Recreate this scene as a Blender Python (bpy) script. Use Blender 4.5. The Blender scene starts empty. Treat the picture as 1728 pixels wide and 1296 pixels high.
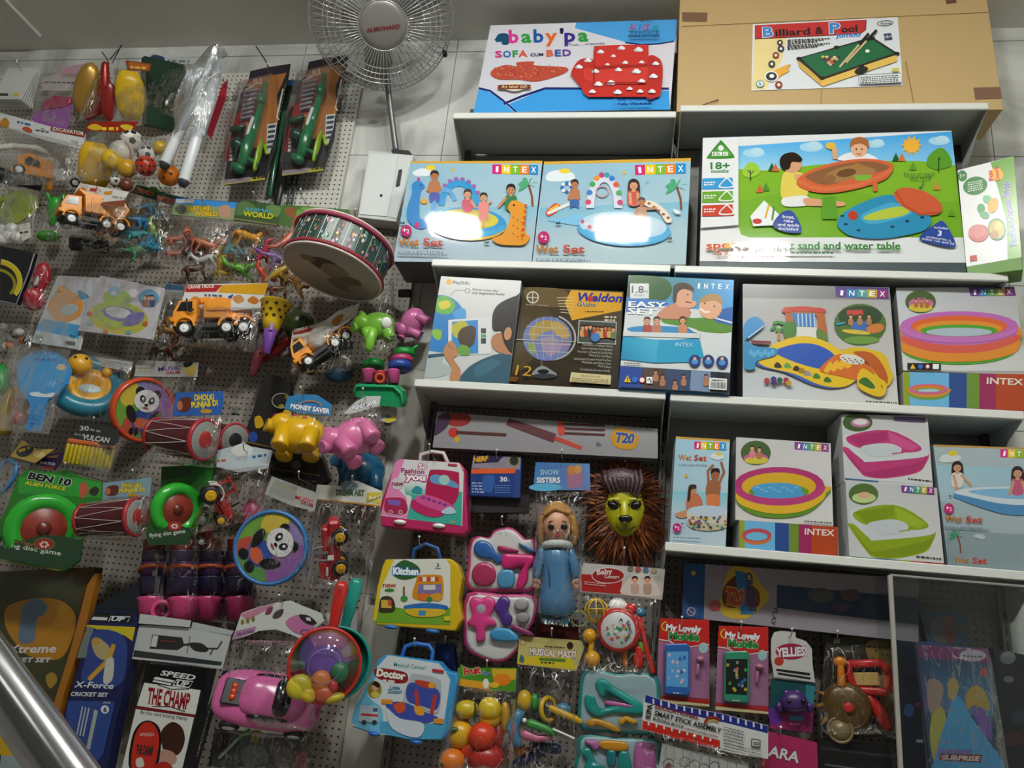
import bpy,math,random
from mathutils import Vector,Matrix,noise
random.seed(7)
SC=bpy.context.scene
COL=SC.collection
# camera
FPX=1270.0
CAM=Vector((0.0,-2.95,1.5))
def _axes(p,r,y):
 cy,sy,cp,sp=math.cos(y),math.sin(y),math.cos(p),math.sin(p)
 fwd=Vector((sy*cp,cy*cp,sp));right=Vector((cy,-sy,0));up=right.cross(fwd)
 c,s=math.cos(r),math.sin(r)
 return c*right+s*up,-s*right+c*up,fwd
CR,CU,CF=_axes(math.radians(17.78),math.radians(5.87),math.radians(-9.58))
_cd=bpy.data.cameras.new('camera');_co=bpy.data.objects.new('camera',_cd);COL.objects.link(_co)
_cd.sensor_width=36.0;_cd.lens=FPX*36.0/1728.0;_cd.clip_start=0.02;_cd.clip_end=60
_m=Matrix((CR,CU,-CF)).transposed().to_4x4();_m.translation=CAM
_co.matrix_world=_m
SC.camera=_co
# world + exposure
SC.view_settings.view_transform='Standard';SC.view_settings.look='None'
SC.view_settings.gamma=1.0;SC.view_settings.use_curve_mapping=False
SC.view_settings.exposure=0.12
_w=bpy.data.worlds.new('world');SC.world=_w;_w.use_nodes=True
_w.node_tree.nodes['Background'].inputs[0].default_value=(0.9,0.95,1.0,1)
_w.node_tree.nodes['Background'].inputs[1].default_value=0.05
try:
 SC.cycles.transparent_max_bounces=24
 SC.cycles.max_bounces=8
 SC.cycles.caustics_reflective=False;SC.cycles.caustics_refractive=False
 SC.cycles.sample_clamp_indirect=4.0
except Exception:pass
# projection helpers
def ray(px,py):
 return(CF+CR*((px-864.0)/FPX)-CU*((py-648.0)/FPX)).normalized()
def P(px,py,Y):
 d=ray(px,py);t=(Y-CAM.y)/d.y
 return CAM+d*t
def pxm(p):
 return(p-CAM).dot(CF)/FPX
class Plane:
 """a real flat plane in the shop: through the wall-parallel depth Y, turned by yaw / leaned back by lean (degrees)"""
 def __init__(s,px,py,Y,yaw=0.0,lean=0.0):
  s.o=P(px,py,Y);a,b=math.radians(yaw),math.radians(lean)
  n=Vector((0,-math.cos(b),math.sin(b)))
  s.n=Matrix.Rotation(a,3,'Z')@n
 def __call__(s,px,py,off=0.0):
  d=ray(px,py);t=(s.o-CAM).dot(s.n)/d.dot(s.n)
  return CAM+d*t+s.n*off
def IF(px,py,Y,rot=0,yaw=0,tilt=0,s=1.0):
 """frame facing the lens ray: x right, y up, z to the viewer, one unit = one photo pixel at that distance"""
 p=P(px,py,Y);k=pxm(p)*s
 ez=(CAM-p).normalized();ex=CR-ez*CR.dot(ez);ex.normalize();ey=ez.cross(ex)
 m=Matrix((ex,ey,ez)).transposed()@Matrix.Rotation(math.radians(rot),3,'Z')@Matrix.Rotation(math.radians(tilt),3,'X')@Matrix.Rotation(math.radians(yaw),3,'Y')
 m=(m*k).to_4x4();m.translation=p
 return m
def TR(x=0,y=0,z=0):return Matrix.Translation((x,y,z))
def RT(ax,deg):return Matrix.Rotation(math.radians(deg),4,ax)
# colour + materials
def lin(h):
 if not isinstance(h,str):return h
 h=h.lstrip('#')
 if len(h)==3:h=''.join(c+c for c in h)
 o=[]
 for i in(0,2,4):
  c=int(h[i:i+2],16)/255.0
  o.append(c/12.92 if c<=0.04045 else((c+0.055)/1.055)**2.4)
 return tuple(o)+(1.0,)
_M={}
def mat(h,rough=0.42,metal=0.0,spec=0.5,bump=0.0,bscale=60.0,var=0.0,coat=0.0,emit=0.0):
 key=(h,rough,metal,spec,bump,bscale,var,coat,emit)
 if key in _M:return _M[key]
 m=bpy.data.materials.new('mat_%03d'%len(_M));m.use_nodes=True
 nt=m.node_tree;b=nt.nodes['Principled BSDF']
 b.inputs['Base Color'].default_value=lin(h);b.inputs['Roughness'].default_value=rough
 b.inputs['Metallic'].default_value=metal;b.inputs['Specular IOR Level'].default_value=spec
 if coat:b.inputs['Coat Weight'].default_value=coat;b.inputs['Coat Roughness'].default_value=0.08
 if emit:
  b.inputs['Emission Color'].default_value=lin(h);b.inputs['Emission Strength'].default_value=emit
 if bump or var:
  tc=nt.nodes.new('ShaderNodeTexCoord');nz=nt.nodes.new('ShaderNodeTexNoise')
  nz.inputs['Scale'].default_value=bscale;nz.inputs['Detail'].default_value=4
  nt.links.new(tc.outputs['Object'],nz.inputs['Vector'])
  if bump:
   bp=nt.nodes.new('ShaderNodeBump');bp.inputs['Strength'].default_value=bump;bp.inputs['Distance'].default_value=0.004
   nt.links.new(nz.outputs['Fac'],bp.inputs['Height']);nt.links.new(bp.outputs['Normal'],b.inputs['Normal'])
  if var:
   mx=nt.nodes.new('ShaderNodeMixRGB');c=lin(h)
   mx.inputs[1].default_value=tuple(v*(1-var)for v in c[:3])+(1,);mx.inputs[2].default_value=tuple(min(1,v*(1+var))for v in c[:3])+(1,)
   nt.links.new(nz.outputs['Fac'],mx.inputs[0]);nt.links.new(mx.outputs[0],b.inputs['Base Color'])
 _M[key]=m
 return m
def print_mat(rough=0.3,bump=0.0,key='print',coat=0.0):
 k=('P',rough,bump,coat)
 if k in _M:return _M[k]
 m=bpy.data.materials.new('print_%03d'%len(_M));m.use_nodes=True
 nt=m.node_tree;b=nt.nodes['Principled BSDF']
 a=nt.nodes.new('ShaderNodeAttribute');a.attribute_name='Col'
 nt.links.new(a.outputs['Color'],b.inputs['Base Color'])
 b.inputs['Roughness'].default_value=rough
 if coat:b.inputs['Coat Weight'].default_value=coat;b.inputs['Coat Roughness'].default_value=0.06
 if bump:
  tc=nt.nodes.new('ShaderNodeTexCoord');wv=nt.nodes.new('ShaderNodeTexWave')
  wv.inputs['Scale'].default_value=60.0;wv.inputs['Distortion'].default_value=0.6;wv.bands_direction='X'
  nt.links.new(tc.outputs['Object'],wv.inputs['Vector'])
  bp=nt.nodes.new('ShaderNodeBump');bp.inputs['Strength'].default_value=bump;bp.inputs['Distance'].default_value=0.001
  nt.links.new(wv.outputs['Fac'],bp.inputs['Height']);nt.links.new(bp.outputs['Normal'],b.inputs['Normal'])
  if coat:nt.links.new(bp.outputs['Normal'],b.inputs['Coat Normal'])
 _M[k]=m
 return m
def film_mat(tint='ffffff',base=0.0,rough=0.05,bump=0.35,scale=22.0):
 k=('film',tint,base,rough,bump,scale)
 if k in _M:return _M[k]
 m=bpy.data.materials.new('film_%03d'%len(_M));m.use_nodes=True
 nt=m.node_tree;nt.nodes.clear()
 out=nt.nodes.new('ShaderNodeOutputMaterial');mx=nt.nodes.new('ShaderNodeMixShader')
 tr=nt.nodes.new('ShaderNodeBsdfTransparent');tr.inputs[0].default_value=lin(tint)
 gl=nt.nodes.new('ShaderNodeBsdfGlossy');gl.inputs['Roughness'].default_value=rough
 lw=nt.nodes.new('ShaderNodeLayerWeight');lw.inputs['Blend'].default_value=0.32
 ma=nt.nodes.new('ShaderNodeMath');ma.operation='MULTIPLY_ADD';ma.inputs[1].default_value=0.36;ma.inputs[2].default_value=base;ma.use_clamp=True
 nt.links.new(lw.outputs['Fresnel'],ma.inputs[0]);nt.links.new(ma.outputs[0],mx.inputs[0])
 nt.links.new(tr.outputs[0],mx.inputs[1]);nt.links.new(gl.outputs[0],mx.inputs[2]);nt.links.new(mx.outputs[0],out.inputs[0])
 if bump:
  tc=nt.nodes.new('ShaderNodeTexCoord');mp=nt.nodes.new('ShaderNodeMapping');mp.inputs['Scale'].default_value=(1.6,1.0,0.45)
  nz=nt.nodes.new('ShaderNodeTexNoise');nz.inputs['Scale'].default_value=scale;nz.inputs['Detail'].default_value=3;nz.inputs['Distortion'].default_value=1.2
  bp=nt.nodes.new('ShaderNodeBump');bp.inputs['Strength'].default_value=bump;bp.inputs['Distance'].default_value=0.012
  nt.links.new(tc.outputs['Object'],mp.inputs[0]);nt.links.new(mp.outputs[0],nz.inputs['Vector'])
  nt.links.new(nz.outputs['Fac'],bp.inputs['Height'])
  nt.links.new(bp.outputs[0],gl.inputs['Normal']);nt.links.new(bp.outputs[0],lw.inputs['Normal'])
  # sharp folds in the film: thin bands that catch light from many sides
  m2=nt.nodes.new('ShaderNodeMapping');m2.inputs['Scale'].default_value=(2.6,2.6,0.7);m2.inputs['Rotation'].default_value=(0,0.25,0)
  n2=nt.nodes.new('ShaderNodeTexNoise');n2.inputs['Scale'].default_value=11.0;n2.inputs['Detail'].default_value=2;n2.inputs['Distortion'].default_value=0.6
  nt.links.new(tc.outputs['Object'],m2.inputs[0]);nt.links.new(m2.outputs[0],n2.inputs['Vector'])
  def mt(op,a,b=0.0):
   n=nt.nodes.new('ShaderNodeMath');n.operation=op;n.inputs[1].default_value=b;nt.links.new(a,n.inputs[0]);return n.outputs[0]
  cr=mt('LESS_THAN',mt('ABSOLUTE',mt('SUBTRACT',n2.outputs['Fac'],0.5)),0.008)
  ad=nt.nodes.new('ShaderNodeMath');ad.operation='ADD';ad.use_clamp=True
  nt.links.new(ma.outputs[0],ad.inputs[0]);nt.links.new(mt('MULTIPLY',cr,0.34),ad.inputs[1]);nt.links.new(ad.outputs[0],mx.inputs[0])
  ra=nt.nodes.new('ShaderNodeMath');ra.operation='MULTIPLY_ADD';ra.inputs[1].default_value=0.35;ra.inputs[2].default_value=rough
  nt.links.new(cr,ra.inputs[0]);nt.links.new(ra.outputs[0],gl.inputs['Roughness'])
 _M[k]=m
 return m
FILM=film_mat()
CLEAR=film_mat(base=0.03,rough=0.04,bump=0.0)
# objects
def thing(name,label,cat,loc,group=None):
 o=bpy.data.objects.new(name,None);COL.objects.link(o);o.empty_display_size=0.03
 o.location=loc;o['label']=label;o['category']=cat
 if group:o['group']=group
 return o
def tag(o,label,cat,group=None):
 o['label']=label;o['category']=cat
 if group:o['group']=group
 return o
def root_of(o):
 while o.parent:o=o.parent
 return o
class MB:
 def __init__(s):s.v=[];s.f=[];s.sm=[];s.c=[]
 def add(s,vs,fs,M=None,sm=True,c=None):
  b=len(s.v)
  s.v+=[tuple(M@Vector(p))for p in vs]if M is not None else[tuple(p)for p in vs]
  for f in fs:
   s.f.append(tuple(b+i for i in f));s.sm.append(sm);s.c.append(c)
  return s
 def box(s,M,cx,cy,cz,sx,sy,sz,ch=None,c=None):
  """chamfered block centred at c with full sizes s"""
  hx,hy,hz=sx/2,sy/2,sz/2
  if ch is None:ch=0.12*min(sx,sy,sz)
  vs=[];idx={}
  for ix in(-1,1):
   for iy in(-1,1):
    for iz in(-1,1):
     for a in range(3):
      d=[hx,hy,hz]
      for k in range(3):
       if k!=a:d[k]-=ch
      idx[(ix,iy,iz,a)]=len(vs)
      vs.append((cx+ix*d[0],cy+iy*d[1],cz+iz*d[2]))
  fs=[]
  for a in range(3):
   o=[k for k in range(3)if k!=a]
   for sg in(-1,1):
    q=[]
    for u,w in((-1,-1),(1,-1),(1,1),(-1,1)):
     t=[0,0,0];t[a]=sg;t[o[0]]=u;t[o[1]]=w
     q.append(idx[(t[0],t[1],t[2],a)])
    fs.append(q)
  for a in range(3):
   o=[k for k in range(3)if k!=a]
   for u in(-1,1):
    for w in(-1,1):
     def g(e,ax):
      t=[0,0,0];t[a]=e;t[o[0]]=u;t[o[1]]=w
      return idx[(t[0],t[1],t[2],ax)]
     fs.append([g(-1,o[0]),g(1,o[0]),g(1,o[1]),g(-1,o[1])])
  for ix in(-1,1):
   for iy in(-1,1):
    for iz in(-1,1):fs.append([idx[(ix,iy,iz,a)]for a in range(3)])
  return s.add(vs,fs,M,False,c)
 def prism(s,M,pts,z0,z1,c=None,inset=0.0):
  """outline in x,y pulled from z0 to z1 (z1 face towards the viewer, slightly inset for a bevelled rim)"""
  n=len(pts)
  cx=sum(p[0]for p in pts)/n;cy=sum(p[1]for p in pts)/n
  vs=[(x,y,z0)for x,y in pts];zb=z1-(z1-z0)*0.12 if inset else z1
  vs+=[(x,y,zb)for x,y in pts]
  fs=[tuple(range(n-1,-1,-1))]+[(i,(i+1)%n,n+(i+1)%n,n+i)for i in range(n)]
  if inset:
   vs+=[(x+(cx-x)*inset,y+(cy-y)*inset,z1)for x,y in pts]
   fs+=[(n+i,n+(i+1)%n,2*n+(i+1)%n,2*n+i)for i in range(n)]+[tuple(range(2*n,3*n))]
  else:fs+=[tuple(range(n,2*n))]
  return s.add(vs,fs,M,False,c)
 def sweep(s,M,pts,rad,n=10,c=None,flat=1.0,closed=False):
  """tapered tube through pts, rounded ends; rad one value or a list"""
  pts=[Vector(p)for p in pts];m=len(pts)
  if not isinstance(rad,(list,tuple)):rad=[rad]*m
  vs=[];fs=[]
  up=None;rings=[]
  for i,p in enumerate(pts):
   if closed:t=pts[(i+1)%m]-pts[i-1]
   else:t=pts[min(i+1,m-1)]-pts[max(i-1,0)]
   if t.length<1e-9:t=Vector((0,0,1))
   t.normalize()
   if up is None:up=Vector((0,0,1))if abs(t.z)<0.9 else Vector((1,0,0))
   a=up-t*up.dot(t);a.normalize();up=a;b=t.cross(a)
   rings.append((p,a,b,t))
  seq=[]
  if not closed:
   p,a,b,t=rings[0];seq.append((p-t*rad[0]*0.75,a,b,rad[0]*0.62))
  for i,(p,a,b,t)in enumerate(rings):seq.append((p,a,b,rad[i]))
  if not closed:
   p,a,b,t=rings[-1];seq.append((p+t*rad[-1]*0.75,a,b,rad[-1]*0.62))
  for p,a,b,r in seq:
   for k in range(n):
    w=2*math.pi*k/n
    vs.append(p+a*(r*math.cos(w)*flat)+b*(r*math.sin(w)))
  L=len(seq)
  for i in range(L if closed else L-1):
   j=(i+1)%L
   for k in range(n):fs.append((i*n+k,i*n+(k+1)%n,j*n+(k+1)%n,j*n+k))
  if not closed:fs+=[tuple(range(n-1,-1,-1)),tuple((L-1)*n+k for k in range(n))]
  return s.add(vs,fs,M,True,c)
 def lathe(s,M,prof,n=24,c=None,ax='z',sm=True,a0=0,a1=360):
  """profile (r, h) spun about the axis"""
  vs=[];full=abs(a1-a0)>=359.9;m=n if full else n+1
  for r,h in prof:
   for k in range(m):
    w=math.radians(a0+(a1-a0)*k/n)
    x,y=r*math.cos(w),r*math.sin(w)
    vs.append((x,y,h)if ax=='z' else((x,h,y)if ax=='y' else(h,x,y)))
  fs=[]
  for i in range(len(prof)-1):
   for k in range(n):fs.append((i*m+k,i*m+(k+1)%m,(i+1)*m+(k+1)%m,(i+1)*m+k))
  if full:
   if prof[0][0]>1e-6:fs.append(tuple(range(m-1,-1,-1)))
   if prof[-1][0]>1e-6:fs.append(tuple((len(prof)-1)*m+k for k in range(m)))
  return s.add(vs,fs,M,sm,c)
 def ell(s,M,cx,cy,cz,rx,ry=None,rz=None,n=16,c=None,fn=None):
  ry=rx if ry is None else ry;rz=rx if rz is None else rz
  vs=[];fs=[];h=max(6,n//2)
  for i in range(h+1):
   t=math.pi*i/h
   for k in range(n):
    w=2*math.pi*k/n
    q=(math.sin(t)*math.cos(w),math.cos(t),math.sin(t)*math.sin(w))
    if fn:q=fn(q)
    vs.append((cx+rx*q[0],cy+ry*q[1],cz+rz*q[2]))
  for i in range(h):
   for k in range(n):fs.append((i*n+k,i*n+(k+1)%n,(i+1)*n+(k+1)%n,(i+1)*n+k))
  return s.add(vs,fs,M,True,c)
 def torus(s,M,cx,cy,cz,R,r,n=32,k=8,c=None,sx=1.0,sy=1.0):
  pts=[(cx+R*sx*math.cos(2*math.pi*i/n),cy+R*sy*math.sin(2*math.pi*i/n),cz)for i in range(n)]
  return s.sweep(M,pts,r,k,c,closed=True)
 def build(s,name,material,root,parent=None):
  o0=root.matrix_world.translation if False else root.location
  me=bpy.data.meshes.new(name)
  me.from_pydata([(x-o0.x,y-o0.y,z-o0.z)for x,y,z in s.v],[],s.f)
  me.polygons.foreach_set('use_smooth',s.sm)
  if any(c is not None for c in s.c):
   at=me.color_attributes.new('Col','FLOAT_COLOR','CORNER');buf=[]
   for f,c in zip(s.f,s.c):
    if c is None:c=(0.8,0.8,0.8,1)
    if isinstance(c,list):
     for i in range(len(f)):buf+=lin(c[i%len(c)])
    else:buf+=list(lin(c))*len(f)
   at.data.foreach_set('color',buf)
  me.materials.append(material);me.update()
  o=bpy.data.objects.new(name,me);COL.objects.link(o)
  o.parent=parent if parent is not None else root
  return o
def solo(name,mb,material,label=None,cat=None,loc=None,kind=None,group=None):
 """a one-mesh top-level object with its origin at its base"""
 if loc is None:
  xs=[p[0]for p in mb.v];ys=[p[1]for p in mb.v];zs=[p[2]for p in mb.v]
  loc=Vector(((min(xs)+max(xs))/2,(min(ys)+max(ys))/2,min(zs)))
 class R:pass
 r=R();r.location=Vector(loc)
 me_o=mb.build(name,material,r,None)if False else None
 tmp=bpy.data.objects.new('tmp_root',None);tmp.location=loc
 o=mb.build(name,material,tmp);o.parent=None;o.location=loc
 bpy.data.objects.remove(tmp)
 if kind:o['kind']=kind
 if label:tag(o,label,cat,group)
 return o
# flat print
_G={}
def glyphs(txt,shear,bold):
 k=(txt,shear,bold)
 if k in _G:return _G[k]
 cu=bpy.data.curves.new('t','FONT');cu.body=txt;cu.resolution_u=2;cu.shear=shear;cu.offset=bold
 cu.fill_mode='FRONT' if False else cu.fill_mode
 ob=bpy.data.objects.new('t',cu)
 me=ob.to_mesh()
 vs=[tuple(v.co)for v in me.vertices];fs=[tuple(p.vertices)for p in me.polygons]
 ob.to_mesh_clear();bpy.data.objects.remove(ob);bpy.data.curves.remove(cu)
 _G[k]=(vs,fs)
 return _G[k]
CAPH=0.69
class Art:
 def __init__(s,pl,view=(0,0,1),start=0.0006,step=0.00012,bend=None):
  s.pl=pl;s.w=view;s.mb=MB();s.off=start;s.step=step;s.bend=bend;s.clip=None
 def view(s,*w):s.w=w;return s
 def px(s,x,y):return(s.w[0]+x/s.w[2],s.w[1]+y/s.w[2])
 def q(s,x,y):
  a,b=s.px(x,y)
  if s.clip:
   n=len(s.clip)
   for i in range(n):
    (x0,y0),(x1,y1)=s.clip[i],s.clip[(i+1)%n];L=math.hypot(x1-x0,y1-y0);nx,ny=-(y1-y0)/L,(x1-x0)/L
    d=(a-x0)*nx+(b-y0)*ny
    if d<0:a-=d*nx;b-=d*ny
  o=s.off+(s.bend(a,b)if s.bend else 0.0)
  return s.pl(a,b,o)
 def poly(s,pts,c):
  s.off+=s.step
  s.mb.add([s.q(*p)for p in pts],[tuple(range(len(pts)))],None,False,c);return s
 def blob(s,pts,c,k=4):
  n=len(pts);out=[]
  for i in range(n):
   p0,p1,p2,p3=pts[i-1],pts[i],pts[(i+1)%n],pts[(i+2)%n]
   for j in range(k):
    t=j/k
    out.append(tuple(0.5*((2*p1[d])+(-p0[d]+p2[d])*t+(2*p0[d]-5*p1[d]+4*p2[d]-p3[d])*t*t+(-p0[d]+3*p1[d]-3*p2[d]+p3[d])*t**3)for d in(0,1)))
  return s.poly(out,c)
 def rect(s,x0,y0,x1,y1,c):return s.poly([(x0,y0),(x1,y0),(x1,y1),(x0,y1)],c)
 def grad(s,pts,cs):
  s.off+=s.step
  s.mb.add([s.q(*p)for p in pts],[(0,1,2,3)],None,False,list(cs));return s
 def ell(s,cx,cy,rx,ry,c,rot=0,n=22,a0=0,a1=360):
  r=math.radians(rot);co,si=math.cos(r),math.sin(r);out=[]
  full=a1-a0>=360
  for i in range(n if full else n+1):
   w=math.radians(a0+(a1-a0)*i/n);x,y=rx*math.cos(w),ry*math.sin(w)
   out.append((cx+x*co-y*si,cy+x*si+y*co))
  return s.poly(out,c)
 def ring(s,cx,cy,rx,ry,w,c,rot=0,n=30,a0=0,a1=360):
  r=math.radians(rot);co,si=math.cos(r),math.sin(r);vs=[];s.off+=s.step
  for i in range(n+1):
   t=math.radians(a0+(a1-a0)*i/n)
   for k in(0,1):
    x,y=(rx-k*w)*math.cos(t),(ry-k*w)*math.sin(t)
    vs.append(s.q(cx+x*co-y*si,cy+x*si+y*co))
  s.mb.add(vs,[(2*i,2*i+1,2*i+3,2*i+2)for i in range(n)],None,False,c);return s
 def line(s,pts,w,c):
  s.off+=s.step;vs=[]
  n=len(pts)
  for i in range(n):
   a=pts[max(i-1,0)];b=pts[min(i+1,n-1)]
   dx,dy=b[0]-a[0],b[1]-a[1];L=math.hypot(dx,dy)or 1
   nx,ny=-dy/L*w/2,dx/L*w/2
   vs+=[s.q(pts[i][0]+nx,pts[i][1]+ny),s.q(pts[i][0]-nx,pts[i][1]-ny)]
  s.mb.add(vs,[(2*i,2*i+1,2*i+3,2*i+2)for i in range(n-1)],None,False,c);return s
 def text(s,t,x0,y0,x1,y1,h,c,sh=0.0,b=0.0,ol=None,ow=0.035,skew=0.0):
  """baseline (x0,y0)-(x1,y1), capital height h; ol = outline colour"""
  for col,bold in((ol,b+ow),(c,b))if ol else((c,b),):
   vs,fs=glyphs(t,sh,bold)
   if not vs:return s
   ref=glyphs(t,sh,b)[0]
   xa=min(v[0]for v in ref);xb=max(v[0]for v in ref)
   dx,dy=x1-x0,y1-y0;L=math.hypot(dx,dy)
   ux,uy=dy/L,-dx/L
   ux+=skew*dx/L;uy+=skew*dy/L
   s.off+=s.step
   out=[]
   for v in vs:
    u=(v[0]-xa)/(xb-xa or 1);w=v[1]/CAPH*h
    out.append(s.q(x0+dx*u+ux*w,y0+dy*u+uy*w))
   s.mb.add(out,fs,None,False,col)
  return s
 def tiny(s,x0,y0,x1,y1,h,c,seed=1,words=5):
  """a line of print too small to read: a row of short dashes"""
  rd=random.Random(seed*7919+int(x0));L=math.hypot(x1-x0,y1-y0)or 1
  dx,dy=(x1-x0)/L,(y1-y0)/L;t=0.0
  vs=[];fs=[];s.off+=s.step
  while t<L:
   w=min(rd.uniform(0.6,2.2)*h*1.3,L-t)
   b=len(vs)
   for a,k in((t,0),(t+w,0),(t+w,1),(t,1)):
    vs.append(s.q(x0+dx*a+dy*h*k,y0+dy*a-dx*h*k))
   fs.append((b,b+1,b+2,b+3));t+=w+h*0.7
  s.mb.add(vs,fs,None,False,c);return s
 def build(s,root,name='printed_front',rough=0.3,parent=None,bump=0.0,coat=0.0):
  return s.mb.build(name,print_mat(rough,bump,coat=coat),root,parent)
def solid(mb,front,n,D,ch=0.0):
 """closed slab whose front face is the given corner loop, pushed back along -n by D"""
 k=len(front);back=[p-n*D for p in front]
 mb.add(list(front)+back,[tuple(range(k)),tuple(range(2*k-1,k-1,-1))]+[(i,k+i,k+(i+1)%k,(i+1)%k)for i in range(k)],None,False)
 return mb
def carton(name,label,quad,Y,D,art,yaw=0,lean=0,side='e6e6e4',z=None,rough=0.22,group=None,bump=0.0,cat='box',view=(0,0,1),srough=0.45,coat=0.0):
 """packing box from the four photo corners of its front (TL, TR, BR, BL)"""
 pl=Plane(quad[3][0],quad[3][1],Y,yaw,lean)
 f=[pl(*q)for q in quad]
 if z is not None:f[2].z=z;f[3].z=z
 loc=(f[2]+f[3])*0.5-pl.n*(D*0.5);loc.z=min(f[2].z,f[3].z)
 r=thing(name,label,cat,loc,group)
 mb=MB();nb=Vector((pl.n.x,pl.n.y,0)).normalized()if z is not None else pl.n
 k=4;back=[p-nb*D for p in f]
 mb.add(f+back,[(0,1,2,3),(7,6,5,4),(0,4,5,1),(1,5,6,2),(2,6,7,3),(3,7,4,0)],None,False)
 body=mb.build('box_body',mat(side,srough),r)
 bv=body.modifiers.new('edge','BEVEL');bv.width=0.0025;bv.segments=2
 A=Art(pl,view,start=0.0004);A.clip=quad
 art(A)
 A.build(r,'printed_front',rough,bump=bump,coat=coat)
 return r,pl,f
def card(root,pts,Y,art=None,yaw=0,lean=0,th=0.0012,col='f0f0ee',name='header_card',rough=0.3,view=(0,0,1),pl=None,parent=None,holes=None):
 """thin hanging card with an outline in photo coordinates plus print"""
 w=view;q=[(w[0]+x/w[2],w[1]+y/w[2])for x,y in pts]
 if pl is None:pl=Plane(sum(p[0]for p in q)/len(q),sum(p[1]for p in q)/len(q),Y,yaw,lean)
 mb=solid(MB(),[pl(*p)for p in q],pl.n,th)
 o=mb.build(name,mat(col,0.4),root,parent)
 if art:
  A=Art(pl,view,start=0.0004);art(A);A.build(root,'print',rough,parent=o)
 return pl
def bag(root,quad,Y,bulge=12,seed=0,yaw=0,lean=0,view=(0,0,1),m=None,nu=16,nv=18,crump=1.0,name='plastic_bag',back=0.6):
 """puffed clear bag: TL, TR, BR, BL photo corners; bulge in photo pixels"""
 w=view;q=[(w[0]+x/w[2],w[1]+y/w[2])for x,y in quad]
 pl=Plane(sum(p[0]for p in q)/4,sum(p[1]for p in q)/4,Y,yaw,lean)
 k=pxm(pl.o);mb=MB()
 for sg in(1,-1):
  vs=[]
  for j in range(nv+1):
   v=j/nv
   for i in range(nu+1):
    u=i/nu
    e=0.0 if j in(0,nv)or i in(0,nu)else 1.0
    wob=0.012*noise.noise(Vector((u*3+seed,v*3,2.2)))
    wu=min(1,max(0,u+wob));wv=v
    x=(q[0][0]*(1-wu)+q[1][0]*wu)*(1-wv)+(q[3][0]*(1-wu)+q[2][0]*wu)*wv
    y=(q[0][1]*(1-wu)+q[1][1]*wu)*(1-wv)+(q[3][1]*(1-wu)+q[2][1]*wu)*wv
    b=(max(0,math.sin(math.pi*u))*max(0,math.sin(math.pi*min(1,v*0.92+0.04))))**0.55*bulge
    rid=abs(noise.noise(Vector((u*5.5+seed*3.1,v*3.2+seed,sg*4.0))))+0.5*abs(noise.noise(Vector((u*11+seed,v*7,sg*9.0))))
    b=b*(1 if sg>0 else back)*e*(0.85+0.0*u)+crump*e*(rid*7-2.0)
    vs.append(pl(x,y,sg*b*k))
  fs=[(j*(nu+1)+i,j*(nu+1)+i+1,(j+1)*(nu+1)+i+1,(j+1)*(nu+1)+i)for j in range(nv)for i in range(nu)]
  mb.add(vs,fs,None,True)
 return mb.build(name,m or FILM,root)
def hook(px,py,Y,what,Y0=-0.035,up=9):
 """chrome wire peg from the board out to the hanging thing"""
 a=P(px,py,Y-0.03);b=Vector((a.x,Y0,a.z));
 k=0.0022
 pts=[b,b.lerp(a,0.5),a,a+Vector((0,-0.012,0.010)),a+Vector((0,-0.016,0.024))]
 mb=MB();mb.sweep(None,pts,k,6);
 r=thing('peg_hook','thin metal peg hook carrying the '+what,'hook',b)
 mb.build('wire',mat('b9bbbb',0.25,1.0),r)
 m2=MB();m2.ell(None,pts[-1].x,pts[-1].y,pts[-1].z,0.0042,n=8);m2.build('tip',mat('f2f2f2',0.2),r)
 m3=MB();m3.box(None,b.x,b.y-0.002,b.z,0.03,0.004,0.03);m3.build('back_plate',mat('a9abab',0.35,0.8),r)
 return r
# THE SETTING
CEIL=P(600,72,0).z
XL,XR=-4.4,2.4;YB=-6.2
def marble(name,base,vein,scale):
 m=bpy.data.materials.new(name);m.use_nodes=True;nt=m.node_tree;b=nt.nodes['Principled BSDF']
 tc=nt.nodes.new('ShaderNodeTexCoord');n1=nt.nodes.new('ShaderNodeTexNoise');n1.inputs['Scale'].default_value=scale;n1.inputs['Detail'].default_value=6;n1.inputs['Distortion'].default_value=1.5
 geo=nt.nodes.new('ShaderNodeNewGeometry')
 rp=nt.nodes.new('ShaderNodeValToRGB');rp.color_ramp.elements[0].position=0.32;rp.color_ramp.elements[0].color=lin(vein);rp.color_ramp.elements[1].position=0.62;rp.color_ramp.elements[1].color=lin(base)
 nt.links.new(geo.outputs['Position'],n1.inputs['Vector']);nt.links.new(n1.outputs['Fac'],rp.inputs[0]);nt.links.new(rp.outputs[0],b.inputs['Base Color'])
 b.inputs['Roughness'].default_value=0.25
 return m
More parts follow.
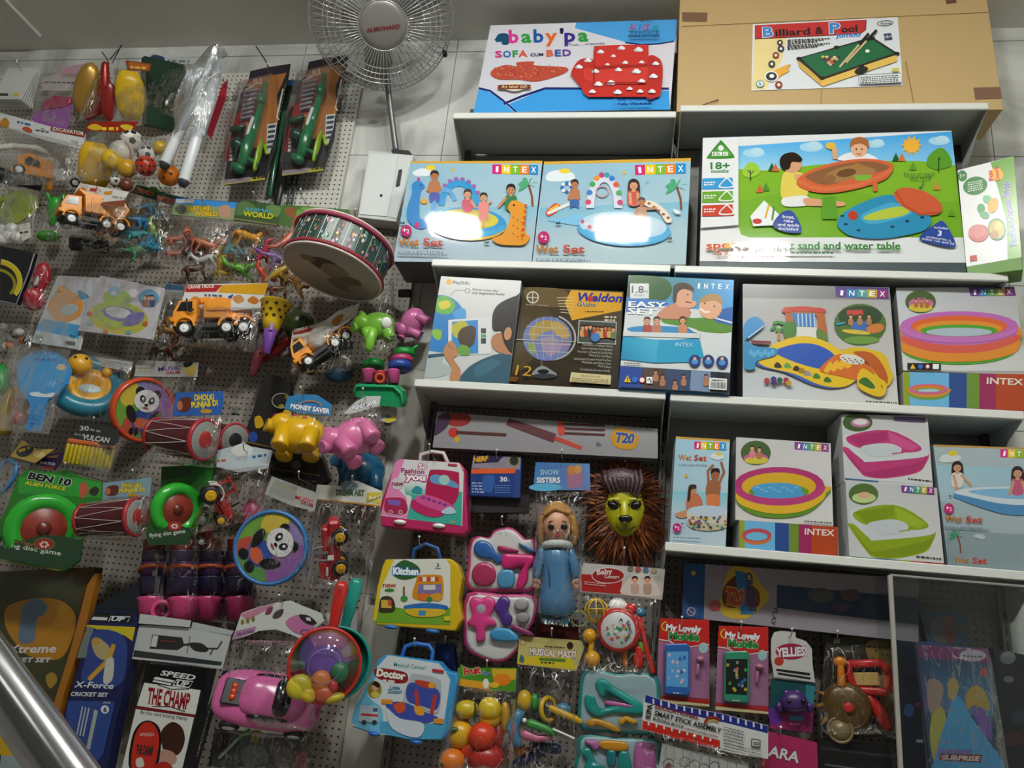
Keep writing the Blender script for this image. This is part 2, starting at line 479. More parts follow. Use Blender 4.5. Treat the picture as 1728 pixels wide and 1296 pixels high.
def pegmat(name,colr,pitch,r,rough=0.55):
 """painted board with punched dark holes on a square grid"""
 m=bpy.data.materials.new(name);m.use_nodes=True;nt=m.node_tree;b=nt.nodes['Principled BSDF']
 geo=nt.nodes.new('ShaderNodeNewGeometry');sp=nt.nodes.new('ShaderNodeSeparateXYZ');nt.links.new(geo.outputs['Position'],sp.inputs[0])
 def node(op,a,bb):
  n=nt.nodes.new('ShaderNodeMath');n.operation=op
  for i,x in enumerate((a,bb)):
   if x is None:continue
   if isinstance(x,(int,float)):n.inputs[i].default_value=x
   else:nt.links.new(x,n.inputs[i])
  return n.outputs[0]
 sq=[]
 for o in(sp.outputs[0],sp.outputs[2]):
  fr=node('FRACT',node('ADD',node('DIVIDE',o,pitch),100.0),None)
  d=node('SUBTRACT',fr,0.5);sq.append(node('MULTIPLY',d,d))
 dist=node('SQRT',node('ADD',sq[0],sq[1]),None)
 hole=node('LESS_THAN',dist,r/pitch)
 mx=nt.nodes.new('ShaderNodeMixRGB');nt.links.new(hole,mx.inputs[0]);mx.inputs[1].default_value=lin(colr);mx.inputs[2].default_value=(0.012,0.011,0.01,1)
 nt.links.new(mx.outputs[0],b.inputs['Base Color']);b.inputs['Roughness'].default_value=rough
 return m
def slab(name,x0,x1,y0,y1,z0,z1,material,kind='structure'):
 mb=MB();mb.box(None,(x0+x1)/2,(y0+y1)/2,(z0+z1)/2,abs(x1-x0),abs(y1-y0),abs(z1-z0),0.001)
 return solo(name,mb,material,kind=kind)
WALLM=mat('b8b6b2',0.7,bump=0.05)
wall_back=slab('wall_back',XL,XR,0.01,0.12,0,CEIL,mat('8d8c89',0.7))
# large polished tiles on the back wall, joints recessed
TILE=marble('tile_marble','e6e7e3','a9aaa6',2.3)
tz=P(640,262,0).z;tx=P(735,330,0).x
k0=-int((tx-XL)/0.8)
tmb=MB();tmb.box(None,0,0,0,0.797,0.012,0.597,0.0015)
tile_me=None
for i in range(-6,5):
 for j in range(-5,3):
  cx,cz=tx+0.4+0.8*i,tz+0.3+0.6*j
  if cx-0.4<XL or cx+0.4>XR+0.35 or cz+0.3<0 or cz-0.3>CEIL:continue
  zt=min(cz+0.2985,CEIL-0.001)
  if zt-cz<0.29:
   mb=MB();z0=cz-0.2985;mb.box(None,0,0,(z0+zt)/2-cz,0.797,0.012,zt-z0,0.0015)
   me=None
  else:mb=tmb;me=tile_me
  o=None
  if me is None:
   o=solo('wall_tile',mb,TILE,loc=Vector((0,0,0)))
   if mb is tmb:tile_me=o.data
  else:
   o=bpy.data.objects.new('wall_tile',me);COL.objects.link(o)
  o.location=(cx-wall_back.location.x,0.004-wall_back.location.y,cz-wall_back.location.z);o.parent=wall_back
floor=slab('floor',XL,XR,YB,0.12,-0.1,0,mat('9c978f',0.35,var=0.1,bscale=3))
ceiling=slab('ceiling',XL,XR,YB,0.12,CEIL,CEIL+0.1,mat('dad7d0',0.75))
wall_left=slab('wall_left',XL-0.1,XL,YB,0.12,0,CEIL,WALLM)
wall_right=slab('wall_right',XR,XR+0.1,YB,0.12,0,CEIL,WALLM)
wall_front=slab('wall_front',XL,XR,YB-0.1,YB,0,CEIL,mat('6c6a68',0.7))
# cove moulding that runs across the ceiling towards the shop
pc=CAM+ray(50,58)*((CEIL-CAM.z)/ray(50,58).z)
mb=MB();mb.box(None,pc.x,-2.2,CEIL-0.004,0.13,4.2,0.02,0.004)
trim=solo('trim_1',mb,mat('d2cfca',0.6),kind='structure')
# ceiling light panels: the shop's own lamps
def ceiling_light(x,y,sx,sy,w,label):
 r=thing('ceiling_light',label,'light',Vector((x,y,CEIL)),'square LED ceiling panels')
 m=MB()
 H=.08
 for dx,dy,ax,ay in((0,sy/2,sx+0.03,0.03),(0,-sy/2,sx+0.03,0.03),(sx/2,0,0.03,sy-0.03),(-sx/2,0,0.03,sy-0.03)):
  m.box(None,x+dx,y+dy,CEIL-0.008,ax,ay,0.016)
 m.build('frame',mat('e8e8e8',0.4),r)
 d=MB();d.box(None,x,y,CEIL-H/2,sx-0.03,sy-0.03,H,.01);d.build('diffuser',mat('fdfff8',0.5,emit=w),r)
 return r
LIGHTS=[(-1.30,-2.33,.23,.23,212),(-0.13,-2.33,.23,.23,212),(0.82,-2.46,.23,.23,212),(0.2,-4.4,.6,.6,1.5),(-1.4,-4.4,.6,.6,1.5),(1.5,-4.4,.6,.6,1),(0.0,-5.6,.6,.6,1)]
LN=['above the sofa box end of the shelves','above the billiard carton','above the hanging toys','mid ceiling behind the viewer','rear left over the aisle','rear right over the aisle','at the far back of the shop']
for(x,y,sx,sy,w),n in zip(LIGHTS,LN):ceiling_light(x,y,sx,sy,w,'square white LED ceiling panel '+n)
# perforated boards behind the hanging toys
PEG1=pegmat('pegboard_white','cfccc4',0.0254,0.0042)
PEG2=pegmat('pegboard_beige','9a928a',0.0254,0.0042)
def board(name,x0,x1,z0,z1,y,m,label):
 mb=MB();mb.box(None,(x0+x1)/2,y+0.006,(z0+z1)/2,x1-x0,0.012,z1-z0,0.001)
 return solo(name,mb,m,label,'pegboard')
PX1=P(584,280,-0.03).x;PX2=P(662,700,-0.03).x
ZT=P(480,122,-0.03).z;ZM=P(520,352,-0.03).z
board('pegboard',XL+0.02,PX1,ZM,ZT,-0.03,PEG1,'white perforated pegboard behind the blaster packs')
board('pegboard',XL+0.02,PX2,0.9,ZM-0.004,-0.03,PEG2,'greyish perforated pegboard behind the hanging drums and trucks')
# upright divider strips between the boards
mb=MB();xs=P(354,650,-0.035).x;mb.box(None,xs,-0.04,1.6,0.018,0.016,1.4,0.003)
solo('pegboard_strip',mb,mat('8c8880',0.5),'narrow upright metal strip on the pegboard by the maroon drum','strip')
# grey column cover between pegboard and shelving
xa,xb=P(664,700,-0.02).x,P(722,740,-0.02).x
mb=MB();mb.box(None,(xa+xb)/2,-0.012,1.55,xb-xa+0.02,0.012,1.9,0.002)
solo('filler_panel',mb,mat('b4b4ac',0.5),'plain grey filler panel between the pegboard and the shelving','panel')
# SHELVING
SD=-0.30
SHX0=P(722,740,-0.03).x;SHXM=P(1131,560,SD).x;SHX1=P(1700,468,SD).x
mb=MB();mb.box(None,(SHX0+SHXM)/2,-0.024,1.62,SHXM-SHX0,0.012,2.6,0.001)
zz=P(900,690,-0.03).z
def zat(px,py):return P(px,py,SD).z
Z={'1L':(zat(780,196)+zat(1130,187))/2,'1R':(zat(1160,184)+zat(1675,172))/2,'2L':(zat(735,441)+zat(1125,448))/2,'2R':(zat(1150,449)+zat(1700,466))/2,'3L':(zat(700,643)+zat(1120,662))/2,'3R':(zat(1140,667)+zat(1700,694))/2,'4R':(zat(1135,915)+zat(1700,966))/2}
GREY=mat('c4c9c4',0.45);LIPM=mat('dfe0dc',0.35)
def bay_panel(x0,x1,z0,z1,label,m):
 mb=MB();mb.box(None,(x0+x1)/2,-0.024,(z0+z1)/2,x1-x0-0.004,0.012,z1-z0,0.001)
 solo('shelf_back_panel',mb,m,label,'panel')
PEG3=pegmat('pegboard_brown','7d7470',0.0254,0.0042)
bay_panel(SHX0,SHXM,0.9,Z['3L']-0.02,'perforated back panel behind the play cases and doll',PEG3)
bay_panel(SHX0,SHXM,Z['3L']-0.016,Z['1L']-0.02,'plain grey back panel behind the globe and pool boxes',mat('8c8d89',0.5))
bay_panel(SHXM,SHX1,0.9,Z['4R']-0.02,'perforated back panel behind the toy phones',PEG3)
bay_panel(SHXM,SHX1,Z['4R']-0.016,Z['1R']-0.02,'plain grey back panel behind the wide right-hand shelves',mat('84827e',0.5))
for x,nm in((SHX0+0.012,'left end of the shelving beside the filler panel'),(SHXM,'middle of the shelving between the two bays'),(SHX1-0.012,'right end of the shelving')):
 r=thing('upright_post','slotted dark metal upright post at the '+nm,'post',Vector((x,-0.036,0.02)),'shelving uprights')
 mb=MB();mb.box(None,x,-0.046,1.9,0.03,0.03,3.78,0.003);mb.build('post',mat('6a6a68',0.4,0.6),r)
 mb=MB()
 for k in range(60):mb.box(None,x,-0.0615,0.5+k*0.05,0.006,0.002,0.028,0.0005)
 o=mb.build('slots',mat('101010',0.6),r);o['kind']='stuff'
def shelf(key,x0,x1,label,ends):
 z=Z[key];r=thing('wall_shelf',label,'shelf',Vector(((x0+x1)/2,-0.15,z)),'grey steel wall shelves')
 mb=MB();mb.box(None,(x0+x1)/2,(SD-0.03)/2-0.0,z-0.006,x1-x0,-SD-0.032,0.012,0.001);mb.build('board',GREY,r)
 mb=MB();mb.box(None,(x0+x1)/2,SD-0.002,z-0.012,x1-x0,0.012,0.03,0.003);mb.build('front_lip',LIPM,r)
 for e in ends:
  x=x0+0.004 if e=='L' else x1-0.004
  pts=[(SD+0.004,z-0.013),(-0.062,z-0.013),(-0.062,z-0.15),(-0.10,z-0.14),(-0.2,z-0.07),(SD+0.004,z-0.03)]
  mb=MB();vs=[(x-0.0015,a,b)for a,b in pts]+[(x+0.0015,a,b)for a,b in pts];n=len(pts)
  mb.add(vs,[tuple(range(n)),tuple(range(2*n-1,n-1,-1))]+[(i,n+i,n+(i+1)%n,(i+1)%n)for i in range(n)],None,False)
  mb.build('end_bracket',mat('b8bbb6',0.4),r)
 return r
g=0.008
x1l=P(770,195,SD).x;x2l=P(727,441,SD).x;x3l=P(697,643,SD).x
shelf('1L',SHX0-0.005,SHXM-g,'topmost left shelf carrying the sofa bed box','LR')
shelf('1R',SHXM+g,SHX1,'topmost right shelf carrying the brown billiard carton','LR')
shelf('2L',SHX0-0.005,SHXM-g,'second left shelf carrying the two pool play centre boxes','LR')
shelf('2R',SHXM+g,SHX1,'second right shelf carrying the sand and water table box','LR')
shelf('3L',SHX0-0.005,SHXM-g,'third left shelf carrying the two globe boxes','LR')
shelf('3R',SHXM+g,SHX1,'third right shelf carrying the dinosaur play centre box','LR')
shelf('4R',SHXM+g,SHX1,'lowest right shelf carrying the square pool boxes','LR')
# BOXES ON THE SHELVES
SKIN,SKIN2,HAIR='d9a07a','b87850','2a1a14'
def intex(A,x0,y0,x1,y1,h,cs=('d5227e','e9c81e','7db72f','ef7d1c','1f8fd0'),w='ffffff',squares=True):
 n=5
 for i,ch in enumerate('INTEX'):
  a,b=i/n,(i+1)/n
  X0,Y0,X1,Y1=x0+(x1-x0)*a,y0+(y1-y0)*a,x0+(x1-x0)*b,y0+(y1-y0)*b
  if squares:A.poly([(X0,Y0),(X1,Y1),(X1,Y1+h),(X0,Y0+h)],cs[i])
  m=(X1-X0)*0.24
  if ch=='I':m*=1.5
  A.text(ch,X0+m,Y0+h*0.8,X1-m,Y1+h*0.8,h*0.6,w,b=0.015)
def wetset(A,x0,y0,x1,y1,h,k=1.0):
 xm=x0+(x1-x0)*0.5;ym=(y0+y1)/2
 A.text('Wet',x0,y0,x0+(x1-x0)*0.46,y0+(y1-y0)*0.46,h,'b8701c',b=0.02)
 A.text('Set',x0+(x1-x0)*0.56,y0+(y1-y0)*0.56,x1,y1,h,'c2402a',b=0.02)
 A.text('COLLECTION',x0,y0+h*1.05,x1,y1+h*1.05,h*0.36,'6d6d78',b=0.0)
def kid(A,x,y,s,shirt,hair=HAIR,skin=SKIN,long=False,arms=None,low=None):
 """seated or standing child printed on a box; x,y head centre, s head radius"""
 if long:A.blob([(x-s*1.1,y-s*.6),(x,y-s*1.35),(x+s*1.15,y-s*.5),(x+s*1.25,y+s*2.2),(x+s*.4,y+s*1.6),(x-s*.5,y+s*1.6),(x-s*1.2,y+s*2)],hair)
 A.blob([(x-s*.9,y+s*1.2),(x+s*.9,y+s*1.2),(x+s*1.3,y+s*2.2),(x+s*1.0,y+s*4.2),(x-s*1.0,y+s*4.2),(x-s*1.3,y+s*2.2)],shirt)
 if low:A.blob([(x-s*1.0,y+s*4),(x+s*1.0,y+s*4),(x+s*1.05,y+s*6),(x,y+s*5.6),(x-s*1.05,y+s*6)],low)
 A.rect(x-s*.35,y+s*.7,x+s*.35,y+s*1.4,skin)
 A.ell(x,y,s*.85,s,skin)
 if arms:
  for a in arms:A.line([(x+s*a[0],y+s*1.6),(x+s*a[1],y+s*a[2])],s*.55,skin)
 A.blob([(x-s*.95,y+s*.1),(x-s*.8,y-s*.9),(x,y-s*1.25),(x+s*.85,y-s*.9),(x+s*.95,y+s*.1),(x+s*.5,y-s*.45),(x-s*.4,y-s*.5)],hair)
 for d in(-.33,.33):A.ell(x+s*d,y+s*.05,s*.1,s*.12,'20140f',n=8)
 A.line([(x-s*.25,y+s*.5),(x,y+s*.6),(x+s*.25,y+s*.5)],s*.12,'a0403a')
def palm(A,x,y,s,trunk='7a4a2c',leaf='4aa878'):
 A.line([(x+s*.35,y+s*1.9),(x+s*.3,y+s*1.0),(x,y)],s*.18,trunk)
 for ang in(-165,-125,-70,-25,15,160):
  r=math.radians(ang);dx,dy=math.cos(r),math.sin(r)
  A.blob([(x,y),(x+s*.5*dx-s*.12*dy,y+s*.5*dy+s*.12*dx-s*.1),(x+s*.95*dx,y+s*.95*dy+s*.25),(x+s*.5*dx+s*.1*dy,y+s*.5*dy-s*.1*dx+s*.14)],leaf)
def plus2(A,x,y,r,c='b81e6a'):
 A.ell(x,y,r,r*1.05,c);A.text('+',x-r*.6,y+r*.35,x+r*.05,y+r*.35,r,'ffffff');A.text('2',x+r*.1,y+r*.45,x+r*.55,y+r*.45,r*.7,'ffffff')
# sofa cum bed
def art(A):
 q=[(272,132),(1530,92),(1483,700),(155,722)]
 A.grad(q,['d9d9e2','e6e2ea','dcd8e4','d4d4e0'])
 A.poly([(840,150),(850,112),(1530,92),(1520,240),(1380,262),(1200,250)],'4fa6ea')
 A.line([(1180,248),(1290,262),(1400,258),(1508,240)],10,'1d2c66')
 A.poly([(192,552),(300,600),(400,690),(430,718),(155,722)],'47a4ea')
 A.poly([(385,668),(640,560),(1475,572),(1483,700),(430,716)],'3f9fe8')
 A.line([(192,556),(270,575),(350,635),(445,720)],14,'1b2a6c')
 A.line([(360,662),(480,612),(640,558),(1000,560),(1475,560)],16,'1b2a6c')
 A.blob([(305,225),(330,190),(385,190),(398,225),(390,262),(350,262),(345,240),(318,245)],'15506e');A.line([(300,225),(312,242),(345,240)],8,'15506e')
 for ch,a,b,c in(('b',395,462,'e0359a'),('a',478,548,'2f9e48'),('b',562,630,'1f56a8'),('y',640,722,'e46a2a'),("'",740,765,'222244'),('p',770,845,'3a2f8e'),('a',862,932,'2f9e48')):
  h=70 if ch in "bp'y" else 70
  A.text(ch,a,250-(a-395)*.02,b,250-(b-395)*.02,84,c,b=0.03)
 A.text('Trust ... of parents',795,272,1040,262,16,'333348')
 for ch,a,b,c in(('S',302,350,'d2357e'),('O',356,410,'2a6cc0'),('F',420,458,'2f9e48'),('A',460,522,'e0543a'),('B',648,697,'e0643a'),('E',706,748,'2a56a8'),('D',758,815,'6a3aa0')):
  A.text(ch,a,350-(a-302)*.02,b,350-(b-302)*.02,42,c,b=0.03)
 A.text('CUM',540,344,628,341,20,'252548',b=0.02)
 # small flat sofa-bed in dotted orange
 A.blob([(272,455),(300,425),(380,402),(448,412),(450,385),(565,380),(572,405),(780,418),(765,460),(590,512),(460,500),(340,500),(285,480)],'c0503c')
 rd=random.Random(3)
 for k in range(90):
  x=rd.uniform(300,750);y=rd.uniform(415,495)
  if 388+abs(x-500)*.07<y<505-abs(x-480)*.16:A.ell(x,y,5,3,rd.choice(['e8b8a4','d88a74','8e2e26']),n=6)
 A.blob([(330,560),(370,545),(435,525),(500,545),(540,560),(500,575),(435,592),(370,575)],'e8dcd0');A.blob([(325,560),(340,548),(530,546),(540,560),(530,574),(340,576)],'7a3c18')
 A.text('An Ideal Gift',345,570,522,568,20,'f0d8b0',sh=.25)
 # big red sofa with clouds
 R='cf3a32'
 A.blob([(815,470),(850,400),(900,370),(965,380),(970,440),(920,560),(900,600),(880,560),(830,500)],'c23630')
 A.blob([(975,300),(1000,285),(1310,278),(1335,300),(1332,420),(1300,440),(1000,440),(972,420)],R)
 A.blob([(1330,370),(1400,365),(1432,430),(1420,600),(1390,632),(1320,628)],'c03530')
 A.poly([(900,440),(1330,400),(1330,520),(1000,560),(900,500)],'d4423a')
 A.poly([(892,520),(1050,545),(1325,520),(1325,630),(930,630),(895,600)],'c8362f')
 for x,y,s in((1015,325,28),(1155,300,30),(1270,312,36),(1100,355,20),(930,385,30),(1180,400,24),(1290,398,22),(870,430,30),(980,460,30),(1135,450,28),(1255,462,36),(1385,410,28),(1370,495,34),(1000,548,34),(1085,540,36),(1210,580,24),(1290,530,30),(960,600,28),(1130,605,34),(1360,600,30),(1280,600,26),(1060,420,18)):
  A.ell(x-s*.4,y+s*.12,s*.5,s*.3,'b7c6dc',n=10);A.ell(x+s*.3,y+s*.1,s*.55,s*.32,'f0eef0',n=10);A.ell(x,y-s*.12,s*.5,s*.36,'f4f2f4',n=10)
 A.line([(970,440),(1330,420)],6,'8e221e');A.line([(1040,545),(1325,545)],6,'8e221e');A.line([(970,300),(970,560)],5,'8e221e')
 A.text('Amart',1275,138,1365,134,20,'2a2a48',sh=.3)
 for ch,a,b,c in(('K',1212,1262,'d0305a'),('i',1275,1288,'3a4ab0'),('d',1296,1342,'d0305a'),('s',1356,1405,'1f8f94')):A.text(ch,a,190,b,188,40,c,sh=.2,b=.0)
 A.text('CHOICE',1210,220,1408,216,15,'1a3a78');A.line([(1200,202),(1412,198)],4,'1a6a8c');A.line([(1200,227),(1412,222)],4,'1a6a8c')
 A.text('FOR KIDS UPTO 8 YEARS',1200,242,1408,238,12,'111c44',b=.02)
 A.text('Easy to Assemble',1132,668,1372,664,18,'1a2a70',b=.02);A.text('Fully Washable',1132,697,1356,693,17,'1a2a70',b=.02)
 for y in(660,690):A.ring(1110,y,9,9,3,'6a6ac0',n=10)
V=(760,10,4)
q4=lambda v,pts:[(v[0]+x/v[2],v[1]+y/v[2])for x,y in pts]
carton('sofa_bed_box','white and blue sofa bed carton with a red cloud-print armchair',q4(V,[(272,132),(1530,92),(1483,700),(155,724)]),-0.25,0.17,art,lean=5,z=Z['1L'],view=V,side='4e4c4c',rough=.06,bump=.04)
# billiard carton
def art(A):
 A.poly([(60,60),(185,62),(182,108),(62,106)],'7a5a42');A.poly([(1482,428),(1612,424),(1625,478),(1490,484)],'7d5c48');A.poly([(1345,-2),(1395,-6),(1400,14),(1350,20)],'6a4a34')
 A.line([(740,440),(738,512)],3,'7e6038');A.line([(1150,300),(1190,500)],4,'92733f');A.line([(160,515),(238,488)],9,'5c4026');A.line([(180,512),(235,496)],5,'c09a66')
 A.line([(60,130),(1560,60)],2,'8d6c3e')
 P0=[(405,120),(745,102),(1112,85),(1137,417),(740,432),(398,443)]
 A.poly(P0,'e4e8ee')
 A.poly([(412,190),(570,186),(545,300),(470,436),(402,440)],'f2dc9a')
 A.poly([(415,125),(745,108),(958,98),(955,150),(930,166),(700,178),(415,192)],'c83030')
 A.line([(415,192),(700,178),(930,166),(955,148),(958,98)],4,'1a1a1a')
 for t,a,b,h,c in(('B',455,505,46,'2f8ad8'),('illiard',515,685,32,'151515'),('&',710,752,34,'151515'),('P',780,832,48,'2f8ad8'),('ool',836,915,32,'151515')):
  A.text(t,a,182-(a-455)*.055,b,182-(b-455)*.055,h,c,b=.03,ol='f4f4f4' if c!='151515' else None)
 A.text('Jumbo',808,186,932,180,22,'2f8ad8',b=.03)
 A.text('Annie',1022,124,1080,121,14,'222222',sh=.3);A.ring(1050,116,40,14,3,'222222',rot=-5)
 A.poly([(1042,168),(1078,164),(1086,196),(1048,200)],'3a3a58');A.text('18+',1048,190,1080,187,14,'e4e8ee')
 for k in range(6):A.tiny(578,204+k*9-2,780-(k%3)*30,194+k*8,6,'444444',k);A.ell(576,202+k*8.5,3,3,'222222',n=6)
 for x,y,r,c in((537,212,14,'2a2a30'),(542,242,16,'2a3050'),(517,274,16,'8a3a20'),(497,317,17,'30343c'),(531,418,18,'8e3224')):
  A.ell(x,y,r,r,c);A.ell(x,y,r*.45,r*.45,'f0e8e0',n=10)
 A.blob([(500,360),(560,325),(590,320),(570,345),(585,350),(540,375),(510,400)],'f0b040')
 A.ell(495,378,34,26,'f4f4f4');A.ell(495,378,27,21,'26262c');A.ell(497,376,12,10,'f4f4f4',n=12)
 A.ell(440,414,20,18,'2a9a8c');A.ell(440,414,16,14,'f4f4f4');A.text('5',433,422,448,421,17,'1a7ab0',b=.03)
 # table
 A.poly([(622,300),(740,392),(740,426),(632,334)],'d8b050');A.poly([(740,392),(1108,272),(1104,306),(740,428)],'e8c05c')
 A.poly([(620,290),(985,186),(1112,268),(738,398)],'2a1c18');A.poly([(636,290),(982,196),(1092,266),(742,384)],'1a6a40')
 for x,y in((630,292),(742,388),(1104,268),(985,194),(932,330),(812,238)):A.ell(x,y,15,9,'1a1210',n=12)
 A.ell(932,350,34,17,'1c1410',rot=-18);A.ell(962,256,11,8,'f4f4f0',n=12)
 rd=random.Random(5)
 for r_ in range(5):
  for k in range(5-r_):A.ell(745+k*19+r_*9,284+r_*10+k*1,9,6.5,rd.choice(['d8b0a0','c86040','e8d0b0','883030','d8c040','504038']),n=8)
 for a,b in(((825,336),(968,172)),((858,314),(1006,156))):
  A.line([a,b],9,'d8c090');A.line([((a[0]+b[0]*2)/3,(a[1]+b[1]*2)/3),b],13,'1c1412')
 A.poly([(1080,342),(1112,340),(1113,356),(1081,358)],'d8c850')
 A.poly([(918,376),(1124,366),(1126,412),(920,420)],'e8ecf0');A.line([(918,376),(1124,366),(1126,412),(920,420),(918,376)],2.5,'333333')
 for k in range(4):A.tiny(926,390+k*9,1112,380+k*9,5,'555555',k+9)
V=(1130,0,2.89)
r,pl,f=carton('billiard_carton','large brown cardboard carton with a billiard table sticker',q4(V,[(52,-40),(1540,-58),(1622,490),(35,520)]),-0.27,0.19,art,lean=3,z=Z['1R'],view=V,side='c2a472',rough=.55,srough=.7)
# wet set boxes
def art(A):
 q=[(275,100),(945,102),(890,605),(188,600)]
 A.grad(q,['92bcd4','a4c8da','b4c6d2','aebfce'])
 A.poly([(278,96),(945,94),(944,108),(275,106)],'d9a93c')
 A.grad([(240,330),(915,320),(905,470),(212,480)],['88bed6','88bed6','acc2d0','acc2d0'])
 A.blob([(288,150),(330,132),(370,138),(395,160),(360,170),(300,168)],'e8eef4');A.ell(378,128,24,14,'ecd040')
 A.ell(489,142,10,10,'d0b060',n=10);A.ring(632,170,9,9,3,'90b8d0',n=10)
 intex(A,688,112,918,116,48)
 palm(A,870,215,58)
 # arch
 A.ring(520,320,105,130,34,'2f9ad8',a0=180,a1=360);
 for k in range(9):
  t=math.radians(195+k*17);A.ell(520+108*math.cos(t),320+134*math.sin(t),12,10,'9a62b4',n=8)
 A.ring(450,350,70,120,22,'6aa8e0',a0=150,a1=330)
 # left blue animal
 A.blob([(285,215),(320,195),(350,225),(330,250),(322,330),(330,390),(390,360),(400,400),(330,440),(265,400),(262,330),(285,260)],'2f86cc');A.ell(318,190,8,10,'c03a8c',n=8);A.ell(310,420,13,16,'c8307c',n=10)
 A.ell(345,300,18,14,'d8a038',n=10);A.ell(330,220,4,5,'101828',n=6)
 kid(A,398,172,22,SKIN2,skin=SKIN2,low='4a5ab0',arms=[(-.8,-1.6,3.6),(.8,1.5,3.4)])
 # pool
 A.ell(560,420,195,78,'d8a62c',rot=3);A.ell(570,408,190,76,'2c94d4',rot=3);A.ell(570,392,150,48,'d8c83c',rot=3);A.ell(560,378,130,38,'c8bc48',rot=3)
 A.ring(570,405,190,76,26,'3aa6dc',a0=10,a1=170,rot=3)
 kid(A,565,265,21,'c8506a',arms=[(.8,1.8,3.2)]);kid(A,645,282,20,'e88a84',skin=SKIN,low='e08a80',arms=[(.9,2.0,1.0)])
 A.rect(612,385,626,430,SKIN);A.rect(636,385,650,432,SKIN)
 kid(A,782,245,24,'2f7a4c',skin='c08a62',arms=[(-.9,-2.6,3.6)])
 # right orange animal
 A.blob([(768,335),(790,300),(840,312),(858,350),(850,420),(862,470),(880,480),(850,520),(790,524),(720,518),(688,490),(740,470),(770,420),(782,370)],'e0962c')
 for k in range(6):A.blob([(850-k*3,318+k*30),(866-k*2,322+k*30),(852-k*3,338+k*30)],'c85a20',k=2)
 for k in range(9):A.line([(790+(k%3)*22,380+k*14),(800+(k%3)*22,388+k*14)],5,'b85c1c')
 A.ell(798,324,5,6,'101010',n=8)
 plus2(A,258,453,28)
 wetset(A,218,527,442,530,38);A.tiny(216,572,470,578,6,'7a8490',3)
 for x,y in((240,412),(662,510)):A.blob([(x-12,y+6),(x-8,y-6),(x,y+2),(x+6,y-8),(x+12,y+6)],'2a5a4a',k=2)
V=(600,240,2.979)
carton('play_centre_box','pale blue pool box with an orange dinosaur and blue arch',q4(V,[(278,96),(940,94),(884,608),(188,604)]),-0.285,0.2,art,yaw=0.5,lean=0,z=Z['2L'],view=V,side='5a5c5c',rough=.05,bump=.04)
def art(A):
 q=[(945,102),(1686,84),(1660,615),(888,605)]
 A.grad(q,['92bcd4','9cc4d8','b2c8d0','b4c8d2'])
 A.poly([(948,98),(1686,80),(1685,96),(946,112)],'d9a93c')
 A.grad([(928,330),(1672,300),(1668,440),(905,480)],['7cb8d2','7cb8d2','acc4d0','acc4d0'])
 A.blob([(955,180),(975,150),(1030,140),(1090,155),(1100,185),(1040,196),(975,196)],'e4ecf2');A.ell(1052,145,28,13,'ecd040')
 intex(A,1405,116,1660,108,50);A.ell(1349,155,9,9,'d8c040',n=8);A.ring(1466,203,8,8,3,'90b8d0',n=8)
 palm(A,1615,225,62)
 A.poly([(960,395),(1130,360),(1200,420),(1100,420)],'7fc0e4')
 A.blob([(958,350),(1000,310),(1030,320),(1020,345),(980,372),(962,370)],'d84a3c');A.line([(965,360),(1080,310)],16,'e8e4e0');A.line([(975,345),(1020,318)],12,'e8c040')
 for k in range(8):
  t=k*math.pi/4;A.ell(1062+24*math.cos(t),230+22*math.sin(t),9,9,['3a6ab8','e8ecf4'][k%2],n=8)
 kid(A,1101,214,20,SKIN2,skin=SKIN2,low='2f62a8',arms=[(-.8,-1.5,3.8),(.8,1.2,3.8)])
 # arch with sweets
 A.ring(1250,330,90,165,40,'d8dcec',a0=178,a1=362)
 for k,c in enumerate(['c83a6a','3a78c8','4aa058','e89030','c83a6a','3aa0a8','3a78c8','e05a3a','4aa058','c83a6a']):
  t=math.radians(185+k*19);A.ell(1250+80*math.cos(t),318+150*math.sin(t),15,14,c,n=10)
 A.ring(1240,252,34,30,7,'c8a0a8',n=16)
 A.ell(1350,445,235,82,'4aa4dc',rot=3);A.ell(1345,425,220,70,'bcd8ec',rot=3);A.ell(1345,420,180,52,'c8dcec',rot=3)
 A.ell(1330,425,95,34,'b05060',rot=5);A.ell(1290,415,70,26,'d8d4dc',rot=5)
 A.ring(1355,440,232,80,34,'52acdf',a0=5,a1=165,rot=3)
 for k in range(5):A.poly([(1130+k*18,396+k*14),(1146+k*18,392+k*14),(1152+k*18,410+k*13),(1136+k*18,416+k*13)],['c85a80','e8e4ec'][k%2])
 A.blob([(1440,300),(1500,305),(1560,350),(1590,400),(1560,408),(1520,350),(1450,322)],'e8dccc')
 for k in range(5):A.ell(1475+k*24,314+k*18,9,7,'9a4a30',n=8)
 kid(A,1398,222,24,'c0503c',skin=SKIN,long=True,arms=[(-.8,-.6,4),(.8,1.0,4)])
 kid(A,1437,308,20,'b88a6a',skin=SKIN2,hair='4a3020',arms=[(.9,4.0,1.6),(-.9,-2.0,4)])
 A.blob([(1595,345),(1620,350),(1634,365),(1610,368)],'e8f0f4')
 plus2(A,947,485,29)
 wetset(A,908,563,1152,565,40);A.tiny(912,608,1180,608,6,'7a8490',5)
 for x,y in((1020,414),(1578,490)):A.blob([(x-12,y+6),(x-8,y-6),(x,y+2),(x+6,y-8),(x+12,y+6)],'2a5a4a',k=2)
carton('play_centre_box','pale blue pool box with a sweets arch and round pool',q4(V,[(948,98),(1686,80),(1660,615),(888,608)]),-0.283,0.2,art,yaw=0,lean=0,z=Z['2L'],view=V,side='5a5c5c',rough=.05,bump=.04)
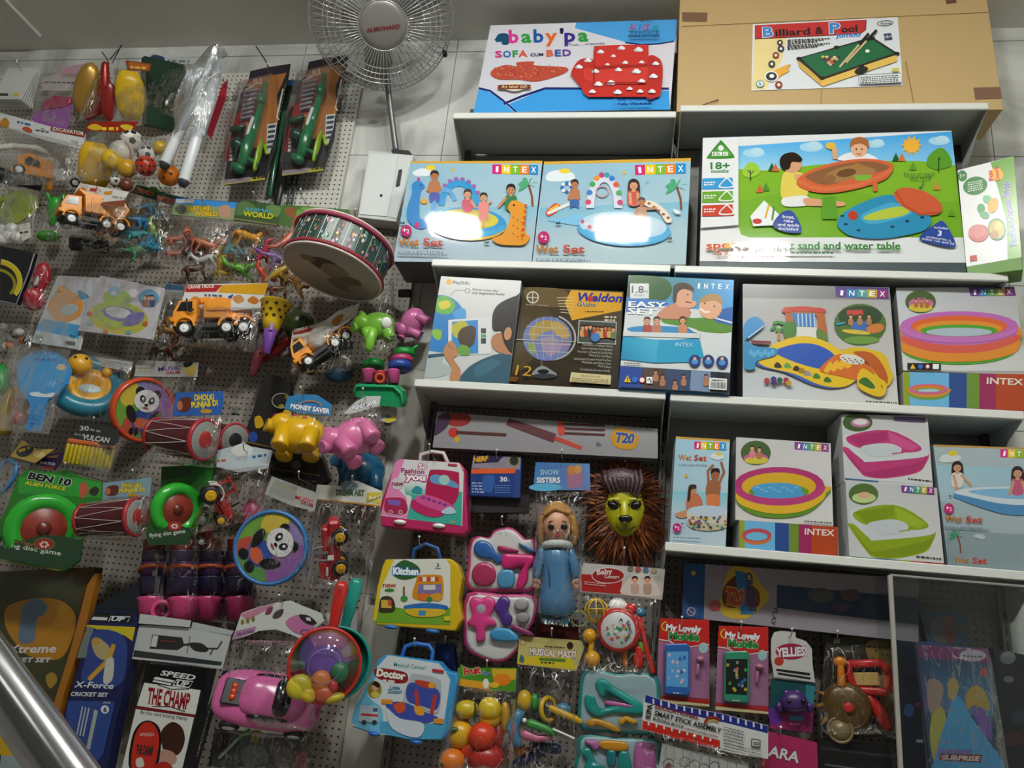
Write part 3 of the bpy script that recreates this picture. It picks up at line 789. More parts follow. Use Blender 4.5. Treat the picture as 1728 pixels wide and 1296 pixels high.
# sand and water table
def art(A):
 q=[(108,98),(1362,62),(1435,728),(92,720)]
 A.grad(q,['e6e8ec','dfe4ea','e2e4e8','e6e6e8'])
 A.grad([(288,140),(1362,66),(1382,240),(285,262)],['5cb4ec','3fa4ea','8ccaf0','a0d4ee'])
 A.poly([(285,255),(420,262),(700,232),(1000,215),(1200,215),(1382,238),(1420,600),(340,600),(300,585),(285,540)],'7fb42c')
 A.poly([(285,420),(700,330),(1100,420),(1400,420),(1420,600),(340,600),(285,540)],'74ac26')
 for x,y,s in((365,175,55),(655,145,60),(975,130,50),(1300,115,55)):A.ell(x,y,s,s*.4,'a8d6f0');A.ell(x+15,y-8,s*.6,s*.35,'b8def2')
 A.ell(1160,138,40,36,'f0b43c')
 for k in range(10):t=k*.628;A.poly([(1160+36*math.cos(t-.2),138+32*math.sin(t-.2)),(1160+58*math.cos(t),138+52*math.sin(t)),(1160+36*math.cos(t+.2),138+32*math.sin(t+.2))],'f0b43c')
 A.blob([(310,260),(345,222),(385,240),(392,280),(345,300),(312,290)],'9cc840');A.line([(348,318),(346,262)],5,'22341c');A.line([(347,285),(366,264)],4,'22341c');A.line([(347,278),(332,262)],4,'22341c')
 A.blob([(1235,215),(1260,175),(1310,150),(1350,190),(1360,240),(1290,260),(1245,245)],'5a9a2c');A.line([(1295,275),(1296,200)],5,'22341c');A.line([(1296,215),(1306,200)],4,'22341c')
 for x,y,c in((1080,200,'1f5a34'),(1110,200,'d0743c'),(455,250,'1f5a34'),(473,252,'c86a3c'),(395,358,'d0603c'),(425,350,'4a8a30'),(1285,345,'c88a3c'),(1165,245,'5a9a2c'),(1360,478,'5f9a24')):A.poly([(x-20,y+18),(x,y-24),(x+20,y+18)],c)
 # girl left
 A.blob([(505,300),(540,265),(595,275),(625,300),(630,400),(510,415)],'e2cc5c');A.blob([(512,405),(630,395),(640,440),(520,446)],'e8e6e8')
 A.blob([(620,405),(720,415),(815,425),(812,446),(700,446),(625,440)],'d8a07c')
 A.line([(570,300),(650,300),(722,312)],28,'d8a07c')
 A.ell(556,236,48,44,'d8a07c');A.blob([(495,210),(520,182),(570,176),(606,205),(598,225),(555,225),(545,255),(520,265),(500,250)],'241812')
 # boy back
 A.blob([(790,215),(830,180),(900,175),(960,190),(975,215)],'e8e8ee');A.line([(775,210),(768,150)],26,'d8a880');A.ell(752,142,26,18,'e0b848')
 A.ell(894,158,42,42,'e0b08c');A.blob([(850,150),(856,112),(895,98),(936,112),(942,150),(905,132),(870,138)],'a8683c')
 for x in(880,908):A.ell(x,160,4,5,'201410',n=6)
 A.line([(880,182),(894,187),(906,181)],4,'b04a40')
 # orange tray on green legs
 A.poly([(708,400),(776,400),(782,512),(706,512)],'5c9a28');A.poly([(960,330),(985,330),(985,372),(965,372)],'cc6a3c')
 A.blob([(580,320),(640,270),(780,225),(930,208),(1050,228),(1062,270),(1010,320),(860,365),(720,382),(610,360)],'d2643c')
 A.blob([(632,290),(780,240),(930,222),(1030,240),(1030,265),(880,300),(740,340),(650,320)],'8a5e3c');A.blob([(720,300),(780,260),(890,240),(980,270),(900,300),(760,330)],'a07a4a');A.ell(748,310,28,22,'8e6238');A.ell(830,280,50,20,'6e4a2c',rot=-10);A.ell(885,250,24,18,'a8743c')
 A.poly([(865,292),(960,290),(950,318),(880,320)],'7ab03c')
 A.line([(590,322),(650,352),(730,365),(880,345),(1000,300),(1055,262)],20,'da7048')
 # blue lid
 A.blob([(785,520),(830,470),(960,410),(1060,392),(1150,440),(1250,500),(1235,560),(1150,590),(1000,612),(860,600),(795,560)],'2c8cb8')
 A.blob([(900,500),(960,462),(1060,430),(1150,458),(1150,490),(1020,530),(940,538)],'46a4cc');A.blob([(915,505),(980,475),(1090,450),(1150,470),(1100,500),(960,520)],'b4c440')
 A.ell(862,495,26,24,'b8402c',rot=20)
 for x,y in((808,497),(826,539),(890,570),(1060,552),(1135,524),(1210,505)):A.ell(x,y,11,6,'143c54',n=8)
 A.ell(1190,425,128,58,'cc5c38',rot=20);A.line([(1075,375),(1120,445),(1200,490),(1300,480)],12,'b84c2c')
 # boat / rake inset
 A.poly([(345,500),(415,420),(500,500),(470,545),(360,550)],'eef0f2');A.ell(380,525,24,14,'c03030');A.line([(420,510),(440,440)],10,'e0b030');A.line([(455,520),(465,450)],10,'4a8a30')
 A.blob([(458,540),(505,480),(560,478),(605,570),(560,585),(490,570)],'2c4a9c')
 for t,y in(('boat,',508),('rake',528),('and spade',548),('included',568)):A.text(t,537-len(t)*6,y,537+len(t)*6,y+5,15,'f0f4fa',b=.01)
 A.blob([(1195,605),(1275,540),(1320,530),(1378,640),(1340,655),(1240,632)],'2c4a9c')
 A.text('includes',1268,562,1338,568,13,'f0f4fa');A.text('3',1286,598,1306,600,26,'f0f4fa',b=.02);A.text('accessories, a',1228,608,1352,628,13,'f0f4fa');A.text('water run and lid',1206,618,1368,646,13,'f0f4fa')
 A.text('lid to protect',1118,296,1272,296,17,'24463a');A.text('the sand',1148,316,1250,315,17,'24463a');A.line([(1212,322),(1212,345),(1198,362)],4,'24463a');A.poly([(1190,352),(1198,366),(1210,358)],'24463a')
 # logo column
 A.poly([(95,118),(285,112),(285,545),(92,560)],'e8e9ec')
 A.blob([(130,200),(190,125),(205,125),(262,195),(250,210),(140,212)],'3f8a34');A.blob([(146,198),(192,142),(204,142),(248,194),(150,202)],'5aa048');A.ell(197,158,14,14,'e8ece8')
 for k,ch in enumerate('ELC'):A.rect(152+k*28,178,176+k*28,198,'f0f2f0');A.text(ch,157+k*28,195,171+k*28,195,13,'3f8a34',b=.02)
 A.text('18+',145,265,242,263,34,'2f7a34',b=.02);A.text('months',148,284,236,282,17,'2f7a34',b=.02)
 for y,c in((338,'3a9ad8'),(405,'6aa430'),(474,'c8402c')):
  A.poly([(104,y-26),(255,y-30),(262,y+26),(102,y+30)],c);A.blob([(185,y+18),(222,y-30),(232,y-30),(264,y+16)],'e8ecf0');A.blob([(193,y+13),(223,y-22),(230,y-22),(256,y+12)],c);A.tiny(112,y-2,172,y-4,6,'e8ecf0',y);A.tiny(112,y+10,162,y+8,6,'e8ecf0',y+1)
 A.text('sports',124,668,342,656,34,'c8402c',b=.02,ol='f0e0c0');A.ell(230,652,14,13,'e8b030',n=12)
 A.text('& activity',175,698,340,700,26,'c8402c',b=.01)
 A.text('my first sand and water table',378,668,1098,670,36,'35843a',b=.025)
 A.tiny(378,692,765,692,8,'35603a',4)
V=(1150,200,2.99)
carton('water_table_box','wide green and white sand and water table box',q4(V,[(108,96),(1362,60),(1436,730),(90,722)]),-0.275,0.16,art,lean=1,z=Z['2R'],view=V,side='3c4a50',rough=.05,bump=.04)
# dough ice cream shop box, turned
def art(A):
 A.poly([(1393,262),(1676,190),(1715,700),(1438,748)],'e8e8ea')
 A.poly([(1560,222),(1678,190),(1716,700),(1645,712),(1640,520),(1610,400)],'6aa22c')
 A.ell(1417,290,24,28,'2f7a34');A.text('3+',1404,300,1432,296,20,'e8f0e8')
 A.ell(1482,340,62,46,'2f7a34',rot=-12)
 for k in range(5):A.tiny(1445,328+k*11,1520,316+k*10,5,'d8e8d8',k)
 A.blob([(1552,280),(1580,250),(1615,262),(1622,300),(1590,316),(1558,305)],'f0b020')
 A.text('Fun',1574,312,1566,262,22,'c82a2a',b=.03);A.text('Dough',1606,314,1596,240,20,'c82a2a',b=.03)
 A.text('Funlce-Cream Shop',1694,640,1648,318,36,'3a3f9a',b=.03,ol='f0f0f4')
 for x,y,rx,ry,c,ro in((1545,410,26,20,'7ac090',30),(1512,455,20,24,'4a9a60',0),(1530,488,24,18,'5aa870',20),(1572,440,26,40,'e8a838',20),(1500,580,52,44,'c86a68',-10),(1492,570,44,34,'d88480',-10),(1592,560,46,56,'3a8a50',-8),(1590,560,38,46,'c8a850',-8),(1580,590,22,22,'a87c30',0),(1598,545,20,18,'e0c060',0)):A.ell(x,y,rx,ry,c,rot=ro)
 A.poly([(1455,695),(1490,690),(1492,718),(1456,722)],'b83038')
carton('dough_set_box','white and green modelling dough ice cream set box turned sideways',q4(V,[(1393,262),(1676,190),(1716,700),(1438,748)]),-0.28,0.1,art,yaw=-22,z=Z['2R'],view=V,side='5a8a2c',rough=.25)
# globe with boy
def art(A):
 A.grad([(168,112),(588,136),(525,672),(78,650)],['d4d6d6','dedfe0','c6c8ca','bfc3c6'])
 A.ell(210,142,16,15,'e0a82c');A.text('PlayShifu',230,152,315,156,17,'30302e',b=.01)
 A.line([(218,212),(242,184),(290,186)],2.5,'6a6a6a');A.ring(305,188,14,13,3,'555555',n=14);A.text('Orboot comes alive',330,186,466,194,12,'2a2a2a',b=.01);A.text('with Augmented Reality',328,204,500,212,12,'2a2a2a',b=.01)
 # globe half, cut by the box edge
 out=[(150,218)]
 for k in range(0,17):
  t=math.radians(-95+k*11.3);out.append((165+138*math.cos(t)*.98,360+150*math.sin(t)))
 out+=[(104,500)]
 A.poly(out,'2a7ec4')
 A.blob([(148,228),(190,215),(240,250),(225,300),(180,310),(140,290)],'6ab04a');A.blob([(155,250),(205,240),(215,270),(170,285)],'d8c83c');A.blob([(128,390),(170,395),(165,440),(140,440),(122,415)],'8ab83c');A.blob([(230,300),(290,280),(296,340),(250,345)],'4a9ad8')
 A.poly([(96,525),(165,530),(180,540),(175,565),(215,585),(215,620),(150,640),(80,640)],'a8b4b4');A.poly([(100,520),(200,512),(205,525),(100,540)],'26506a')
 # tablet
 A.poly([(206,340),(432,324),(426,516),(205,530)],'d8dadc');A.poly([(225,350),(360,340),(362,515),(222,520)],'2f86c8')
 A.blob([(225,370),(280,345),(310,370),(290,420),(240,430)],'b8b438');A.blob([(255,430),(275,385),(330,370),(350,400),(335,470),(285,490)],'4a3a2c');A.blob([(250,505),(270,470),(310,480),(320,520),(270,524)],'6a9a40')
 A.rect(376,384,402,410,'3a3f44');A.rect(376,415,402,432,'5aa070');A.rect(376,436,402,464,'3a3f44')
 # boy
 A.blob([(262,645),(320,580),(420,530),(500,515),(548,540),(528,672),(400,668),(270,660)],'2f566a');A.blob([(340,590),(420,545),(480,560),(430,600),(360,640)],'3a687e')
 A.blob([(430,440),(460,410),(520,420),(545,470),(530,520),(460,505),(435,480)],'b27a54')
 A.blob([(435,380),(440,300),(480,250),(560,215),(580,222),(550,500),(500,470),(480,400),(452,400)],'1c1412')
 A.ell(516,412,20,34,'c08a62',rot=8)
 A.blob([(180,500),(215,450),(245,475),(255,520),(235,545),(270,600),(262,655),(215,650),(222,590),(195,545)],'b8825a');A.line([(205,470),(232,495)],6,'9a6844')
V=(690,430,3.086)
carton('globe_box','white globe box with a boy holding a tablet',q4(V,[(168,110),(586,134),(518,674),(76,652)]),-0.27,0.16,art,yaw=0,lean=0,z=Z['3L'],view=V,side='b8b8b6',rough=.3)
def art(A):
 A.grad([(598,168),(1118,192),(1088,700),(526,668)],['4a4030','5a503c','2c2822','3a3024'])
 A.blob([(600,250),(700,270),(760,350),(700,480),(560,620),(545,560),(580,400)],'50442e');A.blob([(620,170),(800,178),(830,260),(700,270),(610,230)],'6a5a3c')
 A.ring(645,222,32,32,6,'d0ccc0',n=18);A.line([(615,222),(676,224)],4,'d0ccc0');A.line([(645,192),(645,252)],4,'d0ccc0');A.tiny(610,262,730,268,5,'9a948a',3)
 A.poly([(845,184),(1112,198),(1108,290),(850,342),(812,250)],'d8a23a')
 for k in range(6):A.line([(770+k*4,225+k*15),(860,222+k*17)],3,'d8c8a0')
 A.text('Weldon',880,240,1110,248,42,'2a3a9a',sh=.25,b=.03);A.ell(945,230,14,16,'c83a2c',n=12);A.text('Globe',875,268,972,272,22,'4a4636',sh=.25,b=.02,ol='e0dcc8');A.tiny(918,300,1012,300,6,'4a3a18',3)
 A.tiny(1018,330,1080,332,10,'c8c0a8',6);A.tiny(1018,346,1080,348,9,'c8c0a8',7)
 # globe
 A.ring(730,430,142,122,10,'a8a8a8',a0=-75,a1=100,rot=8)
 A.ell(722,438,128,116,'6f7cb0')
 for pts,c in(([(625,400),(680,350),(740,345),(750,390),(690,410),(650,450)],'a8904c'),([(745,350),(800,360),(835,410),(820,440),(760,410)],'b89a58'),([(690,440),(760,430),(790,480),(740,530),(700,500)],'9a8aa8'),([(620,460),(660,470),(650,520),(625,500)],'8a9a5c'),([(780,450),(835,450),(820,500),(790,490)],'8a7aa0')):A.blob(pts,c)
 for k in(-60,-20,25,65):A.line([(722-math.sqrt(max(0,1-(k/116)**2))*126,438+k-4),(722,438+k+4),(722+math.sqrt(max(0,1-(k/116)**2))*126,438+k+6)],2.5,'d0c8b8')
 for k in(-70,-25,25,70):A.line([(722+k*.7,328),(722+k*1.15,438),(722+k*.7,548)],2,'c0bcc0')
 A.poly([(560,440),(870,452),(870,458),(560,446)],'a8a498')
 A.line([(690,552),(695,590)],14,'55524a');A.blob([(640,625),(690,580),(745,605),(770,630),(700,648)],'8e9092');A.ell(705,634,64,14,'3a3c3e');A.ell(700,610,30,12,'202224')
 # classroom photo
 A.poly([(885,344),(1082,352),(1078,470),(878,462)],'c8c8c4');A.poly([(889,348),(1078,356),(1074,466),(882,458)],'4a4e48')
 rd=random.Random(8)
 for k in range(9):kid(A,905+k*20,385+rd.uniform(-10,18),11,rd.choice(['a83a34','3a5a9a','5a7a4a','c8a060','2a3a44']),skin=rd.choice([SKIN,SKIN2]))
 A.ell(972,436,24,24,'4a7ab8')
 for k in range(9):A.text(['Educational Political Globe','Latest Updated Cartography','Free Star at North & South Pole','Metal Arc and Base','Laminated Scratch Proof Surface','Washable and Wipe Clean','Hand Crafted','Certified by Survey of India',''][k]or '.',[905,900,880,940,862,900,985,892,1040][k],478+k*18.5,1062-k*2,488+k*18.3,11,'b8b4a8')
 A.text('12',555,632,638,638,52,'c89a3c',sh=.1);A.poly([(530,640),(575,642),(560,668),(524,664)],'6a4a20')
 A.poly([(846,618),(1054,634),(1050,682),(838,668)],'d0c294');A.text('SPECIAL FEATURES',898,642,998,648,10,'4a3c20')
 for k in range(3):A.tiny(850,650+k*9,1040,662+k*8,4,'6a5a38',k)
carton('globe_box','dark brown and yellow box showing a political globe',q4(V,[(598,166),(1120,190),(1090,704),(524,672)]),-0.275,0.2,art,z=Z['3L'],view=V,side='2e2a24',rough=.1,bump=.08)
def art(A):
 A.poly([(1144,106),(1692,132),(1668,724),(1092,690)],'d4d8dc')
 A.grad([(1144,106),(1692,132),(1685,300),(1130,250)],['4a7a3c','4aa0e0','4aa0e0','5a9ad0'])
 A.blob([(1145,110),(1320,118),(1370,180),(1330,240),(1230,240),(1138,235)],'2f5a2c');A.poly([(1135,220),(1340,240),(1360,260),(1130,300)],'3a78c0')
 A.blob([(1330,300),(1480,330),(1685,320),(1683,400),(1560,405),(1400,370),(1320,350)],'5a8a34')
 A.poly([(1560,300),(1688,270),(1684,370),(1600,350)],'2a62b0');A.line([(1560,320),(1684,355)],8,'e0e4ec')
 A.rect(1152,150,1250,228,'d8dcde');A.text('1.8',1160,198,1222,200,36,'4a4e52',b=.01);A.text('M',1226,200,1242,200,14,'4a4e52');A.tiny(1172,214,1226,216,8,'b0b4b8',2)
 intex(A,1490,140,1675,146,44,squares=False)
 # two swimmers
 A.blob([(1290,320),(1340,270),(1420,255),(1470,300),(1430,335),(1330,335)],'c88a70')
 A.ell(1425,215,52,60,'dca488');A.blob([(1375,200),(1382,160),(1430,145),(1475,165),(1480,190),(1430,180),(1400,200),(1390,250),(1375,240)],'4a3a30');A.ell(1470,260,30,18,'dca488',rot=-20)
 A.ell(1570,275,60,62,'e0aa88',rot=20);A.blob([(1510,240),(1560,205),(1620,215),(1632,260),(1590,240),(1530,250)],'b08a5c');A.line([(1515,280),(1540,300),(1565,298)],9,'f4ece8');A.ell(1540,255,5,4,'3a2a20',n=8);A.ell(1590,270,5,4,'3a2a20',n=8);A.ell(1452,210,5,4,'3a2a20',n=8);A.line([(1440,245),(1470,252)],6,'a04a44')
 A.text('EASY',1142,272,1340,278,28,'f0f4f8',b=.03);A.text('SET',1138,308,1290,314,30,'f0f4f8',b=.03)
 # pool
 A.poly([(1112,420),(1510,425),(1535,530),(1480,560),(1280,565),(1100,545)],'2a9cc8');A.grad([(1112,420),(1300,424),(1290,562),(1100,545)],['2a9cc8','44b0d4','3aa4cc','1f86b4'])
 A.ell(1312,408,205,36,'d8dce0',rot=2);A.ell(1312,396,178,24,'3a8cc4',rot=2)
 for x,s,c in((1240,17,'a8483c'),(1290,18,'b87a5c'),(1425,18,'c08868')):kid(A,x,345,s,c,hair='4a2c20',skin=SKIN)
 A.poly([(1110,402),(1515,414),(1512,438),(1108,426)],'d0d6da');A.blob([(1450,380),(1500,395),(1515,415),(1480,405)],'d0d6da')
 A.text('INTEX',1388,480,1478,482,20,'b8e0ec')
 A.tiny(1120,570,1210,574,6,'6a7076',6)
 for x in(1488,1558,1630):A.ell(x,556 if x<1600 else 562,31,32,'263a78');A.ell(x,560 if x<1600 else 566,18,14,'4a90c8');A.ell(x,545,9,9,'d8b090',n=10)
 A.poly([(1100,582),(1672,618),(1668,724),(1092,690)],'2c3440')
 for x0,x1,c in((1100,1215,'2a4a9c'),(1218,1335,'50403c'),(1338,1465,'3a4a6a'),(1468,1570,'7a90b0')):A.poly([(x0,585+(x0-1100)*.06),(x1,585+(x1-1100)*.06),(x1-3,695+(x1-1100)*.05),(x0-6,692+(x0-1100)*.05)],c)
 for x,y in((1285,615),(1320,640),(1430,640),(1385,668),(1545,640)):kid(A,x,y,11,'b07a5c',skin='c08a6a')
 A.poly([(1120,668),(1138,632),(1156,670)],'e8c030');A.text('!',1135,664,1141,664,20,'20200c',b=.03);A.ell(1176,656,16,16,'2f6ac0');A.ell(1214,658,16,16,'f0f0f0');A.ring(1214,658,16,16,4,'c03030');A.rect(1236,642,1268,676,'f0f0f0');A.line([(1242,660),(1252,650),(1262,672)],6,'202020')
 A.poly([(1562,646),(1654,652),(1652,712),(1560,706)],'e4e4e2')
 for k in range(14):A.line([(1570+k*5.6,668+k*.3),(1569+k*5.6,700+k*.3)],[2,3.4,2.4][k%3],'202020')
 A.tiny(1575,662,1640,664,5,'333333',9);A.line([(1600,640),(1612,622),(1620,640)],4,'202020');A.line([(1628,622),(1645,640)],4,'202020')
carton('pool_box','blue and white easy set pool box with two smiling swimmers',q4(V,[(1144,104),(1694,130),(1670,726),(1090,690)]),-0.315,0.16,art,z=Z['3L'],view=V,side='2a6aa0',rough=.22)
# dinosaur play centre
def art(A):
 A.grad([(175,128),(985,148),(1035,800),(175,762)],['9c9a9c','a4a2a4','d2d0cc','c4ccd2'])
 A.poly([(175,128),(985,148),(990,218),(175,206)],'848286')
 A.poly([(685,142),(978,150),(980,212),(690,202)],'50347a')
 intex(A,692,154,972,162,46,cs=('5a3a8c','2f78b4','4a9a9a','b8a030','8a2c7a'))
 A.ell(822,354,145,116,'4a6a34');A.ell(822,310,120,60,'2c4426');A.poly([(748,275),(835,272),(840,300),(750,302)],'c0443c');A.ell(830,362,60,30,'3a6ab0');A.ell(800,395,80,12,'d0b840',rot=6);A.ell(905,375,50,26,'c87a38',rot=-10);A.ell(830,440,100,22,'6a9440')
 for x in(770,820,870):kid(A,x,310,11,'b07a50')
 A.line([(690,355),(740,345)],12,'3a90b0')
 # waterfall gate
 A.blob([(400,270),(420,258),(590,262),(618,275),(625,300),(640,445),(585,440),(580,310),(460,305),(462,400),(440,440),(400,440),(410,320)],'b0602c');A.poly([(440,292),(570,294),(568,370),(470,365)],'3a78b8')
 for k in range(5):A.line([(478+k*22,295),(482+k*22,368)],7,'b8d0e8')
 A.poly([(470,368),(582,372),(585,440),(460,430)],'d8d6d2');A.blob([(398,270),(500,256),(620,270),(615,290),(500,282),(402,292)],'c03c30')
 A.blob([(400,350),(460,345),(466,420),(405,430)],'4a7a30');A.blob([(582,380),(630,400),(640,445),(586,440)],'5a7a34')
 A.line([(372,440),(375,380)],14,'b88a40')
 for dx,dy in((-30,5),(-15,-25),(15,-22),(30,8),(0,18)):A.ell(372+dx,370+dy,20,9,'3a8a3c',rot=dx)
 # yellow pool with blue water
 A.blob([(250,560),(300,510),(380,450),(500,425),(600,440),(700,490),(800,530),(830,640),(700,705),(560,690),(400,620),(270,590)],'3a5aa8')
 A.blob([(250,545),(290,500),(370,452),(500,420),(610,442),(700,490),(780,540),(810,640),(730,700),(600,690),(460,630),(300,590)],'e2bc24')
 A.blob([(350,510),(400,480),(500,460),(600,475),(680,530),(640,590),(590,600),(450,560)],'2a56b4')
 for x,y,c in((420,582,'5a9a4a'),(470,598,'3a2a10'),(530,625,'8a9098'),(580,640,'3a7a30'),(640,660,'3a6a2c'),(366,580,'2a2a10'),(500,610,'9a7a20')):A.blob([(x-22,y+8),(x-8,y-14),(x+10,y-8),(x+22,y+12),(x,y+16)],c)
 # slide volcano
 A.blob([(720,500),(800,482),(900,500),(960,530),(985,600),(1000,650),(960,700),(900,640),(850,560),(740,530)],'d8b424');A.blob([(780,510),(870,510),(930,560),(970,640),(960,690),(900,620),(850,560)],'b85a24')
 A.blob([(595,610),(660,540),(720,520),(790,560),(850,570),(900,640),(800,660),(700,640)],'d06a28')
 for k in range(4):A.blob([(620+k*35,610-k*14),(655+k*36,560-k*6),(665+k*36,590-k*4),(640+k*36,625-k*8)],'e8b02c')
 A.ell(775,550,70,26,'d8d4cc',rot=12)
 for k in range(10):A.ell(725+k*11,540+k*2+(k%3)*8,5,4,'333028',n=6)
 A.blob([(800,660),(830,600),(900,640),(960,680),(955,740),(910,755),(820,715)],'dcb828');A.blob([(810,670),(850,650),(900,700),(880,712),(830,690)],'3a6a2c');A.line([(935,690),(940,710)],5,'8a2a20')
 # crocodile spray
 A.blob([(176,370),(210,325),(255,318),(292,362),(240,410),(200,440),(176,440)],'3a8cc8');A.blob([(176,450),(250,480),(355,490),(350,530),(250,560),(240,600),(190,605),(176,560)],'358abc');A.line([(190,440),(290,365)],4,'e8e8e8');A.poly([(215,445),(325,450),(330,466),(220,464)],'7a3040')
 for k in range(7):A.ell(215+k*20,512+(k%2)*12,11,16,'5aa8d4',n=10)
 A.ell(196,437,7,6,'181818',n=8)
 for x,y,c in((305,668,'a83a34'),(341,660,'2a3a90'),(344,678,'4a2a6a'),(375,666,'1f5a44'),(410,666,'9a3040'),(424,682,'c09030')):A.ell(x,y,16,15,c)
 A.tiny(848,786,1020,796,7,'444444',4,6)
V=(1200,440,3.273)
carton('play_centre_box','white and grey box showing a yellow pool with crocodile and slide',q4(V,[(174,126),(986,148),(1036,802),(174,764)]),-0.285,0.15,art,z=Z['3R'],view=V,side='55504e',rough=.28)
# rainbow pool box standing on a striped one
def rainbow(A,cx,cy,rx,ry,h,cols,inner,w=.13):
 A.blob([(cx-rx,cy),(cx-rx*.97,cy+h),(cx-rx*.6,cy+h+ry*.72),(cx,cy+h+ry*.95),(cx+rx*.6,cy+h+ry*.72),(cx+rx*.97,cy+h),(cx+rx,cy)],cols[2])
 A.blob([(cx-rx,cy),(cx-rx*.985,cy+h*.62),(cx-rx*.6,cy+h*.62+ry*.74),(cx,cy+h*.62+ry*.97),(cx+rx*.6,cy+h*.62+ry*.74),(cx+rx*.985,cy+h*.62),(cx+rx,cy)],cols[1])
 A.ell(cx,cy+h*.2,rx,ry,cols[0]);A.ell(cx,cy,rx,ry,cols[0])
 A.ell(cx,cy+ry*.04,rx*.82,ry*.74,cols[3]if len(cols)>3 else cols[1]);A.ell(cx,cy+ry*.2,rx*.74,ry*.56,cols[1]);A.ell(cx,cy+ry*.34,rx*.66,ry*.42,cols[2]);A.ell(cx,cy+ry*.44,rx*.56,ry*.3,inner)
 A.ring(cx,cy+h*.1,rx,ry,ry*.24,cols[0],a0=8,a1=172)
def art(A):
 A.grad([(1020,150),(1675,145),(1745,610),(1062,606)],['bcc0c6','a8aaae','cacaca','d0d2d4'])
 A.poly([(1422,148),(1672,142),(1684,194),(1432,196)],'54357c');intex(A,1434,156,1668,152,40,cs=('6a3a8c','2f78b4','5a9a4a','b8a030','8a2c7a'))
 rainbow(A,1368,360,326,80,140,('b866b0','d88a2c','4a9a2c','d8602c'),'a8b8c4')
 A.blob([(1050,430),(1055,500),(1200,550),(1370,560),(1540,548),(1690,500),(1690,420),(1540,470),(1370,486),(1200,470)],'d8882c');A.blob([(1050,415),(1052,450),(1200,500),(1370,512),(1540,498),(1692,445),(1692,410),(1540,455),(1370,470),(1200,455)],'d0584a')
 A.ring(1368,372,328,84,34,'bc70b4',a0=0,a1=180)
 A.ell(1155,228,84,62,'3f5a2c');A.ell(1158,240,70,34,'b86a94');A.ell(1155,262,66,24,'c8b83c');
 for x in(1130,1160,1190):kid(A,x,222,9,'b0603c')
 A.poly([(1080,568),(1264,570),(1266,606),(1082,604)],'181818');A.poly([(1095,600),(1110,574),(1126,600)],'e8c030');A.ell(1152,588,13,13,'3a6ac0');A.ell(1192,588,13,13,'f0f0f0');A.ring(1192,588,13,13,4,'c03030');A.rect(1220,574,1254,602,'f0f0f0')
def stripes(A,x0,y0,x1,y1,h0,h1,px,py,s):
 def q(a,b):return(x0+(x1-x0)*a,y0+(y1-y0)*a+(h0+(h1-h0)*a)*b)
 def band(a,b,c):A.poly([q(a,0),q(b,0),q(b,1),q(a,1)],c)
 for a,b,c in((0,.05,'8aa02c'),(.05,.36,'6ab0dc'),(.36,.5,'2a4a8c'),(.5,.6,'6a8c34'),(.6,.73,'98285c'),(.73,1,'b04420')):band(a,b,c)
def art2(A):
 stripes(A,1062,615,1760,628,182,204,0,0,1)
 rainbow(A,1200,706,108,26,38,('c86a94','d8882c','6a9a3c','d0703c'),'a8c8d8');A.text('INTEX',1520,680,1722,688,34,'e8dcd4',b=.02)
_,_,fz=carton('pool_side_box','striped pool box lying under the three-ring rainbow pool box',q4(V,[(1060,613),(1764,628),(1768,836),(1066,800)]),-0.285,0.2,art2,z=Z['3R'],view=V,side='b8b4b0',rough=.3)
carton('pool_box','white box with a large rainbow ring pool at the right edge',q4(V,[(1020,148),(1676,143),(1750,622),(1062,612)]),-0.272,0.18,art,lean=2,z=max(fz[0].z,fz[1].z),view=V,side='a8a8a8',rough=.3)
# lowest right shelf
V=(1110,700,2.796)
def art(A):
 A.grad([(86,104),(340,120),(320,622),(56,600)],['9cc4d8','a8cede','b8c8d4','a8c0d0']);A.poly([(86,102),(340,118),(340,128),(86,112)],'c8983c')
 A.grad([(75,360),(332,370),(325,470),(68,460)],['7fc0d4','7fc0d4','b0c8d4','b0c8d4'])
 intex(A,172,126,322,132,36);wetset(A,96,214,230,218,26);A.blob([(245,200),(262,184),(300,186),(312,205),(280,214)],'d4dce0');A.ell(288,186,14,8,'e0c040');A.ell(134,289,9,9,'d0b030',n=8)
 A.blob([(230,330),(262,305),(295,325),(285,390),(232,390)],'9a6040');A.line([(240,330),(236,265),(262,236)],12,'9a6040');A.line([(288,325),(312,270),(298,222)],12,'9a6040');A.ell(270,285,20,24,'9a6040');A.blob([(250,280),(256,256),(286,254),(292,276),(270,268)],'1c120e');A.blob([(232,380),(286,380),(288,430),(262,440),(234,432)],'d07848')
 A.rect(240,430,254,470,'9a6040');A.rect(264,430,280,470,'9a6040')
 A.blob([(135,400),(150,370),(190,375),(210,420),(160,440),(135,440)],'c07050');A.blob([(80,470),(130,450),(200,430),(210,450),(120,488)],'c08a68');A.ell(165,352,17,20,'c08a68');A.blob([(142,360),(150,332),(180,332),(178,350),(158,356),(152,400),(140,410)],'3a2418')
 A.ell(238,510,104,38,'b8b090');A.poly([(136,460),(330,462),(326,520),(138,505)],'c8c4b4');A.ell(235,455,98,26,'b8c8d8')
 rd=random.Random(4)
 for k in range(40):A.ell(rd.uniform(146,320),rd.uniform(482,535),7,5,rd.choice(['5a4a30','b04a5c','3a7a8a','c8a83c','4a3a5a']),n=6)
 plus2(A,90,534,20);A.tiny(72,582,200,588,5,'6a7a84',3);A.ell(115,516,6,4,'2a4a4a',n=6)
carton('pool_box','narrow pale blue pool box with a boy raising his arms',q4(V,[(86,102),(340,118),(320,624),(55,602)]),-0.275,0.15,art,z=Z['4R'],view=V,side='a8b8c0',rough=.3)
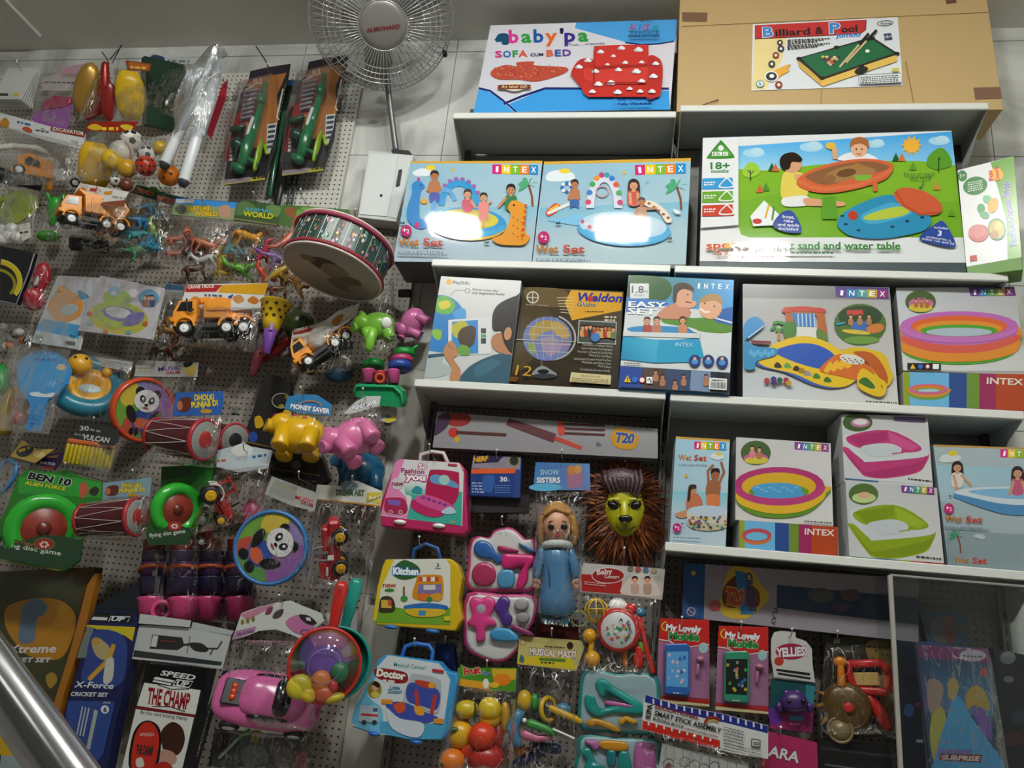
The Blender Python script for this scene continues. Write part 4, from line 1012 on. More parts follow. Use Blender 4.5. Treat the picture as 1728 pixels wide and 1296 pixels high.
def art(A):
 A.grad([(370,105),(815,135),(828,526),(366,495)],['c0bec0','c8c6c8','d4d2d0','ccc8c4'])
 A.poly([(645,128),(806,138),(806,176),(645,164)],'6a4a8c');intex(A,648,130,804,140,34,cs=('8a3a8c','3a78b4','6a9a4a','b8a030','8a2c7a'))
 A.ell(462,180,71,58,'3f5a2c');A.ell(462,205,58,24,'b85a90');A.ell(465,215,56,18,'c8b83c');kid(A,445,158,11,'c87a84');kid(A,478,165,10,'b06a50')
 rainbow(A,570,335,215,88,70,('a8306c','d0a424','5a8a24','d0a424'),'4a9acc')
 A.blob([(368,395),(400,430),(500,462),(600,468),(700,450),(780,400),(782,360),(700,410),(570,430),(440,410),(368,370)],'d8ac2c')
 A.ring(572,340,217,90,34,'b03a74',a0=0,a1=180);A.ell(560,352,120,30,'4a9acc')
 for k in range(10):A.ell(470+k*20,345+(k%3)*9,10,4,'7ab8dc',n=6)
 A.tiny(690,506,818,516,6,'444444',4)
_,_,fz=carton('pool_side_box','striped pool box lying under the pink yellow green ring pool box',q4(V,[(385,496),(852,530),(855,670),(385,630)]),-0.285,0.17,lambda A:(stripes(A,386,497,850,530,130,136,0,0,1),A.ell(466,577,70,36,'c8783c'),A.ell(466,568,70,32,'b84a50'),A.ell(466,574,52,20,'6ab0d8'),A.text('INTEX',692,564,832,572,28,'e8dcd4',b=.02)),z=Z['4R'],view=V,side='b0aca8',rough=.3)
carton('pool_box','white box with a pink, yellow and green ring pool on the lowest shelf',q4(V,[(370,104),(816,134),(828,528),(366,496)]),-0.272,0.16,art,lean=2,z=max(fz[0].z,fz[1].z),view=V,side='a09c98',rough=.3)
def sqpool(c1,c2,c3,ox,oy,k):
 def art(A):
  A.grad(art.q,['bcc0c4','c0c0c2','d2d2d0','c6c8ca'])
  f=lambda pts:[(x+ox,(y-69)*k+69+oy)for x,y in pts]
  A.blob(f([(876,150),(885,185),(950,265),(985,292),(1080,300),(1220,275),(1262,235),(1268,180),(1100,215)]),c1);A.blob(f([(880,165),(960,255),(1010,268),(1230,225),(1266,195),(1262,225),(1220,268),(1080,294),(985,285),(940,250)]),c2)
  A.blob(f([(876,105),(900,88),(1080,66),(1115,72),(1225,130),(1268,170),(1250,200),(1000,222),(965,212),(882,140)]),'c8ccd0');A.blob(f([(892,104),(1085,72),(1240,150),(1190,178),(960,160)]),c1);A.poly(f([(897,104),(1083,76),(1082,118),(955,155)]),c2);A.poly(f([(1083,76),(1232,150),(1200,172),(1100,140)]),c3)
  A.blob(f([(955,158),(1000,140),(1090,135),(1150,160),(1120,190),(1010,196)]),'c0c8cc');A.line(f([(1105,184),(1160,178)]),5,c1)
 return art
a1=sqpool('b83a74','a83068','c8508a',0,0,1.0);a1.q=[(868,6),(1272,14),(1298,332),(880,298)]
a2=sqpool('8aa01c','7a9014','98b02c',32,352,1.12);a2.q=[(886,314),(1316,345),(1350,700),(905,668)]
def art(A):
 a1(A);A.ell(942,36,70,42,'3f5a2c');A.ell(955,38,46,22,'b8749a');A.ell(955,34,34,14,'d8d0d4')
 A.poly([(1113,8),(1262,14),(1262,38),(1114,30)],'5a4a74');A.tiny(1180,306,1290,318,7,'333333',3)
 A.poly([(880,298),(1040,312),(1040,324),(882,312)],'3a6a9a')
def artb(A):
 a2(A);A.ell(970,374,70,50,'4f6a30');A.ell(972,392,56,24,'b8cc8c');A.ell(975,380,30,16,'d0a888')
 A.poly([(1148,330),(1302,340),(1304,378),(1150,366)],'5a3a7c');intex(A,1151,332,1300,342,34,cs=('7a3a8c','3a68a4','4a9a6a','b8a030','8a2c7a'));A.tiny(1218,672,1336,684,7,'333333',5)
 for a,b,c in((905,1010,'3a7a4c'),(1010,1130,'2a5a9a'),(1130,1190,'7aa02c'),(1190,1352,'a83434')):A.poly([(a,668+(a-905)*.075),(b,668+(b-905)*.075),(b,682+(b-905)*.078),(a,680+(a-905)*.075)],c)
_,_,fz=carton('pool_box','white box with a lime green square pool, under the pink one',q4(V,[(886,314),(1318,345),(1352,716),(905,682)]),-0.295,0.2,artb,yaw=0,z=Z['4R'],view=V,side='c0c2c4',rough=.28)
carton('pool_box','white box with a pink square pool, stacked on the green one',q4(V,[(866,-4),(1274,4),(1300,338),(880,304)]),-0.283,0.2,art,yaw=0,z=max(fz[0].z,fz[1].z),view=V,side='c0c2c4',rough=.28)
def art(A):
 A.grad([(1300,142),(1740,158),(1756,752),(1372,720)],['a4b4bc','a8b8c0','a0b0b8','94a8b0']);A.poly([(1300,140),(1740,156),(1741,164),(1302,150)],'b89048')
 A.grad([(1310,240),(1745,250),(1750,420),(1330,410)],['98c0d0','98c0d0','a4bcc8','a4bcc8'])
 intex(A,1616,162,1790,170,38);A.blob([(1328,215),(1345,190),(1400,186),(1432,205),(1400,222),(1350,226)],'ccd4d8');A.ell(1390,182,22,14,'d8c040')
 kid(A,1412,248,22,'d8d0cc',skin='c89878',long=True,arms=[(.8,3,4),(-.8,0,5)])
 A.blob([(1392,380),(1460,350),(1600,342),(1750,348),(1752,460),(1660,472),(1560,450),(1420,400)],'4a86b8');A.blob([(1396,368),(1460,348),(1600,340),(1750,345),(1750,420),(1620,420),(1480,390)],'c8d4dc');A.blob([(1460,362),(1600,350),(1750,356),(1750,395),(1600,392)],'7ab0d4')
 kid(A,1695,275,24,'b8587a',skin='c89878',long=True,arms=[(-.8,-1.6,4.4),(.8,1.8,4.4)])
 plus2(A,1371,444,24);wetset(A,1350,504,1528,512,30);A.tiny(1350,536,1560,546,5,'6a7a80',4)
 A.grad([(1362,548),(1752,566),(1756,750),(1374,720)],['84989e','889aa0','8a9aa2','82949a']);palm(A,1410,570,44,leaf='3f8a68');wetset(A,1392,700,1548,704,28);A.blob([(1485,575),(1500,564),(1540,570),(1530,590)],'b4c0c4');A.ell(1375,385,7,4,'2a3a3a',n=6)
carton('pool_box','pale blue pool box with two girls by a rectangular pool, lowest shelf right end',q4(V,[(1300,140),(1742,156),(1758,754),(1372,722)]),-0.28,0.15,art,yaw=0,z=Z['4R'],view=V,side='8a9ca4',rough=.28)
# TOY BUILDERS (shared shapes)
def hang(name,label,cat,px,py,Y,group=None):return thing(name,label,cat,P(px,py,Y),group)
def pt(name,material,root,fn,parent=None):
 mb=MB();fn(mb);return mb.build(name,material,root,parent)
ORG=mat('e8921a',0.35);DRK=mat('17171a',0.5);WHT=mat('ececea',0.35);GRY=mat('7c7f82',0.4)
def wheel(root,M,x,y,z,r,w,hub='e4e6e6'):
 t=pt('wheel',DRK,root,lambda m:m.lathe(M@TR(x,y,z-w/2),[(r*.5,0),(r*.92,0),(r,w*.2),(r,w*.8),(r*.92,w),(r*.6,w)],18))
 pt('hub',mat(hub,0.3),root,lambda m:m.lathe(M@TR(x,y,z+w/2),[(r*.62,-1),(r*.6,.4),(r*.45,.8),(r*.3,.2),(r*.18,1.4),(0.01,1.6)],14),t)
def truck(root,M,kind='dump',body=ORG,under=DRK):
 """toy lorry, about 100 units long, cab to the left, side towards the viewer"""
 pt('chassis',under,root,lambda m:(m.box(M,0,-8,0,96,10,34,2),m.box(M,0,-15,0,84,6,26,2)))
 cab=pt('cab',body,root,lambda m:(m.prism(M,[(-48,-4),(-48,10),(-40,26),(-18,28),(-18,-4)],-18,18,inset=.06),m.box(M,-49,0,0,5,7,36,1.5)))
 pt('window',mat('20242a',0.15),root,lambda m:(m.prism(M,[(-43,11),(-37.5,23),(-24,24),(-24,11)],17,18.6),m.prism(M@TR(-43.5,18,0)@RT('Y',-90)@RT('X',0),[(-13,-6),(-13,6),(13,6),(13,-6)],0,1)),cab)
 pt('fender',body,root,lambda m:[m.lathe(M@TR(x,-10,17),[(13,-6),(13,4),(10.5,4),(10.5,-6)],16,a0=0,a1=180)for x in(-33,20,40)])
 for x in(-33,18,39):
  wheel(root,M,x,-13,17,9.5,8);wheel(root,M,x,-13,-17,9.5,8)
 if kind=='dump':pt('tipper_bed',body,root,lambda m:(m.prism(M,[(-14,2),(-16,30),(-24,36),(-24,39),(-12,36),(46,30),(54,18),(46,2)],-20,20,inset=.05),[m.box(M,-4+k*13,16,20.5,3,24,2)for k in range(4)]))
 elif kind=='crane':
  pt('turntable',body,root,lambda m:(m.prism(M,[(-12,2),(-12,26),(4,32),(44,26),(50,2)],-15,15,inset=.06),m.box(M,8,18,16,30,12,3)))
  pt('boom',body,root,lambda m:(m.box(M@TR(4,32,0)@RT('Z',6),16,0,0,76,9,10,1.5),m.box(M,46,30,0,10,18,14)))
  pt('crane_hook',DRK,root,lambda m:m.sweep(M,[(-30,26,22),(-30,12,22),(-26,8,22),(-22,12,22)],1.2,6))
 elif kind=='mixer':pt('mixer_drum',mat('d9d6d0',0.35),root,lambda m:m.lathe(M@TR(14,16,0)@RT('Y',90)@RT('X',-14),[(7,-30),(17,-20),(20,-4),(18,12),(10,30),(11,34),(8,34)],18))
 elif kind=='excavator':pass
def dino(root,M,col,name='toy_dinosaur',long=False,rough=.3,seed=1):
 """standing plastic dinosaur, about 50 units long, head to the right"""
 def f(m):
  if long:sp=[(-30,-2,0),(-20,0,0),(-8,3,0),(4,3,0),(13,8,0),(18,17,0),(22,24,0),(29,25,0)];rr=[1.2,3,6.5,7.2,5,3,2.6,2.2]
  else:sp=[(-30,1,0),(-20,-1,0),(-9,1,0),(1,5,0),(8,12,0),(12,17,0),(18,18,0),(25,17,0)];rr=[1,2.6,6,7.2,5,4.2,4.4,2.2]
  m.sweep(M,sp,rr,10)
  for z in(-4,4):
   m.sweep(M,[(-6,-1,z),(-4+z*.4,-8,z*1.3),(-8+z*.4,-14,z*1.4),(-4+z*.4,-18,z*1.5)],[4.2,3,1.8,2],8)
   if long:m.sweep(M,[(6,0,z),(7-z*.3,-9,z*1.2),(8-z*.3,-18,z*1.3)],[3.4,2.2,2.2],8)
   else:m.sweep(M,[(8,8,z),(13,3,z*1.4),(16,4,z*1.5)],[2,1.3,1],6)
  for k in range(6):m.lathe(M@TR(-18+k*5,4+k*1.6+(2 if k>1 else 0),0),[(1.8,0),(0.05,4.5)],5,ax='y')
 return pt(name,mat(col,rough),root,f)
def beast(root,M,col,name='toy_horse',tail=True,spots=None):
 """four-legged plastic animal, about 50 units long, head to the right"""
 def f(m):
  m.sweep(M,[(-17,3,0),(-10,3,0),(0,2,0),(9,3,0),(14,5,0)],[5,6.8,6.2,6.6,5],10)
  m.sweep(M,[(12,6,0),(17,13,0),(20,19,0)],[5,3.6,3],8);m.sweep(M,[(19,20,0),(24,18,0),(29,14,0)],[3.4,3,2.1],8)
  for z in(-3.5,3.5):
   m.sweep(M,[(12,2,z),(12.5-z*.5,-8,z*1.1),(12.5,-19,z*1.1)],[3,1.7,1.5],7);m.sweep(M,[(-14,3,z),(-15+z*.4,-6,z*1.1),(-17,-12,z*1.1),(-15.5,-19,z*1.1)],[4,2.2,1.5,1.5],7)
   m.lathe(M@TR(19,22,z*.6),[(1.3,0),(0.1,4)],5,ax='y')
  if tail:m.sweep(M,[(-19,6,0),(-24,2,0),(-25,-7,0)],[1.6,1.8,.8],6)
 return pt(name,mat(col,.35),root,f)
def ball(root,M,x,y,z,r,col,name='ball',marks=None,mc='1a1a1c',rough=.3):
 b=pt(name,mat(col,rough),root,lambda m:m.ell(M,x,y,z,r,n=20))
 if marks:
  def f(m):
   for th,ph,s in marks:
    n=Vector((math.sin(th)*math.cos(ph),math.sin(ph),math.cos(th)*math.cos(ph)))
    q=n.to_track_quat('Z','Y').to_matrix().to_4x4();c=Vector((x,y,z))+n*r*0.99
    m.lathe(M@TR(*c)@q,[(r*s,-r*.06),(r*s*.9,r*.02),(0.01,r*.045)],5,sm=False)
  pt('ball_patch',mat(mc,.4),root,f,b)
 return b
SOC=[(0.1,.1,.32),(1.2,.2,.3),(-1.15,.1,.3),(.5,.95,.28),(-.6,1.0,.28),(.7,-.85,.28),(-.5,-.9,.28),(2.2,.6,.3),(-2.2,.5,.3)]
def stick(A,pts,w,c):return A.line(pts,w,c)
# LEFT WALL, TOP ROW
V=(0,0,4.32)
for k in range(5,-1,-1):
 d=(k*15,k*13)
 lab=['front','second','third','fourth','fifth','rearmost'][k]+' white drawing board pack of the stack in the top left corner'
 r=hang('board_pack',lab,'toy pack',30+k*3,140+k*3,-0.20+k*0.018,'white drawing board packs')
 def art(A,k=k):
  A.poly([(0,672),(150,672),(140,722),(0,722)],'c8ccc8');A.poly([(-10,680),(60,682),(60,700),(-10,698)],'3a3a3a');A.poly([(100,678),(138,680),(134,702),(98,700)],'e0c030')
 pts=[(60+d[0],495),(268+d[0]*.3,495+d[1]*.3),(150+d[0]*1.1,724+d[1]),(-60+d[0],722+d[1])]
 card(r,pts,-0.20+k*0.018,art if k==0 else None,view=V,th=.006,col='d2d4d0',name='board')
hook(30,112,-0.2,'white drawing boards')
V=(0,60,4)
r=hang('glove_pack','pink and white glove pack beside the drawing board stack','toy pack',98,160,-0.19)
card(r,[(285,290),(575,185),(545,300),(520,375),(280,370)],-0.19,lambda A:(A.poly([(290,292),(545,296),(530,340),(285,335)],'c9c2c4'),A.poly([(400,215),(575,190),(550,285),(410,280)],'b89aa4'),A.tiny(300,320,520,326,10,'6a5a60',2),A.ell(470,235,30,14,'c88aa8')),view=V,col='cfc4c6')
card(r,[(275,500),(300,440),(360,405),(480,415),(490,450),(430,480)],-0.20,None,view=V,th=.006,col='a8305c',name='glove')
card(r,[(200,540),(280,495),(430,482),(480,455),(465,560),(440,640),(250,610)],-0.195,None,view=V,th=.01,col='9a5aa8',name='pouch');bag(r,[(285,250),(540,255),(470,640),(200,560)],-0.19,10,3,view=V)
r=hang('mask_bag','red and gold foil mask bag below the tangle of hooks','toy pack',152,150,-0.2)
pt('mask',mat('b28a3c',.3,.4),r,lambda m:m.ell(IF(147,152,-0.2,rot=-20),0,0,0,20,46,10))
pt('red_foil',mat('9c2a22',.25,.3,bump=.3),r,lambda m:(m.sweep(IF(152,152,-0.21),[(30,40,0),(22,0,4),(12,-26,4),(-12,-44,0)],[6,10,12,5],8)))
bag(r,[(690,220),(740,215),(640,540),(520,580)],-0.21,12,5,view=V)
r=hang('yellow_toy_bag','plain yellow capsule shaped toy in a bag with orange header','toy pack',215,150,-0.24)
pt('capsule',mat('d8ae1c',.35),r,lambda m:m.sweep(IF(219,160,-0.23,rot=-8),[(0,-24,0),(0,0,0),(0,22,0)],[21,23,21],18,flat=.5))
card(r,[(845,165),(1020,190),(1010,240),(860,235)],-0.24,lambda A:(A.poly([(870,175),(1010,200),(1000,235),(870,225)],'c06a24'),A.tiny(880,220,990,228,14,'e8c860',3)),view=V,col='8a4a2a')
pt('red_pouch',mat('8e241e',.3,bump=.3),r,lambda m:m.ell(IF(185,172,-0.23,rot=-12),0,0,0,12,32,6));bag(r,[(770,220),(985,240),(990,600),(760,580)],-0.24,14,6,view=V)
r=hang('green_cape_bag','glossy dark green costume bag with a white header','toy pack',285,150,-0.11)
card(r,[(1000,150),(1030,115),(1110,145),(1310,150),(1295,195),(1100,190),(1000,180)],-0.11,lambda A:(A.blob([(1010,165),(1040,130),(1110,150),(1090,182)],'2a4a6a'),A.tiny(1130,180,1280,185,18,'7a8488',4)),view=V,col='c4c8c8')
pt('folded_cape',mat('1f3a2c',.3,bump=.4),r,lambda m:m.box(IF(275,143,-0.105,rot=-12),0,0,0,68,78,10,4));bag(r,[(990,190),(1310,190),(1190,560),(920,470)],-0.115,12,7,view=V,crump=1.6)
pt('lower_cape',mat('20402c',.35,bump=.4),r,lambda m:m.box(IF(268,200,-0.10,rot=-12),0,0,0,50,34,8,4))
# leaf shaped white bag with tubes
r=hang('tube_bag','tall pointed translucent white bag holding white tubes with dark ends','toy pack',320,200,-0.36)
for(x0,y0,x1,y1,wd)in((1440,150,1112,865,34),(1488,170,1240,985,36),(1470,300,1300,800,30)):
 a,b=P(0+x0/4,60+y0/4,-0.36),P(x1/4,60+y1/4,-0.36);rr=wd/4*pxm(a)
 t=pt('tube',mat('d8dade',.3),r,lambda m:m.sweep(None,[a,a.lerp(b,.3),a.lerp(b,.6),b],[rr*.5,rr*.95,rr,rr],14))
 pt('tube_end',mat('3a3c40',.4),r,lambda m:m.sweep(None,[b,b+(b-a).normalized()*0.004],rr*1.03,14),t)
HAZE=film_mat('e6eaee',0.26,0.25,0.35,30)
def leaf(m):
 pl=Plane(330,190,-0.375);k=pxm(pl.o)
 prof=[(1500,90,1520,92),(1400,110,1505,130),(1300,200,1500,220),(1230,300,1490,300),(1185,420,1460,420),(1170,520,1420,520),(1180,600,1390,600),(1170,680,1380,680)]
 vs=[];n=10
 for sg in(1,-1):
  for(x0,y0,x1,y1)in prof:
   for i in range(n+1):
    u=i/n;vs.append(pl((x0+(x1-x0)*u)/4,60+(y0+(y1-y0)*u)/4,sg*k*(math.sin(math.pi*u)*16+(noise.noise(Vector((u*5,y0*.01,sg))))*3)))
 L=len(prof)*(n+1)
 m.add(vs,[(s*L+j*(n+1)+i,s*L+j*(n+1)+i+1,s*L+(j+1)*(n+1)+i+1,s*L+(j+1)*(n+1)+i)for s in(0,1)for j in range(len(prof)-1)for i in range(n)],None,True)
pt('hazy_bag',HAZE,r,leaf)
r=hang('pink_strip_pack','narrow crimson strip hanging behind the white tube bag','toy pack',365,190,-0.12)
card(r,[(1500,330),(1535,300),(1520,420),(1420,690),(1395,660)],-0.12,None,view=V,th=.008,col='a8203c',name='strip');hook(378,138,-.12,'crimson strip')
# tangle of wire hooks
for k,(x0,y0,x1,y1)in enumerate(((172,88,184,108),(205,76,190,106),(432,78,455,116),(186,100,200,84))):
 a,b=P(x0,y0,-0.26),P(x1,y1,-0.06)
 mb=MB();mb.sweep(None,[a,a.lerp(b,.6)+Vector((0,0,.006)),b],.003,6)
 solo('bent_wire',mb,mat('4a4644',.4,.6),'bent dark wire prong sticking up '+['left of the tangle above the yellow capsule','right in the tangle above the yellow capsule','above the left blaster pack','crossing the tangle above the yellow capsule'][k],'wire')
# blaster packs
V=(360,0,4)
def blaster(ox,oy,label,Y):
 r=hang('blaster_pack',label,'toy pack',360+(300+ox)/4,(850+oy)/4,Y,'dart blaster packs')
 o=[(235,545),(250,480),(360,455),(520,430),(505,520),(440,650),(440,800),(420,1000),(350,1215),(70,1250),(95,1060),(150,780),(180,640)]
 off=lambda pts:[(x+ox,y+oy)for x,y in pts]
 def art(A):
  A.poly(off([(240,560),(350,500),(500,480),(430,640),(440,800),(380,1000),(200,1000),(220,800)]),'b0703c')
  A.poly(off([(235,545),(250,490),(360,462),(510,435),(500,490),(350,520)]),'2a2430');A.text('ILI',278+ox,572+oy,330+ox,560+oy,34,'d8d4c8',b=.04)
  A.line(off([(200,690),(212,610),(275,575)]),10,'d8d4d0');A.line(off([(470,600),(430,790),(445,810)]),8,'d0ccc4')
  A.poly(off([(150,780),(205,730),(140,960),(100,1080),(80,1090)]),'8a1c20');A.poly(off([(205,610),(330,580),(320,820),(180,840)]),'a84a4c')
  A.poly(off([(365,840),(430,830),(415,930),(380,1040),(360,1030)]),'d4d8dc')
  for k in range(5):A.poly(off([(372-k*2,850+k*34),(424-k*4,842+k*34),(420-k*4,862+k*34),(370-k*2,868+k*34)]),'3a4a54')
  A.poly(off([(70,1225),(345,1190),(350,1215),(70,1250)]),'b0a83c');A.poly(off([(75,1215),(250,1195),(245,1225),(72,1244)]),'8a8088');A.tiny(268+ox,1212+oy,345+ox,1202+oy,16*.7,'20301c',4)
  for k in range(4):A.poly(off([(110+k*2,1070-k*26),(130+k*2,1068-k*26),(128+k*2,1086-k*26),(108+k*2,1088-k*26)]),'c0bcb8')
 pl=card(r,off(o),Y,art,yaw=4,view=V,col='1f1c20',name='backing_card',th=.006)
 k=pxm(pl.o)
 q=lambda x,y,d:pl(360+(x+ox)/4,(y+oy)/4,d*k)
 G=mat('1f6a44',.18);S=mat('c0c8cc',.15)
 pt('barrel',G,r,lambda m:(m.sweep(None,[q(365,590,10),(q(350,700,12)),q(315,830,13),q(280,950,13)],[3.5*k,5*k,6*k,6.5*k],12),m.sweep(None,[q(350,690,15),q(345,725,15)],7.5*k,12)))
 pt('blaster_body',G,r,lambda m:(m.sweep(None,[q(285,930,14),q(250,1030,15),q(215,1130,12)],[8*k,10*k,8*k],12),m.sweep(None,[q(200,1170,12),q(165,1150,12)],[9*k,7*k],10),m.sweep(None,[q(240,1100,12),q(290,1120,12),q(310,1140,10)],[5*k,4*k,4*k],8)))
 pt('sight',S,r,lambda m:m.sweep(None,[q(300,850,21),q(265,960,22)],3*k,8));pt('drum_magazine',mat('16382a',.25),r,lambda m:m.ell(None,*q(185,1010,12),13*k,n=14))
 pt('side_clip',mat('17402c',.25),r,lambda m:m.sweep(None,[q(150,905,10),q(220,880,10)],[6*k,5*k],8))
 pt('lime_holder',mat('93b81c',.3),r,lambda m:(m.sweep(None,[q(345,980,10),q(325,1070,12),q(295,1165,10)],[4*k,8*k,5*k],8,flat=.5),m.sweep(None,[q(365,1010,10),q(375,1060,10)],3*k,8)))
 for j in range(7):pt('foam_dart',mat('7a7c8a',.5),r,lambda m:m.sweep(None,[q(225-j*4,640+j*30,7),q(310-j*7,622+j*30,7)],2.6*k,8))
 film=MB();
 mbq=[q(200,620,24),q(430,560,24),q(380,1000,26),q(320,1190,24),q(90,1215,24),q(130,900,26)];base=[q(190,600,1),q(450,530,1),q(400,1010,1),q(340,1210,1),q(75,1235,1),q(110,890,1)]
 film.add(mbq+base,[tuple(range(6))]+[(i,(i+1)%6,6+(i+1)%6,6+i)for i in range(6)],None,False);film.build('blister',CLEAR,r)
blaster(0,0,'left of two army green dart blaster packs',-0.14)
blaster(395,-62,'right of two army green dart blaster packs, overlapped by the fan',-0.13)
r=hang('launcher_pack','dark green tube launcher pack hidden between the two blaster packs','toy pack',468,250,-0.055)
card(r,[(500,540),(590,540),(570,700),(470,1300),(380,1330),(430,900)],-0.065,lambda A:(A.poly([(505,545),(585,545),(575,580),(500,580)],'2a5a8c'),A.poly([(520,640),(560,640),(550,720),(515,720)],'8a8c94')),view=V,col='15201c',name='backing_card',th=.005)
pt('launcher_tube',mat('1d5238',.15),r,lambda m:m.sweep(None,[P(480,190,-0.09),P(455,330,-0.09)],.011,12));pt('trigger',DRK,r,lambda m:m.box(IF(478,290,-0.09,rot=-10),0,0,0,14,60,10,2))
for x,w in((468,12),(484,5),(492,4)):pt('strap',mat('16241e',.4),r,lambda m:m.sweep(None,[P(x+14,282,-.06),P(x,346,-.06)],w/2*.0023,8))
hook(452,118,-0.14,'left dart blaster pack');hook(545,105,-0.13,'right dart blaster pack')
hook(508,330,-0.14,'empty spot under the right blaster pack')
# LEFT WALL, SECOND ROW
V=(0,60,4)
r=hang('excavator_bag','orange toy excavator in a bag with a white printed header, left edge','toy pack',50,240,-0.27)
card(r,[(0,520),(130,555),(345,615),(580,665),(560,745),(540,765),(300,705),(0,610)],-0.27,lambda A:(A.poly([(345,615),(580,662),(568,690),(340,645)],'8a2c1c'),A.text('EXCAVATOR',355,640,566,674,22,'e8e4dc',b=.03),A.blob([(5,575),(40,555),(65,590),(50,625),(5,615)],'c08a2c'),A.tiny(115,590,205,612,22*.7,'3a68b0',4),A.blob([(150,630),(180,615),(220,640),(200,660)],'c0542c'),A.ring(290,640,14,14,4,'3a4a8c'),A.tiny(240,645,330,660,12,'6a6a70',5),A.poly([(475,695),(545,715),(540,745),(470,725)],'e4e4e2'),[A.line([(482+k*8,702+k*2),(480+k*8,724+k*2)],3,'222222')for k in range(7)]),view=V,col='d8dadc')
M=IF(38,272,-0.24,rot=-12,s=1.0)
pt('cabin',ORG,r,lambda m:(m.prism(M,[(-8,-14),(-8,6),(8,16),(32,8),(36,-14)],-14,14,inset=.06),m.box(M,14,-16,0,60,8,34)))
pt('window',mat('2a2018',.2),r,lambda m:m.prism(M,[(2,-4),(4,5),(10,10),(24,5),(26,-6)],13,15))
pt('boom',mat('c8c8c4',.35),r,lambda m:(m.sweep(M,[(-36,14,2),(-14,22,2),(18,26,2),(50,18,2)],5,8,flat=.8),m.box(M,54,8,2,16,22,16)))
pt('arm',ORG,r,lambda m:m.sweep(M,[(34,4,4),(42,-14,4),(40,-38,4)],[8,7,5],8));pt('bucket',mat('c8cac8',.4),r,lambda m:m.prism(M,[(42,-6),(62,10),(74,-14),(50,-22)],-10,10))
wheel(r,M,-4,-14,16,9,8);pt('track',DRK,r,lambda m:m.sweep(M,[(-40,-28,6),(20,-34,6)],13,12));wheel(r,M,78,-20,10,8,6)
bag(r,[(0,600),(560,740),(440,1010),(0,1010)],-0.27,20,11,view=V)
r=hang('ball_bag','clear bag of sports balls below the yellow capsule toy','toy pack',225,260,-0.27)
card(r,[(610,580),(930,580),(895,655),(570,640)],-0.26,lambda A:(A.poly([(615,586),(900,588),(880,648),(580,634)],'9a2418'),A.blob([(590,622),(640,596),(700,625),(650,640)],'e0b830'),A.tiny(690,640,800,640,30*.7,'f0d020',4),A.blob([(810,610),(860,600),(900,620),(860,645)],'e0c030')),view=V,col='9a2418')
M=IF(0,0,-0.28)
def bl(px,py,rad,col,dz=0,**kw):
 m=IF(px,py,-0.26-dz*.001);return ball(r,m,0,0,0,rad,col,**kw)
bl(222,239,19,'e6e4de',10,marks=SOC);bl(205,256,19,'dcd6cc',20,name='baseball');pt('stitching',mat('b0403a',.5),r,lambda m:m.sweep(IF(205,256,-0.285),[(12*math.cos(t)+2,17*math.sin(t),13)for t in[-1.2+k*.3 for k in range(9)]],.8,5))
bl(190,270,18,'d8b41c',30);bl(214,284,16,'c89a18',20);bl(248,262,15,'dcdad6',5,marks=SOC,mc='1f1f20');bl(246,280,17,'b8321c',25,marks=[(a,b,.16)for a in(-1,-.4,.3,.9)for b in(-.6,0,.6)],mc='2a0c08');bl(285,296,18,'d8761c',20,marks=[(.2,.2,.2),(-.5,-.2,.16)],mc='4a2408');bl(271,250,12,'d8b01c',5);bl(195,306,10,'c8c4bc',15,marks=SOC);bl(213,312,11,'6a3a28',10,name='football')
pt('yellow_pouch',mat('d0a41c',.4,bump=.2),r,lambda m:m.sweep(IF(160,280,-0.25,rot=-8),[(0,-16,0),(0,20,0)],[26,24],18,flat=.4))
bag(r,[(600,640),(1120,690),(1210,960),(520,985)],-0.285,22,12,view=V,crump=1.5)
# third row
V=(0,290,4)
r=hang('bat_and_ball_pack','lime green table bat with white balls hanging at the left edge','toy pack',30,340,-0.27)
pl=Plane(30,340,-0.26,5);
card(r,[(0,170),(70,130),(180,125),(245,170),(255,240),(200,290),(120,345),(60,355),(0,320)],-0.26,lambda A:(A.text('HOT',0,215,50,205,18,'3a4020',b=.02),A.text('SPORT',0,240,95,222,18,'3a4020',b=.02),A.text('5',30,305,62,300,44,'4a5028')),view=V,col='8a9a2c',name='bat_blade',th=.008)
for k,(x,y)in enumerate(((14,399),(2,388),(20,386),(6,404),(28,400))):ball(r,IF(x,y,-0.26),0,0,0,10,'dcdcd8',name='ball')
bag(r,[(60,80),(270,130),(220,490),(-60,470)],-0.275,14,14,view=V);card(r,[(120,360),(200,340),(210,440),(150,470)],-0.27,lambda A:A.tiny(130,420,200,410,14,'3a3a3a',3),view=V,col='d0cec6',name='paper_tag')
r=hang('green_figure_bag','bright green toy figure in a bag left of the yellow dump truck','toy pack',92,370,-0.22)
pt('figure',mat('2c9a2a',.3),r,lambda m:(m.sweep(IF(92,350,-0.22,rot=-10),[(0,-26,0),(0,0,0),(2,12,0)],[8,11,8],12),m.sweep(IF(92,350,-0.22),[(-4,8,0),(-8,22,0)],3,8),m.sweep(IF(92,350,-0.22),[(8,8,0),(16,20,0)],3,8)))
pt('base',mat('3a8a2a',.4),r,lambda m:m.ell(IF(82,398,-0.22),0,0,0,18,10,10));bag(r,[(340,180),(470,190),(390,480),(250,460)],-0.225,12,15,view=V)
